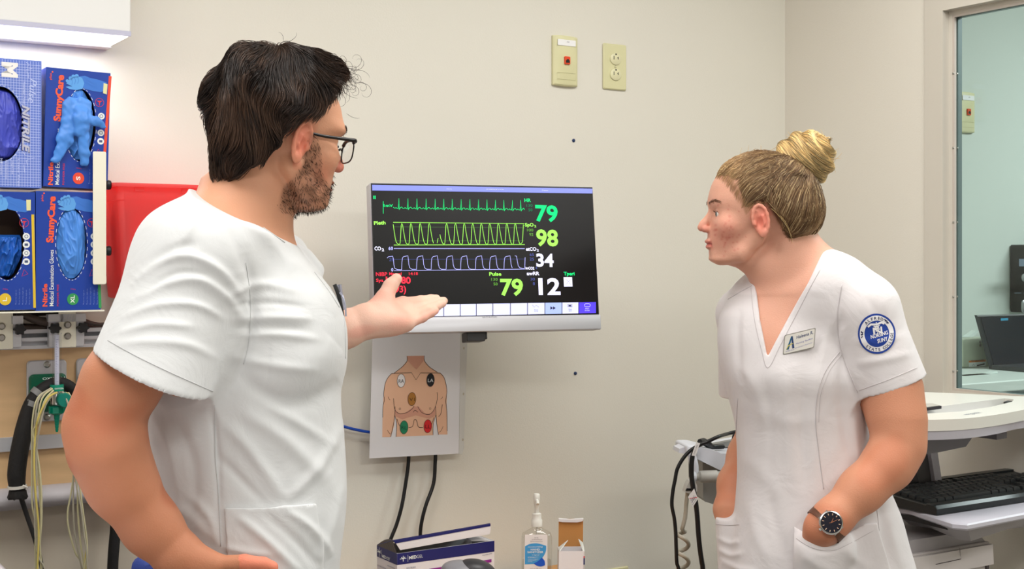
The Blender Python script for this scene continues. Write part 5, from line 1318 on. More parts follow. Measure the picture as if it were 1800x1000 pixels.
MB().lathe([(r_*.55, x1_-.012), (r_*.6, x1_), (r_*.95, x1_+.004), (r_, x1_+.012), (r_, x2_)], c=(0, -.045, c_[1]), axis='x', n=26).build('clamp_cylinder', mat('clamp_grey', (168, 166, 160), .45), vs_, angle=40)
MB().lathe([(r_*.85, x2_), (r_*.8, x2_+.02)], c=(0, -.045, c_[1]), axis='x', n=8).build('clamp_gear', M_v2, vs_)
MB().lathe([(r_*.8, 0), (r_*.95, .004), (r_*.8, .010)], c=(x1_-.016, -.045, c_[1]), axis='x', n=20).build('clamp_knob', M_v, vs_, angle=40)
a1 = Vp(200, 290, .03); a2 = Vp(205, 430, .03)
mb = MB(); mb.tube([(a1[0], -.03, a1[1]), (a1[0]+.004, -.035, (a1[1]+a2[1])/2), (a2[0], -.04, a2[1])], .010, n=12); mb.build('drop_arm', M_v, vs_, angle=40)
MB().rbox(.05, .03, .12, .11, .09, fV(1270, 880)[1], .01, axis='z').build('column', M_v, vs_, angle=40)
MB().rbox(-.09, -.12, .05, .13, .18, .09, .03, axis='z').build('base', M_v, vs_, angle=40)
for xx in (-.065, .105):
    for yy in (-.09, .15): MB().lathe([(.020, -.01), (.024, -.006), (.024, .006), (.020, .01)], c=(xx, yy, .0245), axis='y', n=16).build('caster', M_black, vs_, angle=40)
def vw(X, Y, d=0): x, z = Vp(X, Y, d); return MV @ Vector((x, -d, z))
# coiled cord, cables and tags
cord = [vw(195, 425, .05), vw(178, 470, .055), vw(172, 530, .055), vw(165, 600, .055), vw(158, 680, .055), vw(140, 750, .055)]
coil = []
for k_ in range(90):
    u = k_/89; X = 146+34*math.sin(k_*2*math.pi/15.3+2.8); Y = 755+u*640; coil.append(vw(X, Y+10*math.cos(k_*2*math.pi/15.3), .055+.020*math.cos(k_*2*math.pi/15.3+2.8)))
cc_ = thing('coiled_cord', 'pale grey coiled cord hanging from the equipment stand', 'cord', cord[0])
MB().tube([p-cord[0] for p in cord+coil], .0062*.75, n=8, sub=2).build('cord', mat('cord_grey', (178, 170, 154), .45), cc_, smooth=True)
mb = MB(); mb.prism([Vp(176, 440, .06), Vp(205, 430, .06), Vp(222, 470, .06), Vp(222, 505, .06), Vp(180, 520, .06), Vp(148, 512, .06), Vp(160, 470, .06)], -.075, -.05); o = mb.build('cord_plug', mat('plug_pale', (196, 194, 188), .5), vs_)
mb = MB(); mb.prism([Vp(158, 486, .062), Vp(188, 488, .062), Vp(198, 500, .062), Vp(150, 502, .062)], -.0765, -.074); mb.build('plug_label', M_black, vs_)
cx1 = [(480, 138), (430, 150), (370, 168), (310, 195), (260, 218), (200, 250), (150, 300), (110, 370), (95, 440), (80, 520), (75, 600), (90, 680), (98, 760), (102, 860), (106, 960), (120, 1020), (130, 1250)]
world_cable('cable', 'black cable looping far left from the equipment stand', 'cable', [vw(x, y, .07 if 1 < k_ else .01) for k_, (x, y) in enumerate(cx1)], .0042, M_cable, sub=5)
cx2 = [(500, 140), (470, 152), (458, 200), (448, 222)]
cx3 = [(295, 205), (262, 214), (235, 232), (214, 262), (203, 300), (198, 360), (200, 430), (210, 500), (226, 590), (236, 690), (242, 780), (252, 880), (264, 960), (270, 1010), (280, 1250)]
world_cable('cable', 'black cable falling straight down past the diamond tag', 'cable', [vw(x, y, .085) for x, y in cx3], [.004]*4+[.0055]*10+[.0055], M_cable, sub=5)
world_cable('cable', 'short black cable curving into the tray beside the forearm', 'cable', [vw(x, y, -.02) for x, y in cx2]+[vw(446, 240, -.03)], .004, M_cable)
world_cable('cable', 'black bundle of cable lying in the tray of the stand', 'cable', [vw(250, 200, .02), vw(275, 202, .0), vw(300, 215, -.01), vw(330, 232, -.02), vw(400, 232, -.03)], [.006, .009, .009, .006, .005], M_cable)
tg = thing('cable_tag', 'white printed sleeve tag wrapped round the black cable', 'tag', vw(210, 285, .092), R(8))
q_ = [Vector((*Vp(X, Y, .092), 0)) for X, Y in ((228, 205), (252, 210), (222, 290), (200, 288))]; o3 = Vp(210, 285, .092)
MB().prism([(p.x-o3[0], p.y-o3[1]) for p in q_], -.001, .001).build('tag_paper', mat('tag_white', (226, 224, 224), .5), tg)
i = Ink(.0014); i.text('IVAC 045', (Vp(216, 280, .092)[0]-o3[0], Vp(216, 280, .092)[1]-o3[1]), (Vp(238, 222, .092)[0]-o3[0], Vp(238, 222, .092)[1]-o3[1]), h=.003); i.build('lettering', mat('ink_grey', (130, 130, 135)), tg)
t2 = thing('warning_tag', 'small white diamond tag with a red line hanging on the cable', 'tag', vw(205, 560, .10), R(8)); o3 = Vp(205, 560, .10)
qq = lambda X, Y: (Vp(X, Y, .10)[0]-o3[0], Vp(X, Y, .10)[1]-o3[1])
MB().prism([qq(177, 548), qq(215, 495), qq(238, 560), qq(206, 612)], -.0006, .0006).build('tag_paper', mat('tag_white', (226, 224, 224)), t2)
i = Ink(.0009); i.line([qq(184, 556), qq(232, 551)], .0014); i.build('red_line', mat('ink_red', (214, 50, 66)), t2)
i = Ink(.0009); i.line([qq(200, 585), qq(222, 540)], .0012); i.line([qq(196, 575), qq(214, 536)], .0008); i.line([qq(204, 596), qq(228, 560)], .0008); i.text('CHECK', qq(186, 570), qq(222, 566), h=.003); i.build('lettering', mat('ink_grey', (130, 130, 135)), t2)

# ---------------------------------------------------------------- next room: counter, laptop, sharps box, dispenser
NX = lambda px, py, d=0.0: WF(px, py, d)
cd_ = .42
cz_ = NX(1740, 671, cd_)[1]
c0_ = NX(1660, 660, 0)[0]
ctr = thing('counter', 'long pale counter seen through the window glass', 'counter', wall_pt(S_R+.16, .002, 0), A)
MB().rbox(0, -cd_, cz_-.03, 1.9, 0, cz_, .004, axis='x').build('countertop', mat('counter_white', (214, 222, 216), .35), ctr)
MB().box(.02, -cd_+.03, .0, 1.88, -.002, cz_-.032).build('cabinet_base', mat('counter_teal', (150, 172, 178), .5), ctr)
for k_ in range(3): MB().box(.04+k_*.62, -cd_+.018, .1, .62+k_*.62, -cd_+.029, cz_-.06).build('door', mat('counter_teal', (150, 172, 178)), ctr)
dl = .17; f_ = lambda px, py, d=dl: NX(px, py, d)
o_ = f_(1745, 669)
lp_ = thing('laptop', 'dark laptop standing open on the counter behind the glass', 'laptop', wall_pt(o_[0], dl, cz_), A)
P_ = lambda px, py: tuple(np.subtract(f_(px, py), (o_[0], cz_)))
pl = [(P_(1717, 554)), (P_(1835, 551)), (P_(1862, 668)), (P_(1743, 668.5))]; pl = [(p[0], max(p[1], .0005)) for p in pl]
MB().prism(pl, -.0, .008).build('screen_lid', mat('laptop_dark', (40, 46, 50), .3), lp_)
def inset(pts, k): c = np.mean(pts, 0); return [tuple(np.array(p)*(1-k)+c*k) for p in pts]
il = inset(pl, .09); MB().prism(il, -.0016, -.0002).build('display', mat('display_off', (26, 32, 42), .2), lp_)
MB().prism([P_(1717, 554), P_(1835, 551), P_(1835, 553), P_(1718, 556.5)], -.0015, .009).build('lid_edge', mat('chrome_dull', (170, 172, 174), .35, metal=.5), lp_)
i = Ink(.0024); i.rect(*P_(1758, 563.5), *P_(1771, 559)); i.build('camera_sticker', mat('sticker_cyan', (60, 150, 186), .4), lp_)
MB().box(pl[3][0]-.005, -.22, .0004, pl[2][0]+.05, -.004, .012).build('keyboard_base', mat('laptop_base', (60, 62, 66), .4), lp_)
q = f_(1722, 655, .25); hp2 = thing('folding_stand', 'small pale folding stand handle in front of the laptop', 'stand', wall_pt(q[0], .26, cz_), A)
e_ = lambda px, py: tuple(np.subtract(NX(px, py, .26), (q[0], cz_)))
hb = [e_(1690, 668), e_(1733, 665), e_(1746, 652), (e_(1749, 655)), e_(1740, 668), e_(1735, 672), e_(1690, 672)]; hb = [(p[0], max(p[1], .0005)) for p in hb]
MB().prism(hb, -.012, .012).build('handle', mat('handle_pale', (216, 226, 220), .4), hp2)
q = NX(1692, 665, .10); bw = NX(1741, 665, .10)[0]-q[0]; bh_ = NX(1700, 595, .10)[1]-cz_
sb = thing('sharps_box', 'pale green wall box with orange label behind the glass', 'box', wall_pt(q[0], .015, cz_+.0005), A)
MB().rbox(0, -.085, 0, bw, 0, bh_, .006).build('box_body', mat('box_pale', (192, 200, 180), .45), sb)
i = Ink(.0855); i.rect(bw*.22, bh_*.17, bw*.82, bh_*.235); i.build('orange_label', mat('label_orange', (222, 122, 40), .5), sb)
i = Ink(.0855); i.rect(bw*.22, bh_*.02, bw*.82, bh_*.17); i.build('white_label', WHITE, sb)
i = Ink(.0858); i.text('SHARPS', (bw*.3, bh_*.185), (bw*.76, bh_*.185), h=.006); i.line([(bw*.34, bh_*.05), (bw*.38, bh_*.12), (bw*.42, bh_*.05)], .001); i.line([(bw*.5, bh_*.05), (bw*.78, bh_*.09)], .004); i.build('lettering', mat('ink_black', (40, 42, 40), .6), sb)
for zz_ in (.86, .74): MB().lathe([(.004, -.085), (.004, -.0875), (.0025, -.0885)], c=(bw*.62, 0, bh_*zz_), axis='y', n=12).build('screw', sm, sb)
MB().prism([(bw*.40, bh_+.001), (bw*.62, bh_+.001), (bw*.80, bh_+.014), (bw*.76, bh_+.02), (bw*.55, bh_+.008)], -.06, -.04).build('latch', mat('handle_pale', (216, 226, 220)), sb)
q = (NX(1774, 552, .0)[0], NX(1774, 552, .09)[1]); q1 = NX(1860, 430, .09)

bd = thing('black_dispenser', 'tall glossy black wall dispenser at the right edge behind the glass', 'dispenser', wall_pt(q[0], 0, q[1]), A)
w_ = q1[0]-q[0]; h_ = q1[1]-q[1]
MB().rbox(0, -.09, 0, w_, 0, h_, .008).build('case', mat('gloss_black', (14, 14, 16), .2), bd, angle=40)
e_ = lambda px, py: tuple(np.subtract(NX(px, py, .09), (q[0], q[1])))
i = Ink(.0905); a_, b_ = e_(1791, 468), e_(1830, 455); i.rect(a_[0], a_[1], b_[0], b_[1]); i.build('display', mat('disp_grey', (110, 126, 140), .3), bd)
i = Ink(.0905); i.line([e_(1783, 515), e_(1795, 515)], .0015); i.line([e_(1799, 515), e_(1815, 515)], .0015); i.build('marks', mat('disp_grey', (110, 126, 140)), bd)
mb = MB(); a_ = e_(1800, 488); mb.lathe([(.012, -.09), (.012, -.097), (.009, -.099)], c=(a_[0], 0, a_[1]), axis='y', n=20); mb.build('button', mat('chrome_dull', (170, 172, 174)), bd, angle=40)
a_ = e_(1794, 552); b_ = e_(1822, 526); MB().rbox(a_[0], -.10, .002, b_[0], -.09, b_[1], .01).build('lower_door', mat('chrome_dull', (170, 172, 174)), bd)

# ---------------------------------------------------------------- people: shared pieces
def A3(px, py, Y): return np.array(at(px, py, Y))
def pxof(V): return CX+F*V[:, 0]/V[:, 1], HY-F*(V[:, 2]-CZ)/V[:, 1]
def sstep(a, b, x): t = np.clip((x-a)/(b-a), 0, 1); return t*t*(3-2*t)
def skin_mat(name, rough=.5):
    m = mat(name, (220, 160, 130), rough, sss=.12, vcol=True, bump=.22, bscale=420, spec=.35); return m
def cloth_mat(name, rgb):
    m = bpy.data.materials.new(name); m.use_nodes = True; n = m.node_tree.nodes; L = m.node_tree.links; b = n['Principled BSDF']
    b.inputs['Base Color'].default_value = (*lin(rgb), 1); b.inputs['Roughness'].default_value = .85; b.inputs['Specular IOR Level'].default_value = .2
    b.inputs['Sheen Weight'].default_value = .15
    tc = n.new('ShaderNodeTexCoord'); a = n.new('ShaderNodeTexNoise'); a.inputs['Scale'].default_value = 900; a.inputs['Detail'].default_value = 1
    c = n.new('ShaderNodeTexNoise'); c.inputs['Scale'].default_value = 16; c.inputs['Detail'].default_value = 3; c.inputs['Distortion'].default_value = 1.2
    b1 = n.new('ShaderNodeBump'); b1.inputs['Strength'].default_value = .12; b1.inputs['Distance'].default_value = .001
    b2 = n.new('ShaderNodeBump'); b2.inputs['Strength'].default_value = .35; b2.inputs['Distance'].default_value = .006
    L.new(tc.outputs['Object'], a.inputs['Vector']); L.new(tc.outputs['Object'], c.inputs['Vector'])
    L.new(a.outputs['Fac'], b1.inputs['Height']); L.new(c.outputs['Fac'], b2.inputs['Height']); L.new(b1.outputs['Normal'], b2.inputs['Normal']); L.new(b2.outputs['Normal'], b.inputs['Normal'])
    return m
def hair_mat(name, rough=.38, spec=.5):
    m = mat(name, (60, 40, 30), rough, vcol=True, spec=spec); return m
def head_field(f, O, RM, s, tab, nose, lips, eye, ear_y=.074, jaw=1.0, brow=1.0, cr=(.090, .070, .080), cc=(-.015, 0, .045)):
    "adds a head to field f; tab rows: z, front x, back x, half width, exponent (metres, before scale s)"
    Rn = np.array(RM.to_3x3())
    g = lambda *p: np.array(O)+Rn@(np.array(p, float)*s)
    T_ = np.array(tab, float)
    f.ball(g(*cc), np.array(cr)*s, k=.02, R_=RM)
    f.loft(T_[:, 0]*s, (T_[:, 1]+T_[:, 2])/2*s, 0*T_[:, 0], (T_[:, 1]-T_[:, 2])/2*s, T_[:, 3]*s, n=T_[:, 4], k=.016, R_=RM, o=O)
    for sg in (-1, 1):
        f.chain([g(-.002, sg*.050*jaw, -.030), g(.024, sg*.043*jaw, -.058), g(.060, sg*.020*jaw, -.069)], [.016*s, .013*s, .010*s], k=.014*s)
        f.ball(g(.050, sg*.040, -.006), np.array((.020, .020, .018))*s, k=.018*s, R_=RM)
        f.ball(g(.050, sg*.036, .036), np.array((.026, .026, .010))*s*(.85+.15*brow), k=.014*s, R_=RM) if brow > .5 else None
    for sg in (-1, 1):
        f.ball(g(.086, sg*.031, .017), np.array((.020-.0035*(1-brow), .019, .0095-.0015*(1-brow)))*s, k=.012*s, op='s', R_=RM)  # socket
    for a, b, ra, rb in nose: f.cone(g(*a), g(*b), ra*s, rb*s, k=.006*s)
    for sg in (-1, 1):
        f.ball(g(nose[-1][1][0]-.0085, sg*.0100, nose[-1][1][2]-.0035), np.array((.0085, .0058, .0062))*s, k=.004*s, R_=RM)
        f.ball(g(nose[-1][1][0]-.006, sg*.0058, nose[-1][1][2]-.0105), np.array((.0045, .0030, .0035))*s, k=.002*s, op='s', R_=RM)
    for c, r in lips: f.ball(g(*c), np.array(r)*s, k=.003*s, R_=RM)
    f.ball(g(lips[0][0][0]+.0078, 0, (lips[0][0][2]+lips[1][0][2])/2), np.array((.006, .020, .0009))*s, k=.002*s, op='s', R_=RM)
    for sg in (-1, 1):
        e = g(eye[0], sg*eye[1], eye[2]); f.ball(e, .0128*s, k=.003*s)
        f.ball(g(eye[0]+.0125, sg*(eye[1]+.001), eye[2]-.0008), np.array((.0075, .0125, .0040))*s, k=.0015*s, op='s', R_=RM)
    # ears
    for sg in (-1, 1):
        tilt = Matrix.Rotation(R(8), 4, 'Y') @ Matrix.Rotation(R(-sg*16), 4, 'Z')
        ER = (RM @ tilt); E3 = np.array(ER.to_3x3()); eo = g(-.006, sg*ear_y, .002)
        q = lambda x, y, z: eo+E3@(np.array((x, sg*y, z))*s)
        f.ball(q(0, .001, 0), np.array((.0150, .0038, .0285))*s, k=.004*s, R_=ER)
        rim = [q(.014*math.cos(t), .0045, .0275*math.sin(t)+(.001 if math.sin(t) > 0 else 0)) for t in np.linspace(R(-10), R(235), 11)]
        f.chain(rim, [.0032*s]*11, k=.002*s)
        f.ball(q(-.001, .004, -.024), np.array((.0075, .0042, .0085))*s, k=.004*s, R_=ER)          # lobe
        anti = [q(.004, .0045, .018), q(-.005, .0050, .008), q(-.006, .0052, -.006), q(-.001, .005, -.015)]
        f.chain(anti, [.0022*s, .0026*s, .0026*s, .0022*s], k=.002*s)
        f.ball(q(.004, .0065, -.004), np.array((.0070, .0062, .0105))*s, k=.003*s, op='s', R_=ER)
        f.ball(q(-.003, .0065, .015), np.array((.0060, .0030, .0060))*s, k=.002*s, op='s', R_=ER)
        f.cone(q(.011, .004, -.007), q(.011, .004, -.002), .0034*s, .003*s, k=.002*s)             # tragus
    return g, Rn
def to_local(V, O, Rn, s): return (V-np.array(O))@Rn/s
def eyes(g, eye, s, RM, parent, names=('eyeball',), iris=(86, 104, 112)):
    m = bpy.data.materials.new('eye_'+parent.name); m.use_nodes = True; n = m.node_tree.nodes; L = m.node_tree.links; b = n['Principled BSDF']
    b.inputs['Roughness'].default_value = .08
    tc = n.new('ShaderNodeTexCoord'); sx = n.new('ShaderNodeSeparateXYZ'); L.new(tc.outputs['Object'], sx.inputs[0])
    dv_ = n.new('ShaderNodeMath'); dv_.operation = 'DIVIDE'; dv_.inputs[1].default_value = .0118*s; L.new(sx.outputs['X'], dv_.inputs[0])
    cr_ = n.new('ShaderNodeValToRGB'); cr_.color_ramp.interpolation = 'LINEAR'; e = cr_.color_ramp.elements
    e[0].position = .855; e[0].color = (*lin((226, 218, 212)), 1); e[1].position = .985; e[1].color = (.004, .004, .004, 1)
    a = e.new(.87); a.color = (*lin(tuple(int(v*.5) for v in iris)), 1); a = e.new(.90); a.color = (*lin(iris), 1); a = e.new(.965); a.color = (*lin(tuple(int(v*.7) for v in iris)), 1); a = e.new(.975); a.color = (.004, .004, .004, 1)
    L.new(dv_.outputs[0], cr_.inputs[0]); L.new(cr_.outputs[0], b.inputs['Base Color'])
    for sg in (-1, 1):
        me = bpy.data.meshes.new('eyeball'); bm = bmesh.new(); bmesh.ops.create_uvsphere(bm, u_segments=32, v_segments=20, radius=.0119*s); bm.to_mesh(me); bm.free()
        o = link('eyeball', me, parent, m, True); p = g(eye[0], sg*eye[1], eye[2])
        o.matrix_local = Matrix.Translation(Vector(p)-parent.location) @ RM.to_3x3().to_4x4()
def strokes(V, N, lst):
    X, Y = pxof(V); D = np.zeros(len(V))
    for pts, w, amp in lst:
        pts = bez(pts, 5) if len(pts) > 2 else [np.array(p, float) for p in pts]
        best = np.full(len(V), 1e9); par = np.zeros(len(V)); n = len(pts)-1
        bx0, by0 = np.min(pts, 0)-4*w; bx1, by1 = np.max(pts, 0)+4*w
        m = (X > bx0) & (X < bx1) & (Y > by0) & (Y < by1)
        x, y = X[m], Y[m]; bb = np.full(m.sum(), 1e9); pp = np.zeros(m.sum())
        for i in range(n):
            a, b = pts[i], pts[i+1]; d = b-a; t = np.clip(((x-a[0])*d[0]+(y-a[1])*d[1])/(d@d+1e-9), 0, 1)
            e = np.hypot(x-a[0]-t*d[0], y-a[1]-t*d[1]); u = e < bb; bb[u] = e[u]; pp[u] = (i+t[u])/n
        D[m] += amp*np.exp(-(bb/w)**2)*np.sin(np.clip(pp, .02, .98)*np.pi)**.6
    return V+N*D[:, None]
def to_skin(f, p, off, it=3):
    p = np.array(p, float); h = .001
    for _ in range(it):
        g = np.stack([f.eval(p+np.eye(3)[m]*h)-f.eval(p-np.eye(3)[m]*h) for m in range(3)], -1); g /= np.linalg.norm(g, axis=-1, keepdims=True)+1e-9
        p = p-g*(f.eval(p)-off)[..., None]
    return p, g
class Cast:
    "finds the point of a surface mesh behind a photograph pixel while modelling"
    def __init__(s, V, Q): s.b = BVHTree.FromPolygons([tuple(v) for v in V], [tuple(q) for q in Q])
    def __call__(s, px, py, off=0.0):
        o = Vector((0, 0, CZ)); d = (at(px, py, 1.0)-o).normalized()
        h, n, i, t = s.b.ray_cast(o, d)
        if h is None: return None, None
        if n.dot(d) > 0: n = -n
        return np.array(h+n*off), np.array(n)
def seam(cast, pts, r, m, parent, name='seam', off=.0004, n=5, jit=0):
    P = []
    for p in bez(pts, 8) if len(pts) > 2 else bez([pts[0], ((pts[0][0]+pts[1][0])/2, (pts[0][1]+pts[1][1])/2), pts[1]], 8):
        h, nn = cast(p[0], p[1], off)
        if h is not None: P.append(Vector(h)-parent.location)
    # drop jumps
    Q_ = [P[0]] if P else []
    for p in P[1:]:
        if (p-Q_[-1]).length < .03: Q_.append(p)
    if len(Q_) < 3: return None
    return MB().tube(Q_, r, n=n, spline=False).build(name, m, parent, smooth=True)
def decal(cast, me_v, me_f, mapf, off, name, m, parent, inv=None):
    "prints flat outlines onto a curved surface"
    vs = []
    for v in me_v:
        px, py = mapf(v); h, nn = cast(px, py, off); vs.append(h if h is not None else (0, 0, 0))
    mb = MB(); base = parent.matrix_world if False else None
    mb.add([tuple(np.array(v)-inv) for v in vs], me_f); return mb.build(name, m, parent)
def hand(f, wrist, rw, palm, fingers, thumb, k=.007, flat=None, fr=.62):
    "wrist point, metacarpal heads, finger chains of points with radii"
    wrist = np.array(wrist)
    for p, r in palm: f.cone(wrist, p, rw, r, k=.012)
    for pts, rs in fingers: f.chain(pts, rs, k=.0035)
    for pts, rs in thumb: f.chain(pts, rs, k=.010)
def trousers(t, hipc, zt, feet, m, shoe_m, face, side=(1, 0), hr=(.155, .115)):
    f = Field(); z0 = .10
    f.ball((hipc[0], hipc[1], zt-.06), (hr[0], hr[1], .12), k=.03)
    for sx, fx, fy in feet:
        f.chain([(hipc[0]+sx*side[0]*.085, hipc[1]+sx*side[1]*.085, zt-.10), ((hipc[0]+sx*side[0]*.085+fx)/2, (hipc[1]+fy)/2, .50), (fx, fy, z0)], [.092, .072, .062], k=.05)
    f.fn(lambda P: .055-P[..., 2], (-9, -9, -9), (9, 9, 9), op='i')
    V, Q = surface(f, .009, smooth=2); nz = Noise(int(zt*1000), 22, 12, (1, 1, 2.5)); V = V+vnormals(V, Q)*nz(V)[:, None]*.0035
    np_mesh('trousers', V, Q, m, t, origin=t.location)
    for sx, fx, fy in feet:
        f = Field(); dx, dy = math.cos(face), math.sin(face)
        f.cone((fx-dx*.04, fy-dy*.04, .045), (fx+dx*.14, fy+dy*.14, .034), .042, .034, k=.02); f.cone((fx, fy, .06), (fx, fy, .09), .045, .05, k=.03)
        f.fn(lambda P: .002-P[..., 2], (-9, -9, -9), (9, 9, 9), op='i')
        V, Q = surface(f, .006, smooth=1); np_mesh('shoe', V, Q, shoe_m, t, origin=t.location)
def flow_strands(cap, roots, nrm, dirf, K, length, lift, rs):
    "grow strands over a field: cap = Field, roots (N,3), dirf(P, k) -> direction"
    h = .0015; P = roots.copy(); out = [P.copy()]; ds = length/(K-1)
    for k in range(1, K):
        d = dirf(P, k/(K-1))
        g = np.stack([cap.eval(P+np.eye(3)[m]*h)-cap.eval(P-np.eye(3)[m]*h) for m in range(3)], -1); g /= np.linalg.norm(g, axis=1, keepdims=True)+1e-9
        d = d-g*(d*g).sum(1, keepdims=True); d /= np.linalg.norm(d, axis=1, keepdims=True)+1e-9
        P = P+d*ds[:, None] if hasattr(ds, '__len__') else P+d*ds
        c = cap.eval(P); tgt = lift(k/(K-1), rs)
        P = P-g*((c-tgt)*.8)[:, None]
        out.append(P.copy())
    return np.stack(out, 1)
def sample_surface(V, Q, n, rng):
    a = V[Q[:, 0]]; b = V[Q[:, 1]]; c = V[Q[:, 2]]; ar = np.linalg.norm(np.cross(b-a, c-a), axis=1); p = ar/ar.sum()
    i = rng.choice(len(Q), n, p=p); u, v = rng.rand(n, 1), rng.rand(n, 1)
    d = V[Q[i, 3]]; return (a[i]*(1-u)+b[i]*u)*(1-v)+(d*(1-u)+c[i]*u)*v
M_cloth = cloth_mat('white_cotton', (214, 216, 217)); M_seam = mat('seam_thread', (200, 201, 202), .8)
M_cloth2 = cloth_mat('white_cotton_warm', (222, 217, 218)); M_seam2 = mat('seam_thread_warm', (204, 197, 199), .8)
def rows(tab, Yc): return [np.array(v) for v in zip(*[(CZ-(y-HY)*Yc/F, ((l+r)/2-CX)*Yc/F, Yc+dy, (r-l)/2*Yc/F, ry) for y, l, r, ry, dy in tab])]
def ncut(fn, plane_p, plane_n):
    "keeps the side the normal points away from"
    p0 = np.array(plane_p, float); n0 = np.array(plane_n, float); n0 = n0/np.linalg.norm(n0)
    return lambda P: np.maximum(fn(P), (P-p0)@n0)
def last_cut(f, p, n): op = f.ops[-1]; f.ops[-1] = (op[0], ncut(op[1], p, n), op[2], op[3], op[4])

# ---------------------------------------------------------------- the man
def build_man():
    base = at(452, 700, 2.02); t = thing('person', 'dark-haired bearded man in white scrubs and glasses, hand on hip, gesturing at the monitor', 'person', (base.x, base.y, 0))
    loc = np.array(t.location)
    YC = 2.02
    T_ = rows([(318, 352, 470, .052, -.02), (345, 348, 488, .062, -.02), (375, 335, 498, .078, -.02), (405, 312, 512, .092, -.02), (440, 286, 532, .108, -.01), (480, 262, 560, .125, 0), (520, 243, 590, .135, 0),
               (560, 232, 606, .140, 0), (610, 228, 611, .142, 0), (650, 230, 609, .140, 0), (700, 238, 600, .134, 0), (760, 250, 603, .130, 0), (840, 272, 607, .130, 0), (905, 290, 606, .134, 0), (960, 304, 600, .138, 0), (1000, 312, 596, .142, 0), (1080, 308, 598, .150, 0), (1120, 310, 596, .150, 0)], YC)
    z, cx, cy, rx, ry = [v[::-1] for v in T_]
    # --- body
    f = Field(); f.loft(z, cx, cy, rx, ry, n=2.25, k=.02, inset=.010)
    f.chain([A3(452, 290, 2.0), A3(440, 350, 2.0), A3(428, 420, 2.02)], [.058, .059, .074], k=.03)
    f.cone(A3(405, 372, 1.97), A3(345, 445, 1.90), .048, .06, k=.03)
    f.chain([A3(338, 460, 1.885), A3(252, 612, 1.84), A3(214, 672, 1.825), A3(181, 742, 1.82)], [.058, .046, .0500, .0465], k=.03)
    f.chain([A3(181, 742, 1.82), A3(190, 790, 1.82), A3(214, 850, 1.83), A3(266, 925, 1.845), A3(308, 972, 1.85)], [.0465, .0495, .0450, .0375, .0320], k=.025)
    f.ball(A3(142, 754, 1.82), (.018, .020, .022), k=.02)
    hw = A3(312, 975, 1.85)
    hand(f, hw, .030, [(A3(378, 992, 1.845), .017), (A3(374, 1014, 1.85), .017), (A3(366, 1034, 1.86), .016)],
         [([A3(378, 992, 1.845), A3(430, 989, 1.845), A3(462, 992, 1.86), A3(478, 997, 1.865)], [.0130, .0115, .0105, .0092]),
          ([A3(374, 1014, 1.85), A3(432, 1012, 1.85), A3(466, 1015, 1.865), A3(486, 1020, 1.875)], [.0128, .0115, .0105, .009]),
          ([A3(368, 1034, 1.86), A3(424, 1035, 1.855), A3(456, 1038, 1.87), A3(474, 1043, 1.88)], [.0125, .011, .010, .009]),
          ([A3(360, 1052, 1.87), A3(405, 1056, 1.865), A3(430, 1060, 1.875), A3(446, 1064, 1.885)], [.011, .010, .009, .008])],
         [([A3(320, 985, 1.85), A3(300, 1025, 1.87), A3(292, 1060, 1.90)], [.018, .013, .011])])
    # far arm and open hand
    f.chain([A3(470, 470, 2.17), A3(505, 560, 2.20), A3(512, 612, 2.16)], [.058, .050, .043], k=.03)
    f.chain([A3(512, 612, 2.16), A3(560, 592, 2.165), A3(610, 577, 2.17), A3(643, 565, 2.18)], [.043, .038, .0285, .0245], k=.02)
    w = A3(645, 564, 2.18)
    mk = [A3(708, 533, 2.245), A3(716, 545, 2.235), A3(719, 557, 2.220), A3(716, 569, 2.205)]
    for p, r_ in zip(mk, (.0125, .0125, .0122, .0118)): f.cone(w, p, .0225, r_, k=.014)
    f.ball(A3(683, 567, 2.19), (.034, .020, .020), k=.02)                       # heel of the palm
    f.ball(A3(672, 545, 2.20), (.024, .018, .022), k=.015)                      # thumb mound
    f.chain([mk[0], A3(740, 529, 2.275), A3(757, 526, 2.295), A3(767, 524.5, 2.305)], [.0105, .0092, .0082, .0072], k=.004)
    f.chain([mk[1], A3(752, 537, 2.27), A3(770, 531, 2.29), A3(780, 529, 2.30)], [.0105, .0095, .0084, .0074], k=.004)
    f.chain([mk[2], A3(750, 546, 2.25), A3(767, 538, 2.268), A3(778, 533, 2.28)], [.0102, .0092, .0082, .0072], k=.004)
    f.chain([mk[3], A3(742, 558, 2.228), A3(757, 550, 2.242), A3(765, 546, 2.250)], [.0096, .0085, .0076, .0068], k=.004)
    f.chain([A3(664, 548, 2.195), A3(676, 524, 2.21), A3(686, 503, 2.22), A3(697, 490, 2.225)], [.0185, .0138, .0108, .0095], k=.010)
    # head
    RM = Matrix.Rotation(R(35), 4, 'Z') @ Matrix.Rotation(R(9), 4, 'Y'); s = 1.05
    O = A3(534, 253, 1.94)+np.array((-.0434, .0620, 0.0))
    tab = [(-.086, .056, .030, .020, 2), (-.079, .074, .014, .031, 2.2), (-.066, .0795, .0, .041, 2.3), (-.050, .0790, -.010, .047, 2.3), (-.032, .0800, -.020, .053, 2.3), (-.015, .0790, -.03, .057, 2.3),
           (0, .078, -.04, .060, 2.3), (.02, .077, -.04, .063, 2.3), (.036, .0815, -.04, .066, 2.3), (.06, .0765, -.04, .067, 2.3), (.088, .060, -.03, .056, 2.2), (.106, .036, -.02, .036, 2)]
    nose = [((.074, 0, .020), (.090, 0, -.002), .0075, .008), ((.090, 0, -.002), (.0945, 0, -.0100), .008, .0088)]
    lips = [((.0800, 0, -.0375), (.006, .021, .0045)), ((.0790, 0, -.0480), (.0065, .019, .005))]
    eye = (.0610, .030, .0165)
    g, Rn = head_field(f, O, RM, s, tab, nose, lips, eye, ear_y=.0720)
    V, Q = surface(f, .0021, smooth=1)
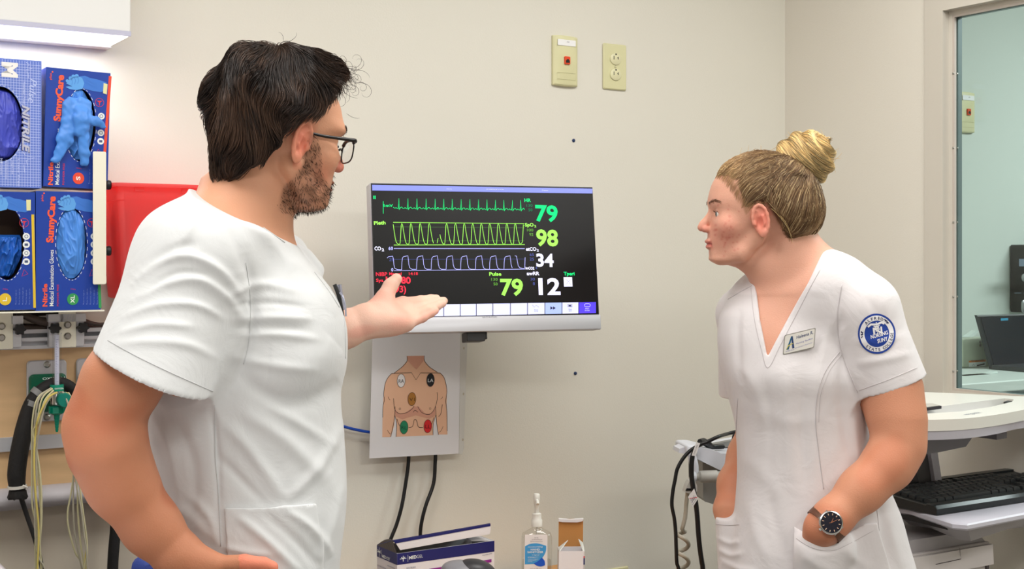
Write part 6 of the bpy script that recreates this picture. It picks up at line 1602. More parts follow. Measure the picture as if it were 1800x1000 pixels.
    N = vnormals(V, Q); q = to_local(V, O, Rn, s)
    # colouring
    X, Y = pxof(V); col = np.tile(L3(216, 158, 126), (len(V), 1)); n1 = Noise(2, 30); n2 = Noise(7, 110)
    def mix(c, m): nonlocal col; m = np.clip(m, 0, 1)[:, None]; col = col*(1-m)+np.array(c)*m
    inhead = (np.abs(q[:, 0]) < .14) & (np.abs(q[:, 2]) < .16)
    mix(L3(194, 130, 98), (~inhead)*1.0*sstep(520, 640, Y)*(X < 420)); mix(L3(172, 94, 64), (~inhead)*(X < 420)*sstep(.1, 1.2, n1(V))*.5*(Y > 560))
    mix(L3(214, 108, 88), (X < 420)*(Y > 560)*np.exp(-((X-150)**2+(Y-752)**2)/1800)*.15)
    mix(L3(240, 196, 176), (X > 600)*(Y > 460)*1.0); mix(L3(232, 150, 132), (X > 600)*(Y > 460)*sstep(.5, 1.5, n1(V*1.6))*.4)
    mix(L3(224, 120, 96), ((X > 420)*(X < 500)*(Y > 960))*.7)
    ear = (np.abs(q[:, 1]) > .064)*np.exp(-((q[:, 0]+.006)/.022)**2-((q[:, 2]-.002)/.034)**2); mix(L3(228, 112, 94), ear*.6*(q[:, 0] < .02))
    mix(L3(214, 120, 96), inhead*np.exp(-((q[:, 0]-.045)/.02)**2-((q[:, 2]+.035)/.02)**2)*.4)
    mix(L3(196, 92, 84), inhead*np.exp(-((q[:, 0]-.093)/.012)**2-((q[:, 2]+.012)/.012)**2)*.7)
    mix(L3(186, 92, 84), inhead*(q[:, 0] > .07)*np.exp(-((q[:, 2]+.043)/.007)**2)*(np.abs(q[:, 1]) < .024)*.8)
    def beard_mask(q):
        x, y, zz = q[:, 0], np.abs(q[:, 1]), q[:, 2]
        zc = np.interp(x, [0, .018, .030, .044, .060, .09], [.018, .016, .004, -.034, -.046, -.050])
        b = sstep(.006, -.006, zz-zc)*sstep(.002, .012, x+.25*np.clip(-zz-.02, 0, .06))*sstep(-.100, -.088, zz)
        mus = np.exp(-((x-.082)/.014)**2)*sstep(-.054, -.048, zz)*sstep(-.023, -.029, zz)*(y < .034)
        return np.clip(b+mus, 0, 1)*(np.abs(q[:, 0]) < .12)
    bm_ = beard_mask(q)*inhead
    mix(L3(104, 70, 52), bm_*(.50+.22*np.clip(n2(V), -1, 1)))
    skin = skin_mat('skin_man')
    bcol = col
    eyes(g, eye, s, RM, t, iris=(70, 52, 36))
    rng = np.random.RandomState(4)
    # beard stubble as one part of fine hairs
    P0 = sample_surface(V, Q, 90000, rng); qb = to_local(P0, O, Rn, s); sel = rng.rand(len(P0)) < beard_mask(qb)*.95*(np.abs(qb[:, 0]) < .13)*(np.abs(qb[:, 2]) < .12)
    P0 = P0[sel]; 
    if len(P0) > 7000: P0 = P0[rng.choice(len(P0), 7000, False)]
    h = .001; G = np.stack([f.eval(P0+np.eye(3)[m]*h)-f.eval(P0-np.eye(3)[m]*h) for m in range(3)], -1); G /= np.linalg.norm(G, axis=1, keepdims=True)
    down = Rn@np.array((.25, 0, -1.0)); D = G*.55+down*.65+rng.normal(size=G.shape)*.22; D /= np.linalg.norm(D, axis=1, keepdims=True)
    Lb = rng.uniform(.0035, .0085, (len(P0), 1)); u = np.linspace(0, 1, 3)[None, :, None]
    S = P0[:, None]-G[:, None]*.0006+D[:, None]*Lb[:, None]*u
    Vb, Qb = strands(S, np.full(len(P0), .00032)); cb = np.repeat(L3(46, 32, 25)[None]*rng.uniform(.6, 1.5, (len(P0), 1)), 9, 0)
    o = np_mesh('beard', Vb, Qb, hair_mat('beard_hair', .5, .3), t, origin=loc, col=cb); o['kind'] = 'stuff'
    # eyebrows
    E = []
    for sg in (-1, 1):
        a = rng.rand(320); p = np.stack([g(.082-.016*a_**1.6, sg*(.012+.036*a_), .0335+.0065*math.sin(a_*2.5)+rng.normal()*.0014) for a_ in a])
        p, G_ = to_skin(f, p, .0004); dv_ = np.stack([Rn@np.array((-.45*a_, sg*.8, .35-.75*a_)) for a_ in a]); dv_ = dv_-G_*(dv_*G_).sum(1, keepdims=True); dv_ /= np.linalg.norm(dv_, axis=1, keepdims=True)
        for i in range(len(a)): E.append(np.stack([p[i]+dv_[i]*.0062*u_+G_[i]*.0012*math.sin(u_*2.6) for u_ in (0, .5, 1)]))
    Ve, Qe = strands(np.array(E), np.full(len(E), .00032)); o = np_mesh('eyebrows', Ve, Qe, hair_mat('beard_hair'), t, origin=loc, col=np.tile(L3(40, 28, 22), (len(Ve), 1))); o['kind'] = 'stuff'
    # --- hair
    hf = Field(); gl = lambda *p: np.array(O)+Rn@np.array(p, float)
    hf.ball(gl(-.018, 0, .050), (.108, .090, .101), k=.02, R_=RM)
    hf.ball(gl(.052, 0, .084), (.048, .062, .034), k=.04, R_=RM); hf.ball(gl(-.050, -.01, .050), (.054, .070, .072), k=.04, R_=RM)
    hf.ball(gl(-.073, 0, -.026), (.036, .060, .066), k=.04, R_=RM)
    nh = Noise(11, 60, 10, (1, 1, 2.2)); nh2 = Noise(12, 26)
    hf.fn(lambda P: -.0036*nh(P)-.0034*nh2(P), gl(0, 0, 0)-.3, gl(0, 0, 0)+.3, op='a')
    def cutf(P):
        L_ = (P-np.array(O))@Rn; x, y, zz = L_[..., 0], np.abs(L_[..., 1]), L_[..., 2]
        face = np.minimum(x-.034-.72*(zz-.010), .098-zz)           # face opening
        face = np.where(y > -1, face, face)
        side = np.minimum(x+.030+0*zz, .006-zz)                    # in front of the nape line, below the temples
        burn = np.where((x > .004) & (x < .04), np.minimum(side, .0-zz), side)
        nape = np.maximum(-.094-zz+.006*np.sin(L_[..., 1]*150+x*60)+.004*np.sin(L_[..., 1]*330), np.minimum(-.034+1.25*(x+.052)-zz, .05-0*zz))
        earb = .036-np.sqrt((x/1.0)**2+(np.maximum(y-.07, 0)*.4)**2+((zz-.0)/1.35)**2)+0*zz
        earb = np.where(y > .045, earb, -1)
        return -np.maximum.reduce([face, burn, nape, earb])
    hf.fn(lambda P: .0045*np.exp(-np.maximum(cutf(P), 0)/.009), gl(0, 0, 0)-.3, gl(0, 0, 0)+.3, op='a')
    hf.fn(cutf, gl(0, 0, 0)-.3, gl(0, 0, 0)+.3, op='s', k=.006)
    Vh, Qh = surface(hf, .0032, smooth=2)
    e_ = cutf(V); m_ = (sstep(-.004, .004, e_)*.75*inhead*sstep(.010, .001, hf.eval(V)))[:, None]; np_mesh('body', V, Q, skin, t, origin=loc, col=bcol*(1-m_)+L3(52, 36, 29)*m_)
    ch = np.tile(L3(36, 25, 20), (len(Vh), 1)); ho = np_mesh('hair', Vh, Qh, hair_mat('hair_dark', .42, .4), t, origin=loc, col=ch)
    crown = gl(-.055, -.025, .165); up = Rn@np.array((0, 0, 1.0)); fw = Rn@np.array((1, 0, 0.0))
    na, nb_, nc = Noise(21, 32), Noise(22, 32), Noise(23, 32); nw = Noise(24, 75)
    hf2 = Field(); hf2.ops = hf.ops[:-1]
    def dirf(P, u):
        d = P-crown; d /= np.linalg.norm(d, axis=1, keepdims=True)+1e-9
        L_ = (P-np.array(O))@Rn; top = sstep(.06, .12, L_[:, 2])*sstep(-.03, .03, L_[:, 0])
        d = d+np.outer(.25+.9*(1-top), -up)*.8+np.outer(top*.7, fw)
        d = d+.50*np.stack([na(P), nb_(P), nc(P)], 1)+.26*np.stack([nw(P), nw(P+.3), nw(P+.7)], 1)
        return d
    roots = sample_surface(Vh, Qh, 52000, rng); roots = roots[np.abs(hf2.eval(roots)) < .003][:17000]; n = len(roots); rs = rng.rand(n)
    Ls = rng.uniform(.030, .060, n)
    # keep the strands from running over the face and ear
    S = flow_strands(hf2, roots, None, dirf, 8, Ls, lambda u, r_: -.0005+.0075*r_**1.5*math.sin(min(u*2.2, 2.3))+.004*u*r_, rs)
    ok = (hf.eval(S[:, -1]) < .015) & (np.max([hf.eval(S[:, k_]) for k_ in (3, 5, 6)], 0) < .009); S = S[ok]; n = len(S)
    clump = np.clip(.5+.5*nw(S[:, 0]*1.3), 0, 1); cc_ = L3(34, 23, 18)[None]*(1-clump[:, None])+L3(74, 54, 42)[None]*clump[:, None]; cc_ = cc_*rng.uniform(.6, 1.35, (n, 1))
    Vs, Qs = strands(S, rng.uniform(.00035, .0007, n)); o = np_mesh('strands', Vs, Qs, hair_mat('hair_dark'), ho, origin=loc, col=np.repeat(cc_, 24, 0)); o['kind'] = 'stuff'
    # loose curls at the forehead, crown and back outline
    C = []
    def curl(px, py, Y, dx, dy, L_, turns, r_, nseg=14, fan=1.0):
        p = A3(px, py, Y); a0 = math.atan2(-dy, dx); pts = []
        for i in range(nseg):
            u_ = i/(nseg-1); a = a0+turns*u_*u_*2*math.pi; p = p+np.array((math.cos(a)*L_/nseg, rng.normal()*.0008, math.sin(a)*L_/nseg)); pts.append(p.copy())
        C.append(np.array(pts))
    for i in range(46): curl(590+rng.normal()*14, 128+rng.normal()*12, 2.03+rng.normal()*.02, 1, -.1+rng.normal()*.4, rng.uniform(.02, .055), rng.choice([-1, 1])*rng.uniform(.1, .75), 0)
    for i in range(14): curl(600+rng.normal()*7, 150+rng.normal()*14, 2.03, .6, .9+rng.normal()*.3, rng.uniform(.02, .04), rng.uniform(-.6, .4), 0)
    curl(606, 128, 2.04, 1, -.35, .045, -.25, 0); curl(618, 150, 2.04, 1, -.5, .05, -.95, 0); curl(622, 145, 2.04, 1, .0, .06, -.72, 0)
    for i in range(14):
        a = rng.uniform(.15, 1.45)*math.pi; px = 478+118*math.cos(a); py = 190-118*math.sin(a)
        if a < 1.1*math.pi: curl(px, py, 2.0, rng.normal(), rng.normal()*.5-.2, rng.uniform(.012, .028), rng.uniform(-.4, .4), 0)
    Vc, Qc = strands(np.array(C), np.full(len(C), .00035)); o = np_mesh('loose_curls', Vc, Qc, hair_mat('hair_dark'), ho, origin=loc, col=np.tile(L3(44, 32, 26), (len(Vc), 1))); o['kind'] = 'stuff'
    # --- scrub top
    sf = Field(); sf.loft(z, cx, cy, rx, ry, n=2.25, k=.02)
    sf.cone(A3(402, 384, 1.965), A3(342, 452, 1.895), .060, .074, k=.05)
    hem = A3(272, 663, 1.815); ax = A3(272-42, 663+91, 1.80)-A3(272, 663, 1.80); ax /= np.linalg.norm(ax)
    e0, e1 = A3(340, 452, 1.890), A3(268, 668, 1.815)+ax*.05; sf.cone(e0, e1, .076, .0885, k=.05); last_cut(sf, hem, ax)
    sf.cone(A3(470, 470, 2.17), A3(508, 570, 2.20), .072, .066, k=.04)
    sf.cone(A3(516, 420, 2.07), A3(552, 475, 2.08), .012, .016, k=.008)
    # neck opening and inside of the sleeve
    p1, p2 = A3(352, 338, 2.0), A3(508, 424, 2.0); dn = np.cross(p2-p1, (0, 1, 0)); dn = dn/np.linalg.norm(dn); dn = dn if dn[2] > 0 else -dn
    sf.fn(lambda P: -(P-p1)@dn, A3(450, 300, 2.0)-.25, A3(450, 300, 2.0)+.25, op='s', k=.002)
    sf.cone(e0+(e1-e0)*1.05, e0+(e1-e0)*.6, .0835, .0775, k=.002, op='s'); last_cut(sf, hem-ax*.022, -ax)
    Vs, Qs = surface(sf, .0028, smooth=2); Ns = vnormals(Vs, Qs)
    n3 = Noise(31, 20, 12, (1, 1, 1)); Vs = Vs+Ns*(n3(Vs)*.0012)[:, None]
    st = [([(236, 498), (275, 464), (330, 450), (385, 474), (424, 520)], 8, .0055), ([(236, 528), (290, 500), (350, 492), (400, 524), (426, 560)], 8, .0045), ([(220, 556), (280, 536), (345, 536), (392, 560)], 7, .004), ([(208, 586), (270, 570), (340, 574)], 7, .0035), ([(200, 606), (260, 600), (330, 606), (380, 630)], 8, .003),
          ([(250, 480), (300, 440), (345, 428)], 9, -.004), ([(255, 515), (310, 480), (370, 482)], 6, -.003),
          ([(402, 520), (455, 500), (525, 512)], 8, .004), ([(410, 560), (480, 558), (550, 560)], 8, .0045), ([(420, 590), (490, 588), (560, 596)], 7, .0035), ([(405, 625), (470, 640), (560, 652)], 9, .003),
          ([(405, 540), (470, 532), (540, 540)], 6, -.003), ([(410, 576), (480, 574), (540, 580)], 6, -.0025),
          ([(432, 440), (446, 520), (440, 600), (404, 690)], 9, -.006), ([(418, 655), (480, 702), (550, 702), (600, 668)], 16, -.006), ([(470, 640), (540, 640), (590, 600)], 30, .006),
          ([(395, 745), (440, 790), (500, 880)], 12, .005), ([(425, 722), (500, 772), (580, 850)], 14, .0045), ([(450, 700), (520, 740), (598, 790)], 10, .003), ([(600, 748), (560, 820), (500, 884)], 10, .004), ([(380, 800), (420, 840), (470, 890)], 9, -.0035),
          ([(262, 720), (300, 790), (315, 890)], 10, .004), ([(300, 720), (340, 820), (335, 930)], 12, -.004), ([(330, 870), (370, 910), (385, 960)], 9, .004), ([(370, 700), (382, 800), (385, 900)], 6, -.003), ([(290, 880), (330, 905), (380, 950)], 12, .004),
          ([(415, 905), (470, 950), (530, 1010)], 9, .0045), ([(460, 900), (520, 950), (560, 1000)], 9, -.003), ([(500, 895), (550, 930), (585, 980)], 8, .004), ([(600, 850), (585, 920), (560, 990)], 9, .004), ([(390, 960), (430, 970), (480, 975)], 7, .003),
          ([(350, 360), (335, 400), (300, 450)], 9, .003), ([(430, 380), (470, 420), (520, 480)], 12, .004), ([(400, 400), (420, 440), (430, 480)], 9, -.0025), ([(520, 450), (560, 500), (590, 560)], 8, .0025)]
    Vs = strokes(Vs, Ns, st)
    so = np_mesh('scrub_top', Vs, Qs, M_cloth, t, origin=loc); so['label'] = 'white short sleeved scrub top'
    so_loc = t
    cs = Cast(Vs, Qs)
    class PP: location = t.location
    def sm_(pts, r_=.0008, **kw):
        o = seam(cs, pts, r_, M_seam, t, **kw)
        if o is not None: o.parent = so
    sm_([(413, 366), (404, 390), (392, 410), (385, 424)]); sm_([(354, 344), (384, 352), (413, 369), (450, 392), (500, 426)], .0010)
    sm_([(432, 462), (440, 530), (437, 600), (428, 640)], .0005); sm_([(378, 712), (378, 800), (384, 870), (388, 960)], .0007)
    sm_([(190, 598), (240, 626), (300, 655), (374, 688)], .0007); sm_([(600, 520), (606, 580), (607, 630)], .0007); sm_([(566, 482), (588, 515), (602, 545)], .0007)
    sm_([(552, 478), (578, 512), (596, 540)], .0006)
    # hip pocket: a second layer of cloth
    pf = Field(); pf.loft(z, cx, cy, rx, ry, n=2.25, k=.02, inset=-.0062)
    def pk(P):
        X = CX+F*P[..., 0]/P[..., 1]; Y = HY-F*(P[..., 2]-CZ)/P[..., 1]; k = P[..., 1]/F
        top = (892-(X-393)*.045)-Y+3*np.sin((X-393)/160*np.pi); return np.maximum.reduce([top*k, (393+.06*(Y-890)-X)*k, (X-556-.10*(Y-880))*k, (P[..., 1]-YC)])
    pf.fn(pk, (-9, -9, -9), (9, 9, 9), op='i')
    lo, hi = A3(385, 1060, YC)-.02, A3(575, 870, YC)+.02; lo[1] = 1.80; hi[1] = 2.05
    Vp, Qp = surface(pf, .0026, lo=lo, hi=hi, smooth=1); Np = vnormals(Vp, Qp); Vp = Vp+Np*(n3(Vp)*.0012)[:, None]; Vp = strokes(Vp, Np, st)
    po = np_mesh('hip_pocket', Vp, Qp, M_cloth, so, origin=loc)
    # breast pocket with pens
    for k_, (a_, b_, c_, r_) in enumerate((((592, 503, 1.925), (597, 500, 1.93), (44, 44, 48), .0035), ((597, 502, 1.93), (598, 500, 1.93), (176, 176, 190), .0042), ((603, 506, 1.94), (606, 560, 1.95), (60, 60, 66), .003))):
        pass
    yp = cs(600, 540)[0]; yq = 2.02 if yp is None else yp[1]
    mp_ = lambda px, py, d=0: Vector(A3(px, py, yq-.004+d))-t.location
    pn = MB().tube([mp_(588, 500), mp_(596, 522), mp_(602, 556)], .0032, n=8).build('pen', M_black, t)
    MB().tube([mp_(596, 500, .01), mp_(598, 516, .01), mp_(602, 545, .01)], .0040, n=10).build('pen', mat('pen_silver', (170, 172, 190), .25, metal=.6), t)
    MB().tube([mp_(597, 514, -.004), mp_(603, 522, -.004), mp_(607, 538, -.004), mp_(608, 556, -.004)], .0016, n=6).build('pen_clip', mat('pen_silver', (170, 172, 190)), t)
    pl_ = Field(); 
    # --- glasses
    gm_ = mat('glasses_black', (18, 18, 20), .25)
    gl_ = bpy.data.objects.new('glasses', None); COL.objects.link(gl_); gl_.parent = t
    gg = lambda x, y, zz: Vector(g(x, y, zz))-t.location
    def rimpts(sg, n=26):
        pts = []
        for i in range(n+1):
            a = 2*math.pi*i/n; e_ = 3.0; cx_ = math.copysign(abs(math.cos(a))**(2/e_), math.cos(a)); sz = math.copysign(abs(math.sin(a))**(2/e_), math.sin(a))
            y_ = sg*(.0325+.0250*cx_); pts.append((.0935-.15*abs(abs(y_)-.008), y_, .0095+.0165*sz))
        return pts
    for sg in (-1, 1):
        P_ = rimpts(sg); MB().tube([gg(*p) for p in P_], .0012, n=6, spline=False).build('lower_rim', gm_, gl_)
        topb = [p for p in P_ if p[2] > .018]; topb.sort(key=lambda p: p[1]); MB().tube([gg(p[0], p[1], p[2]+.001) for p in topb], .0027, n=8, spline=False).build('brow_bar', gm_, gl_, smooth=True)
        mb = MB(); mb.add([tuple(gg(*p)) for p in P_[:-1]], [tuple(range(len(P_)-1))]); mb.build('lens', thin_glass('lens_glass%d' % sg, (.96, .97, .98), .02, 1.5), gl_)
        hx = .0935-.15*(.0575-.008)
        MB().tube([gg(hx+.001, sg*.0570, .0235), gg(hx-.004, sg*.0625, .0232), gg(hx-.02, sg*.0655, .0215), gg(.030, sg*.0695, .018), gg(.006, sg*.0730, .0175)], [.0036, .0034, .0028, .0024, .0020], n=8).build('temple_arm', gm_, gl_, smooth=True)
    MB().tube([gg(.0925, -.0085, .014), gg(.0945, 0, .017), gg(.0925, .0085, .014)], .0018, n=8).build('bridge', gm_, gl_, smooth=True)
    trousers(t, (base.x, base.y), 1.02, [(-1, base.x+.045, base.y-.095), (1, base.x-.045, base.y+.095)], cloth_mat('white_trousers', (226, 227, 228)), mat('shoe_white', (214, 214, 212), .5), R(25), side=(-.42, .9), hr=(.112, .135))
build_man()

# ---------------------------------------------------------------- the woman
def build_woman():
    YC = 2.47; base = at(1435, 700, YC)
    t = thing('person', 'blonde woman with hair in a bun, white scrubs and both hands in her pockets', 'person', (base.x, base.y, 0)); loc = np.array(t.location)
    T_ = rows([(520, 1300, 1520, .070, .0), (545, 1272, 1545, .085, .0), (580, 1263, 1540, .098, 0), (620, 1264, 1528, .108, 0), (660, 1272, 1522, .112, -.005), (700, 1283, 1520, .110, 0), (740, 1293, 1524, .104, 0), (790, 1297, 1534, .102, 0),
               (850, 1297, 1557, .106, 0), (905, 1292, 1580, .112, 0), (960, 1284, 1594, .118, 0), (1000, 1280, 1605, .122, 0), (1070, 1278, 1612, .124, 0), (1120, 1280, 1610, .124, 0)], YC)
    z, cx, cy, rx, ry = [v[::-1] for v in T_]
    f = Field(); f.loft(z, cx, cy, rx, ry, n=2.3, k=.02, inset=.008)
    def shoulders(f, e, sh=True):
        f.chain([A3(1300, 548, 2.56), A3(1345, 532, 2.52), A3(1395, 515, 2.47), A3(1455, 512, 2.43), A3(1518, 536, 2.395)], [.036+e, .050+e, .062+e, .056+e, .052+e], k=.05)
    shoulders(f, -.006)
    f.chain([A3(1380, 400, 2.445), A3(1386, 455, 2.455), A3(1388, 505, 2.47)], [.0475, .0475, .060], k=.022)
    f.chain([A3(1400, 440, 2.46), A3(1470, 505, 2.43)], [.040, .046], k=.04)
    f.chain([A3(1285, 447, 2.45), A3(1320, 453, 2.45), A3(1352, 468, 2.45)], [.012, .021, .036], k=.035)
    # near arm
    f.chain([A3(1528, 545, 2.395), A3(1552, 625, 2.385), A3(1568, 685, 2.378), A3(1578, 740, 2.365), A3(1582, 785, 2.355)], [.040, .044, .0485, .0450, .0400], k=.03)
    f.chain([A3(1582, 785, 2.355), A3(1560, 818, 2.345), A3(1515, 860, 2.33), A3(1462, 912, 2.315), A3(1444, 930, 2.315)], [.0400, .0415, .0370, .0310, .0295], k=.025)
    f.cone(A3(1444, 930, 2.315), A3(1432, 972, 2.335), .0290, .029, k=.01, flat=(0, 1, 0), fr=.6)
    for k_, (ax_, ay) in enumerate(((1420, 1010), (1430, 1018), (1440, 1020), (1450, 1014))):
        f.chain([A3(1432, 972, 2.335), A3((1432+ax_)/2, (972+ay)/2, 2.345), A3(ax_, ay, 2.35)], [.011, .0095, .008], k=.006)
    f.chain([A3(1432, 955, 2.33), A3(1416, 968, 2.335), A3(1408, 985, 2.34)], [.012, .010, .0085], k=.008)
    # far arm
    f.chain([A3(1298, 560, 2.57), A3(1318, 660, 2.62), A3(1330, 745, 2.63)], [.042, .037, .034], k=.03)
    f.chain([A3(1330, 745, 2.63), A3(1312, 800, 2.59), A3(1291, 850, 2.55), A3(1280, 895, 2.52), A3(1286, 935, 2.51)], [.034, .034, .030, .0245, .023], k=.02)
    for dx in (-8, 0, 8, 15): f.chain([A3(1284+dx*.5, 935, 2.505), A3(1286+dx, 985, 2.50)], [.011, .0085], k=.006)
    # head
    RM = Matrix.Rotation(R(180), 4, 'Z'); s = .985; O = A3(1332, 389, 2.378)+np.array((0, .070, 0))
    tab = [(-.079, .060, .034, .014, 2), (-.0745, .0735, .016, .026, 2.2), (-.062, .0785, .0, .033, 2.3), (-.050, .0790, -.010, .040, 2.3), (-.032, .0815, -.020, .048, 2.3), (-.015, .0800, -.03, .055, 2.3),
           (0, .0775, -.04, .059, 2.3), (.02, .0765, -.04, .063, 2.3), (.036, .0795, -.04, .065, 2.3), (.055, .0745, -.04, .065, 2.3), (.088, .057, -.03, .054, 2.2), (.104, .036, -.02, .034, 2)]
    nose = [((.0735, 0, .019), (.089, 0, -.003), .0065, .0072), ((.089, 0, -.003), (.0935, 0, -.0095), .0072, .0078)]
    lips = [((.0820, 0, -.0360), (.0048, .019, .0044)), ((.0800, 0, -.0462), (.0055, .017, .0048))]
    eye = (.0600, .0295, .0150)
    g, Rn = head_field(f, O, RM, s, tab, nose, lips, eye, ear_y=.0700, jaw=.84, brow=.4, cr=(.090, .069, .080))
    V, Q = surface(f, .0021, smooth=1)
    q = to_local(V, O, Rn, s); X, Y = pxof(V); col = np.tile(L3(224, 168, 144), (len(V), 1)); n1 = Noise(42, 36); n2 = Noise(47, 120)
    def mix(c, m): nonlocal col; m = np.clip(m, 0, 1)[:, None]; col = col*(1-m)+np.array(c)*m
    inh = (np.abs(q[:, 0]) < .14) & (q[:, 2] > -.085) & (q[:, 2] < .16)
    mix(L3(206, 142, 110), (~inh)*sstep(560, 660, Y)*.9); mix(L3(196, 112, 78), (~inh)*(Y > 640)*sstep(.2, 1.3, n1(V))*.35)
    ck = inh*np.exp(-((q[:, 0]-.056)/.024)**2-((q[:, 2]+.018)/.030)**2); mix(L3(226, 138, 122), ck*.45)
    rng = np.random.RandomState(8)
    for i in range(46):
        a, b = .050+rng.normal()*.014, -.020+rng.normal()*.020; rr = rng.uniform(.0007, .0015)
        mix(L3(200, 94, 84), inh*np.exp(-((q[:, 0]-a)**2+(q[:, 2]-b)**2)/(2*rr*rr))*.5*(q[:, 1] > 0)*(q[:, 0] > .018))
    mix(L3(206, 108, 98), inh*(q[:, 0] > .072)*np.exp(-((q[:, 2]+.0415)/.0070)**2)*(np.abs(q[:, 1]) < .021)*.9)
    mix(L3(150, 66, 60), inh*(q[:, 0] > .07)*np.exp(-((q[:, 2]+.0410)/.0012)**2)*(np.abs(q[:, 1]) < .020)*.8)
    mix(L3(218, 112, 100), inh*np.exp(-((q[:, 0]-.092)/.010)**2-((q[:, 2]+.012)/.010)**2)*.45)
    ear = (np.abs(q[:, 1]) > .062)*np.exp(-((q[:, 0]+.006)/.020)**2-((q[:, 2]-.002)/.032)**2); mix(L3(230, 108, 92), ear*.65*(q[:, 0] < .014))
    sk = skin_mat('skin_man'); bcol = col
    eyes(g, eye, s, RM, t)
    E = []
    for sg in (-1, 1):
        a = rng.rand(150); p = np.stack([g(.082-.016*a_**1.6, sg*(.012+.036*a_), .0335+.0065*math.sin(a_*2.5)+rng.normal()*.0014) for a_ in a])
        p, G_ = to_skin(f, p, .0004); dv_ = np.stack([Rn@np.array((-.45*a_, sg*.8, .35-.75*a_)) for a_ in a]); dv_ = dv_-G_*(dv_*G_).sum(1, keepdims=True); dv_ /= np.linalg.norm(dv_, axis=1, keepdims=True)
        for i in range(len(a)): E.append(np.stack([p[i]+dv_[i]*.0062*u_+G_[i]*.0012*math.sin(u_*2.6) for u_ in (0, .5, 1)]))
    for sg in (-1, 1):
        for i in range(40):                                                       # lashes
            a = rng.rand()*2-1; p = g(eye[0]+.0128*math.cos(a*.9), sg*(eye[1]+.0128*math.sin(a*.9)), eye[2]+.0030)
            dvec = Rn@np.array((.8*math.cos(a*.9), sg*.8*math.sin(a*.9), .35)); E.append(np.stack([p+dvec*.0045*u_*s+np.array((0, 0, .0015*u_*u_)) for u_ in (0, .5, 1)]))
    Ve, Qe = strands(np.array(E), np.full(len(E), .00022)); o = np_mesh('eyebrows', Ve, Qe, hair_mat('brow_hair', .5, .3), t, origin=loc, col=np.tile(L3(112, 80, 60), (len(Ve), 1))); o['kind'] = 'stuff'
    # --- hair pulled back into a bun
    gl = lambda *p: np.array(O)+Rn@np.array(p, float)
    hf = Field(); hf.ball(gl(-.015, 0, .044), (.0965, .0765, .0875), k=.02, R_=RM); hf.ball(gl(-.045, 0, .022), (.0920, .0740, .0760), k=.03, R_=RM); hf.ball(gl(-.068, 0, .075), (.045, .050, .045), k=.03, R_=RM)
    nz_ = Noise(51, 30); B = gl(-.083, 0, .100)
    az = lambda P: np.arctan2((P-B)[..., 1], ((P-B)@(Rn@np.array((.5, 0, -.86)))))
    hf.fn(lambda P: -.0007*np.sin(az(P)*34+2.2*nz_(P))-.0005*np.sin(az(P)*71+3*nz_(P)), gl(0, 0, 0)-.3, gl(0, 0, 0)+.3, op='a')
    def cutf(P):
        L_ = (P-np.array(O))@Rn; x, y, zz = L_[..., 0], np.abs(L_[..., 1]), L_[..., 2]
        face = x-.016-.66*(zz-.014); nape = np.where(x < -.012, .020+1.55*(x+.028)-zz, -1); low = -.050-zz
        e_ = np.where(y > .045, .034-np.sqrt(((x+.002)/.78)**2+((zz-.002)/1.02)**2), -1)
        return -np.maximum.reduce([face, nape, low, e_])
    hf.fn(lambda P: .0068*np.exp(-np.maximum(cutf(P), 0)/.010), gl(0, 0, 0)-.3, gl(0, 0, 0)+.3, op='a')
    hf.fn(cutf, gl(0, 0, 0)-.3, gl(0, 0, 0)+.3, op='s', k=.004)
    Vh, Qh = surface(hf, .0022, smooth=1)
    e_ = cutf(V)+.0016*nz_(V*9); m_ = (sstep(-.012, .004, e_)*.6*inh*sstep(.010, .001, hf.eval(V)))[:, None]; np_mesh('body', V, Q, sk, t, origin=loc, col=bcol*(1-m_)+L3(150, 112, 80)*m_)
    c0, c1, c2, c3 = L3(92, 66, 46), L3(148, 114, 72), L3(206, 168, 120), L3(238, 210, 160)
    def shade(P, rng_=None):
        w = np.clip(.5+.5*np.sin(az(P)*23+1.5*nz_(P)), 0, 1)[:, None]; L_ = (P-np.array(O))@Rn
        fr_ = sstep(-.01, .05, L_[:, 0])[:, None]*.35+sstep(.08, .12, L_[:, 2])[:, None]*.1; k = np.clip(w*.42+fr_, 0, 1); return c0*(1-k)+c2*k
    ho = np_mesh('hair', Vh, Qh, hair_mat('hair_blonde', .4, .45), t, origin=loc, col=shade(Vh)*.8)
    hf2 = Field(); hf2.ops = hf.ops[:-1]
    roots = sample_surface(Vh, Qh, 46000, rng); roots = roots[np.abs(hf2.eval(roots)) < .0022][:17000]; n = len(roots); nd = Noise(55, 40); nd2 = Noise(56, 40); nd3 = Noise(57, 40)
    def dirf(P, u): d = B-P; d /= np.linalg.norm(d, axis=1, keepdims=True)+1e-9; return d+.10*np.stack([nd(P), nd2(P), nd3(P)], 1)
    dist = np.linalg.norm(roots-B, axis=1); Ls = np.minimum(rng.uniform(.045, .11, n), dist*.95); rs = rng.rand(n)
    S = flow_strands(hf2, roots, None, dirf, 8, Ls, lambda u, r_: .0002+.0016*r_*math.sin(u*3.1), rs)
    ok = np.max([hf.eval(S[:, k_]) for k_ in (0, 2, 4, 7)], 0) < .0035; S = S[ok]; n = len(S)
    cc_ = shade(S[:, 2])*rng.uniform(.75, 1.3, (n, 1)); br = rng.rand(n) < .12; cc_[br] = c3*rng.uniform(.7, 1, (br.sum(), 1))
    Vs, Qs = strands(S, rng.uniform(.00022, .0004, n)); o = np_mesh('strands', Vs, Qs, hair_mat('hair_blonde'), ho, origin=loc, col=np.repeat(cc_, 24, 0)); o['kind'] = 'stuff'
    # bun
    bc = A3(1417, 279, 2.455); bf = Field(); br_ = .0500
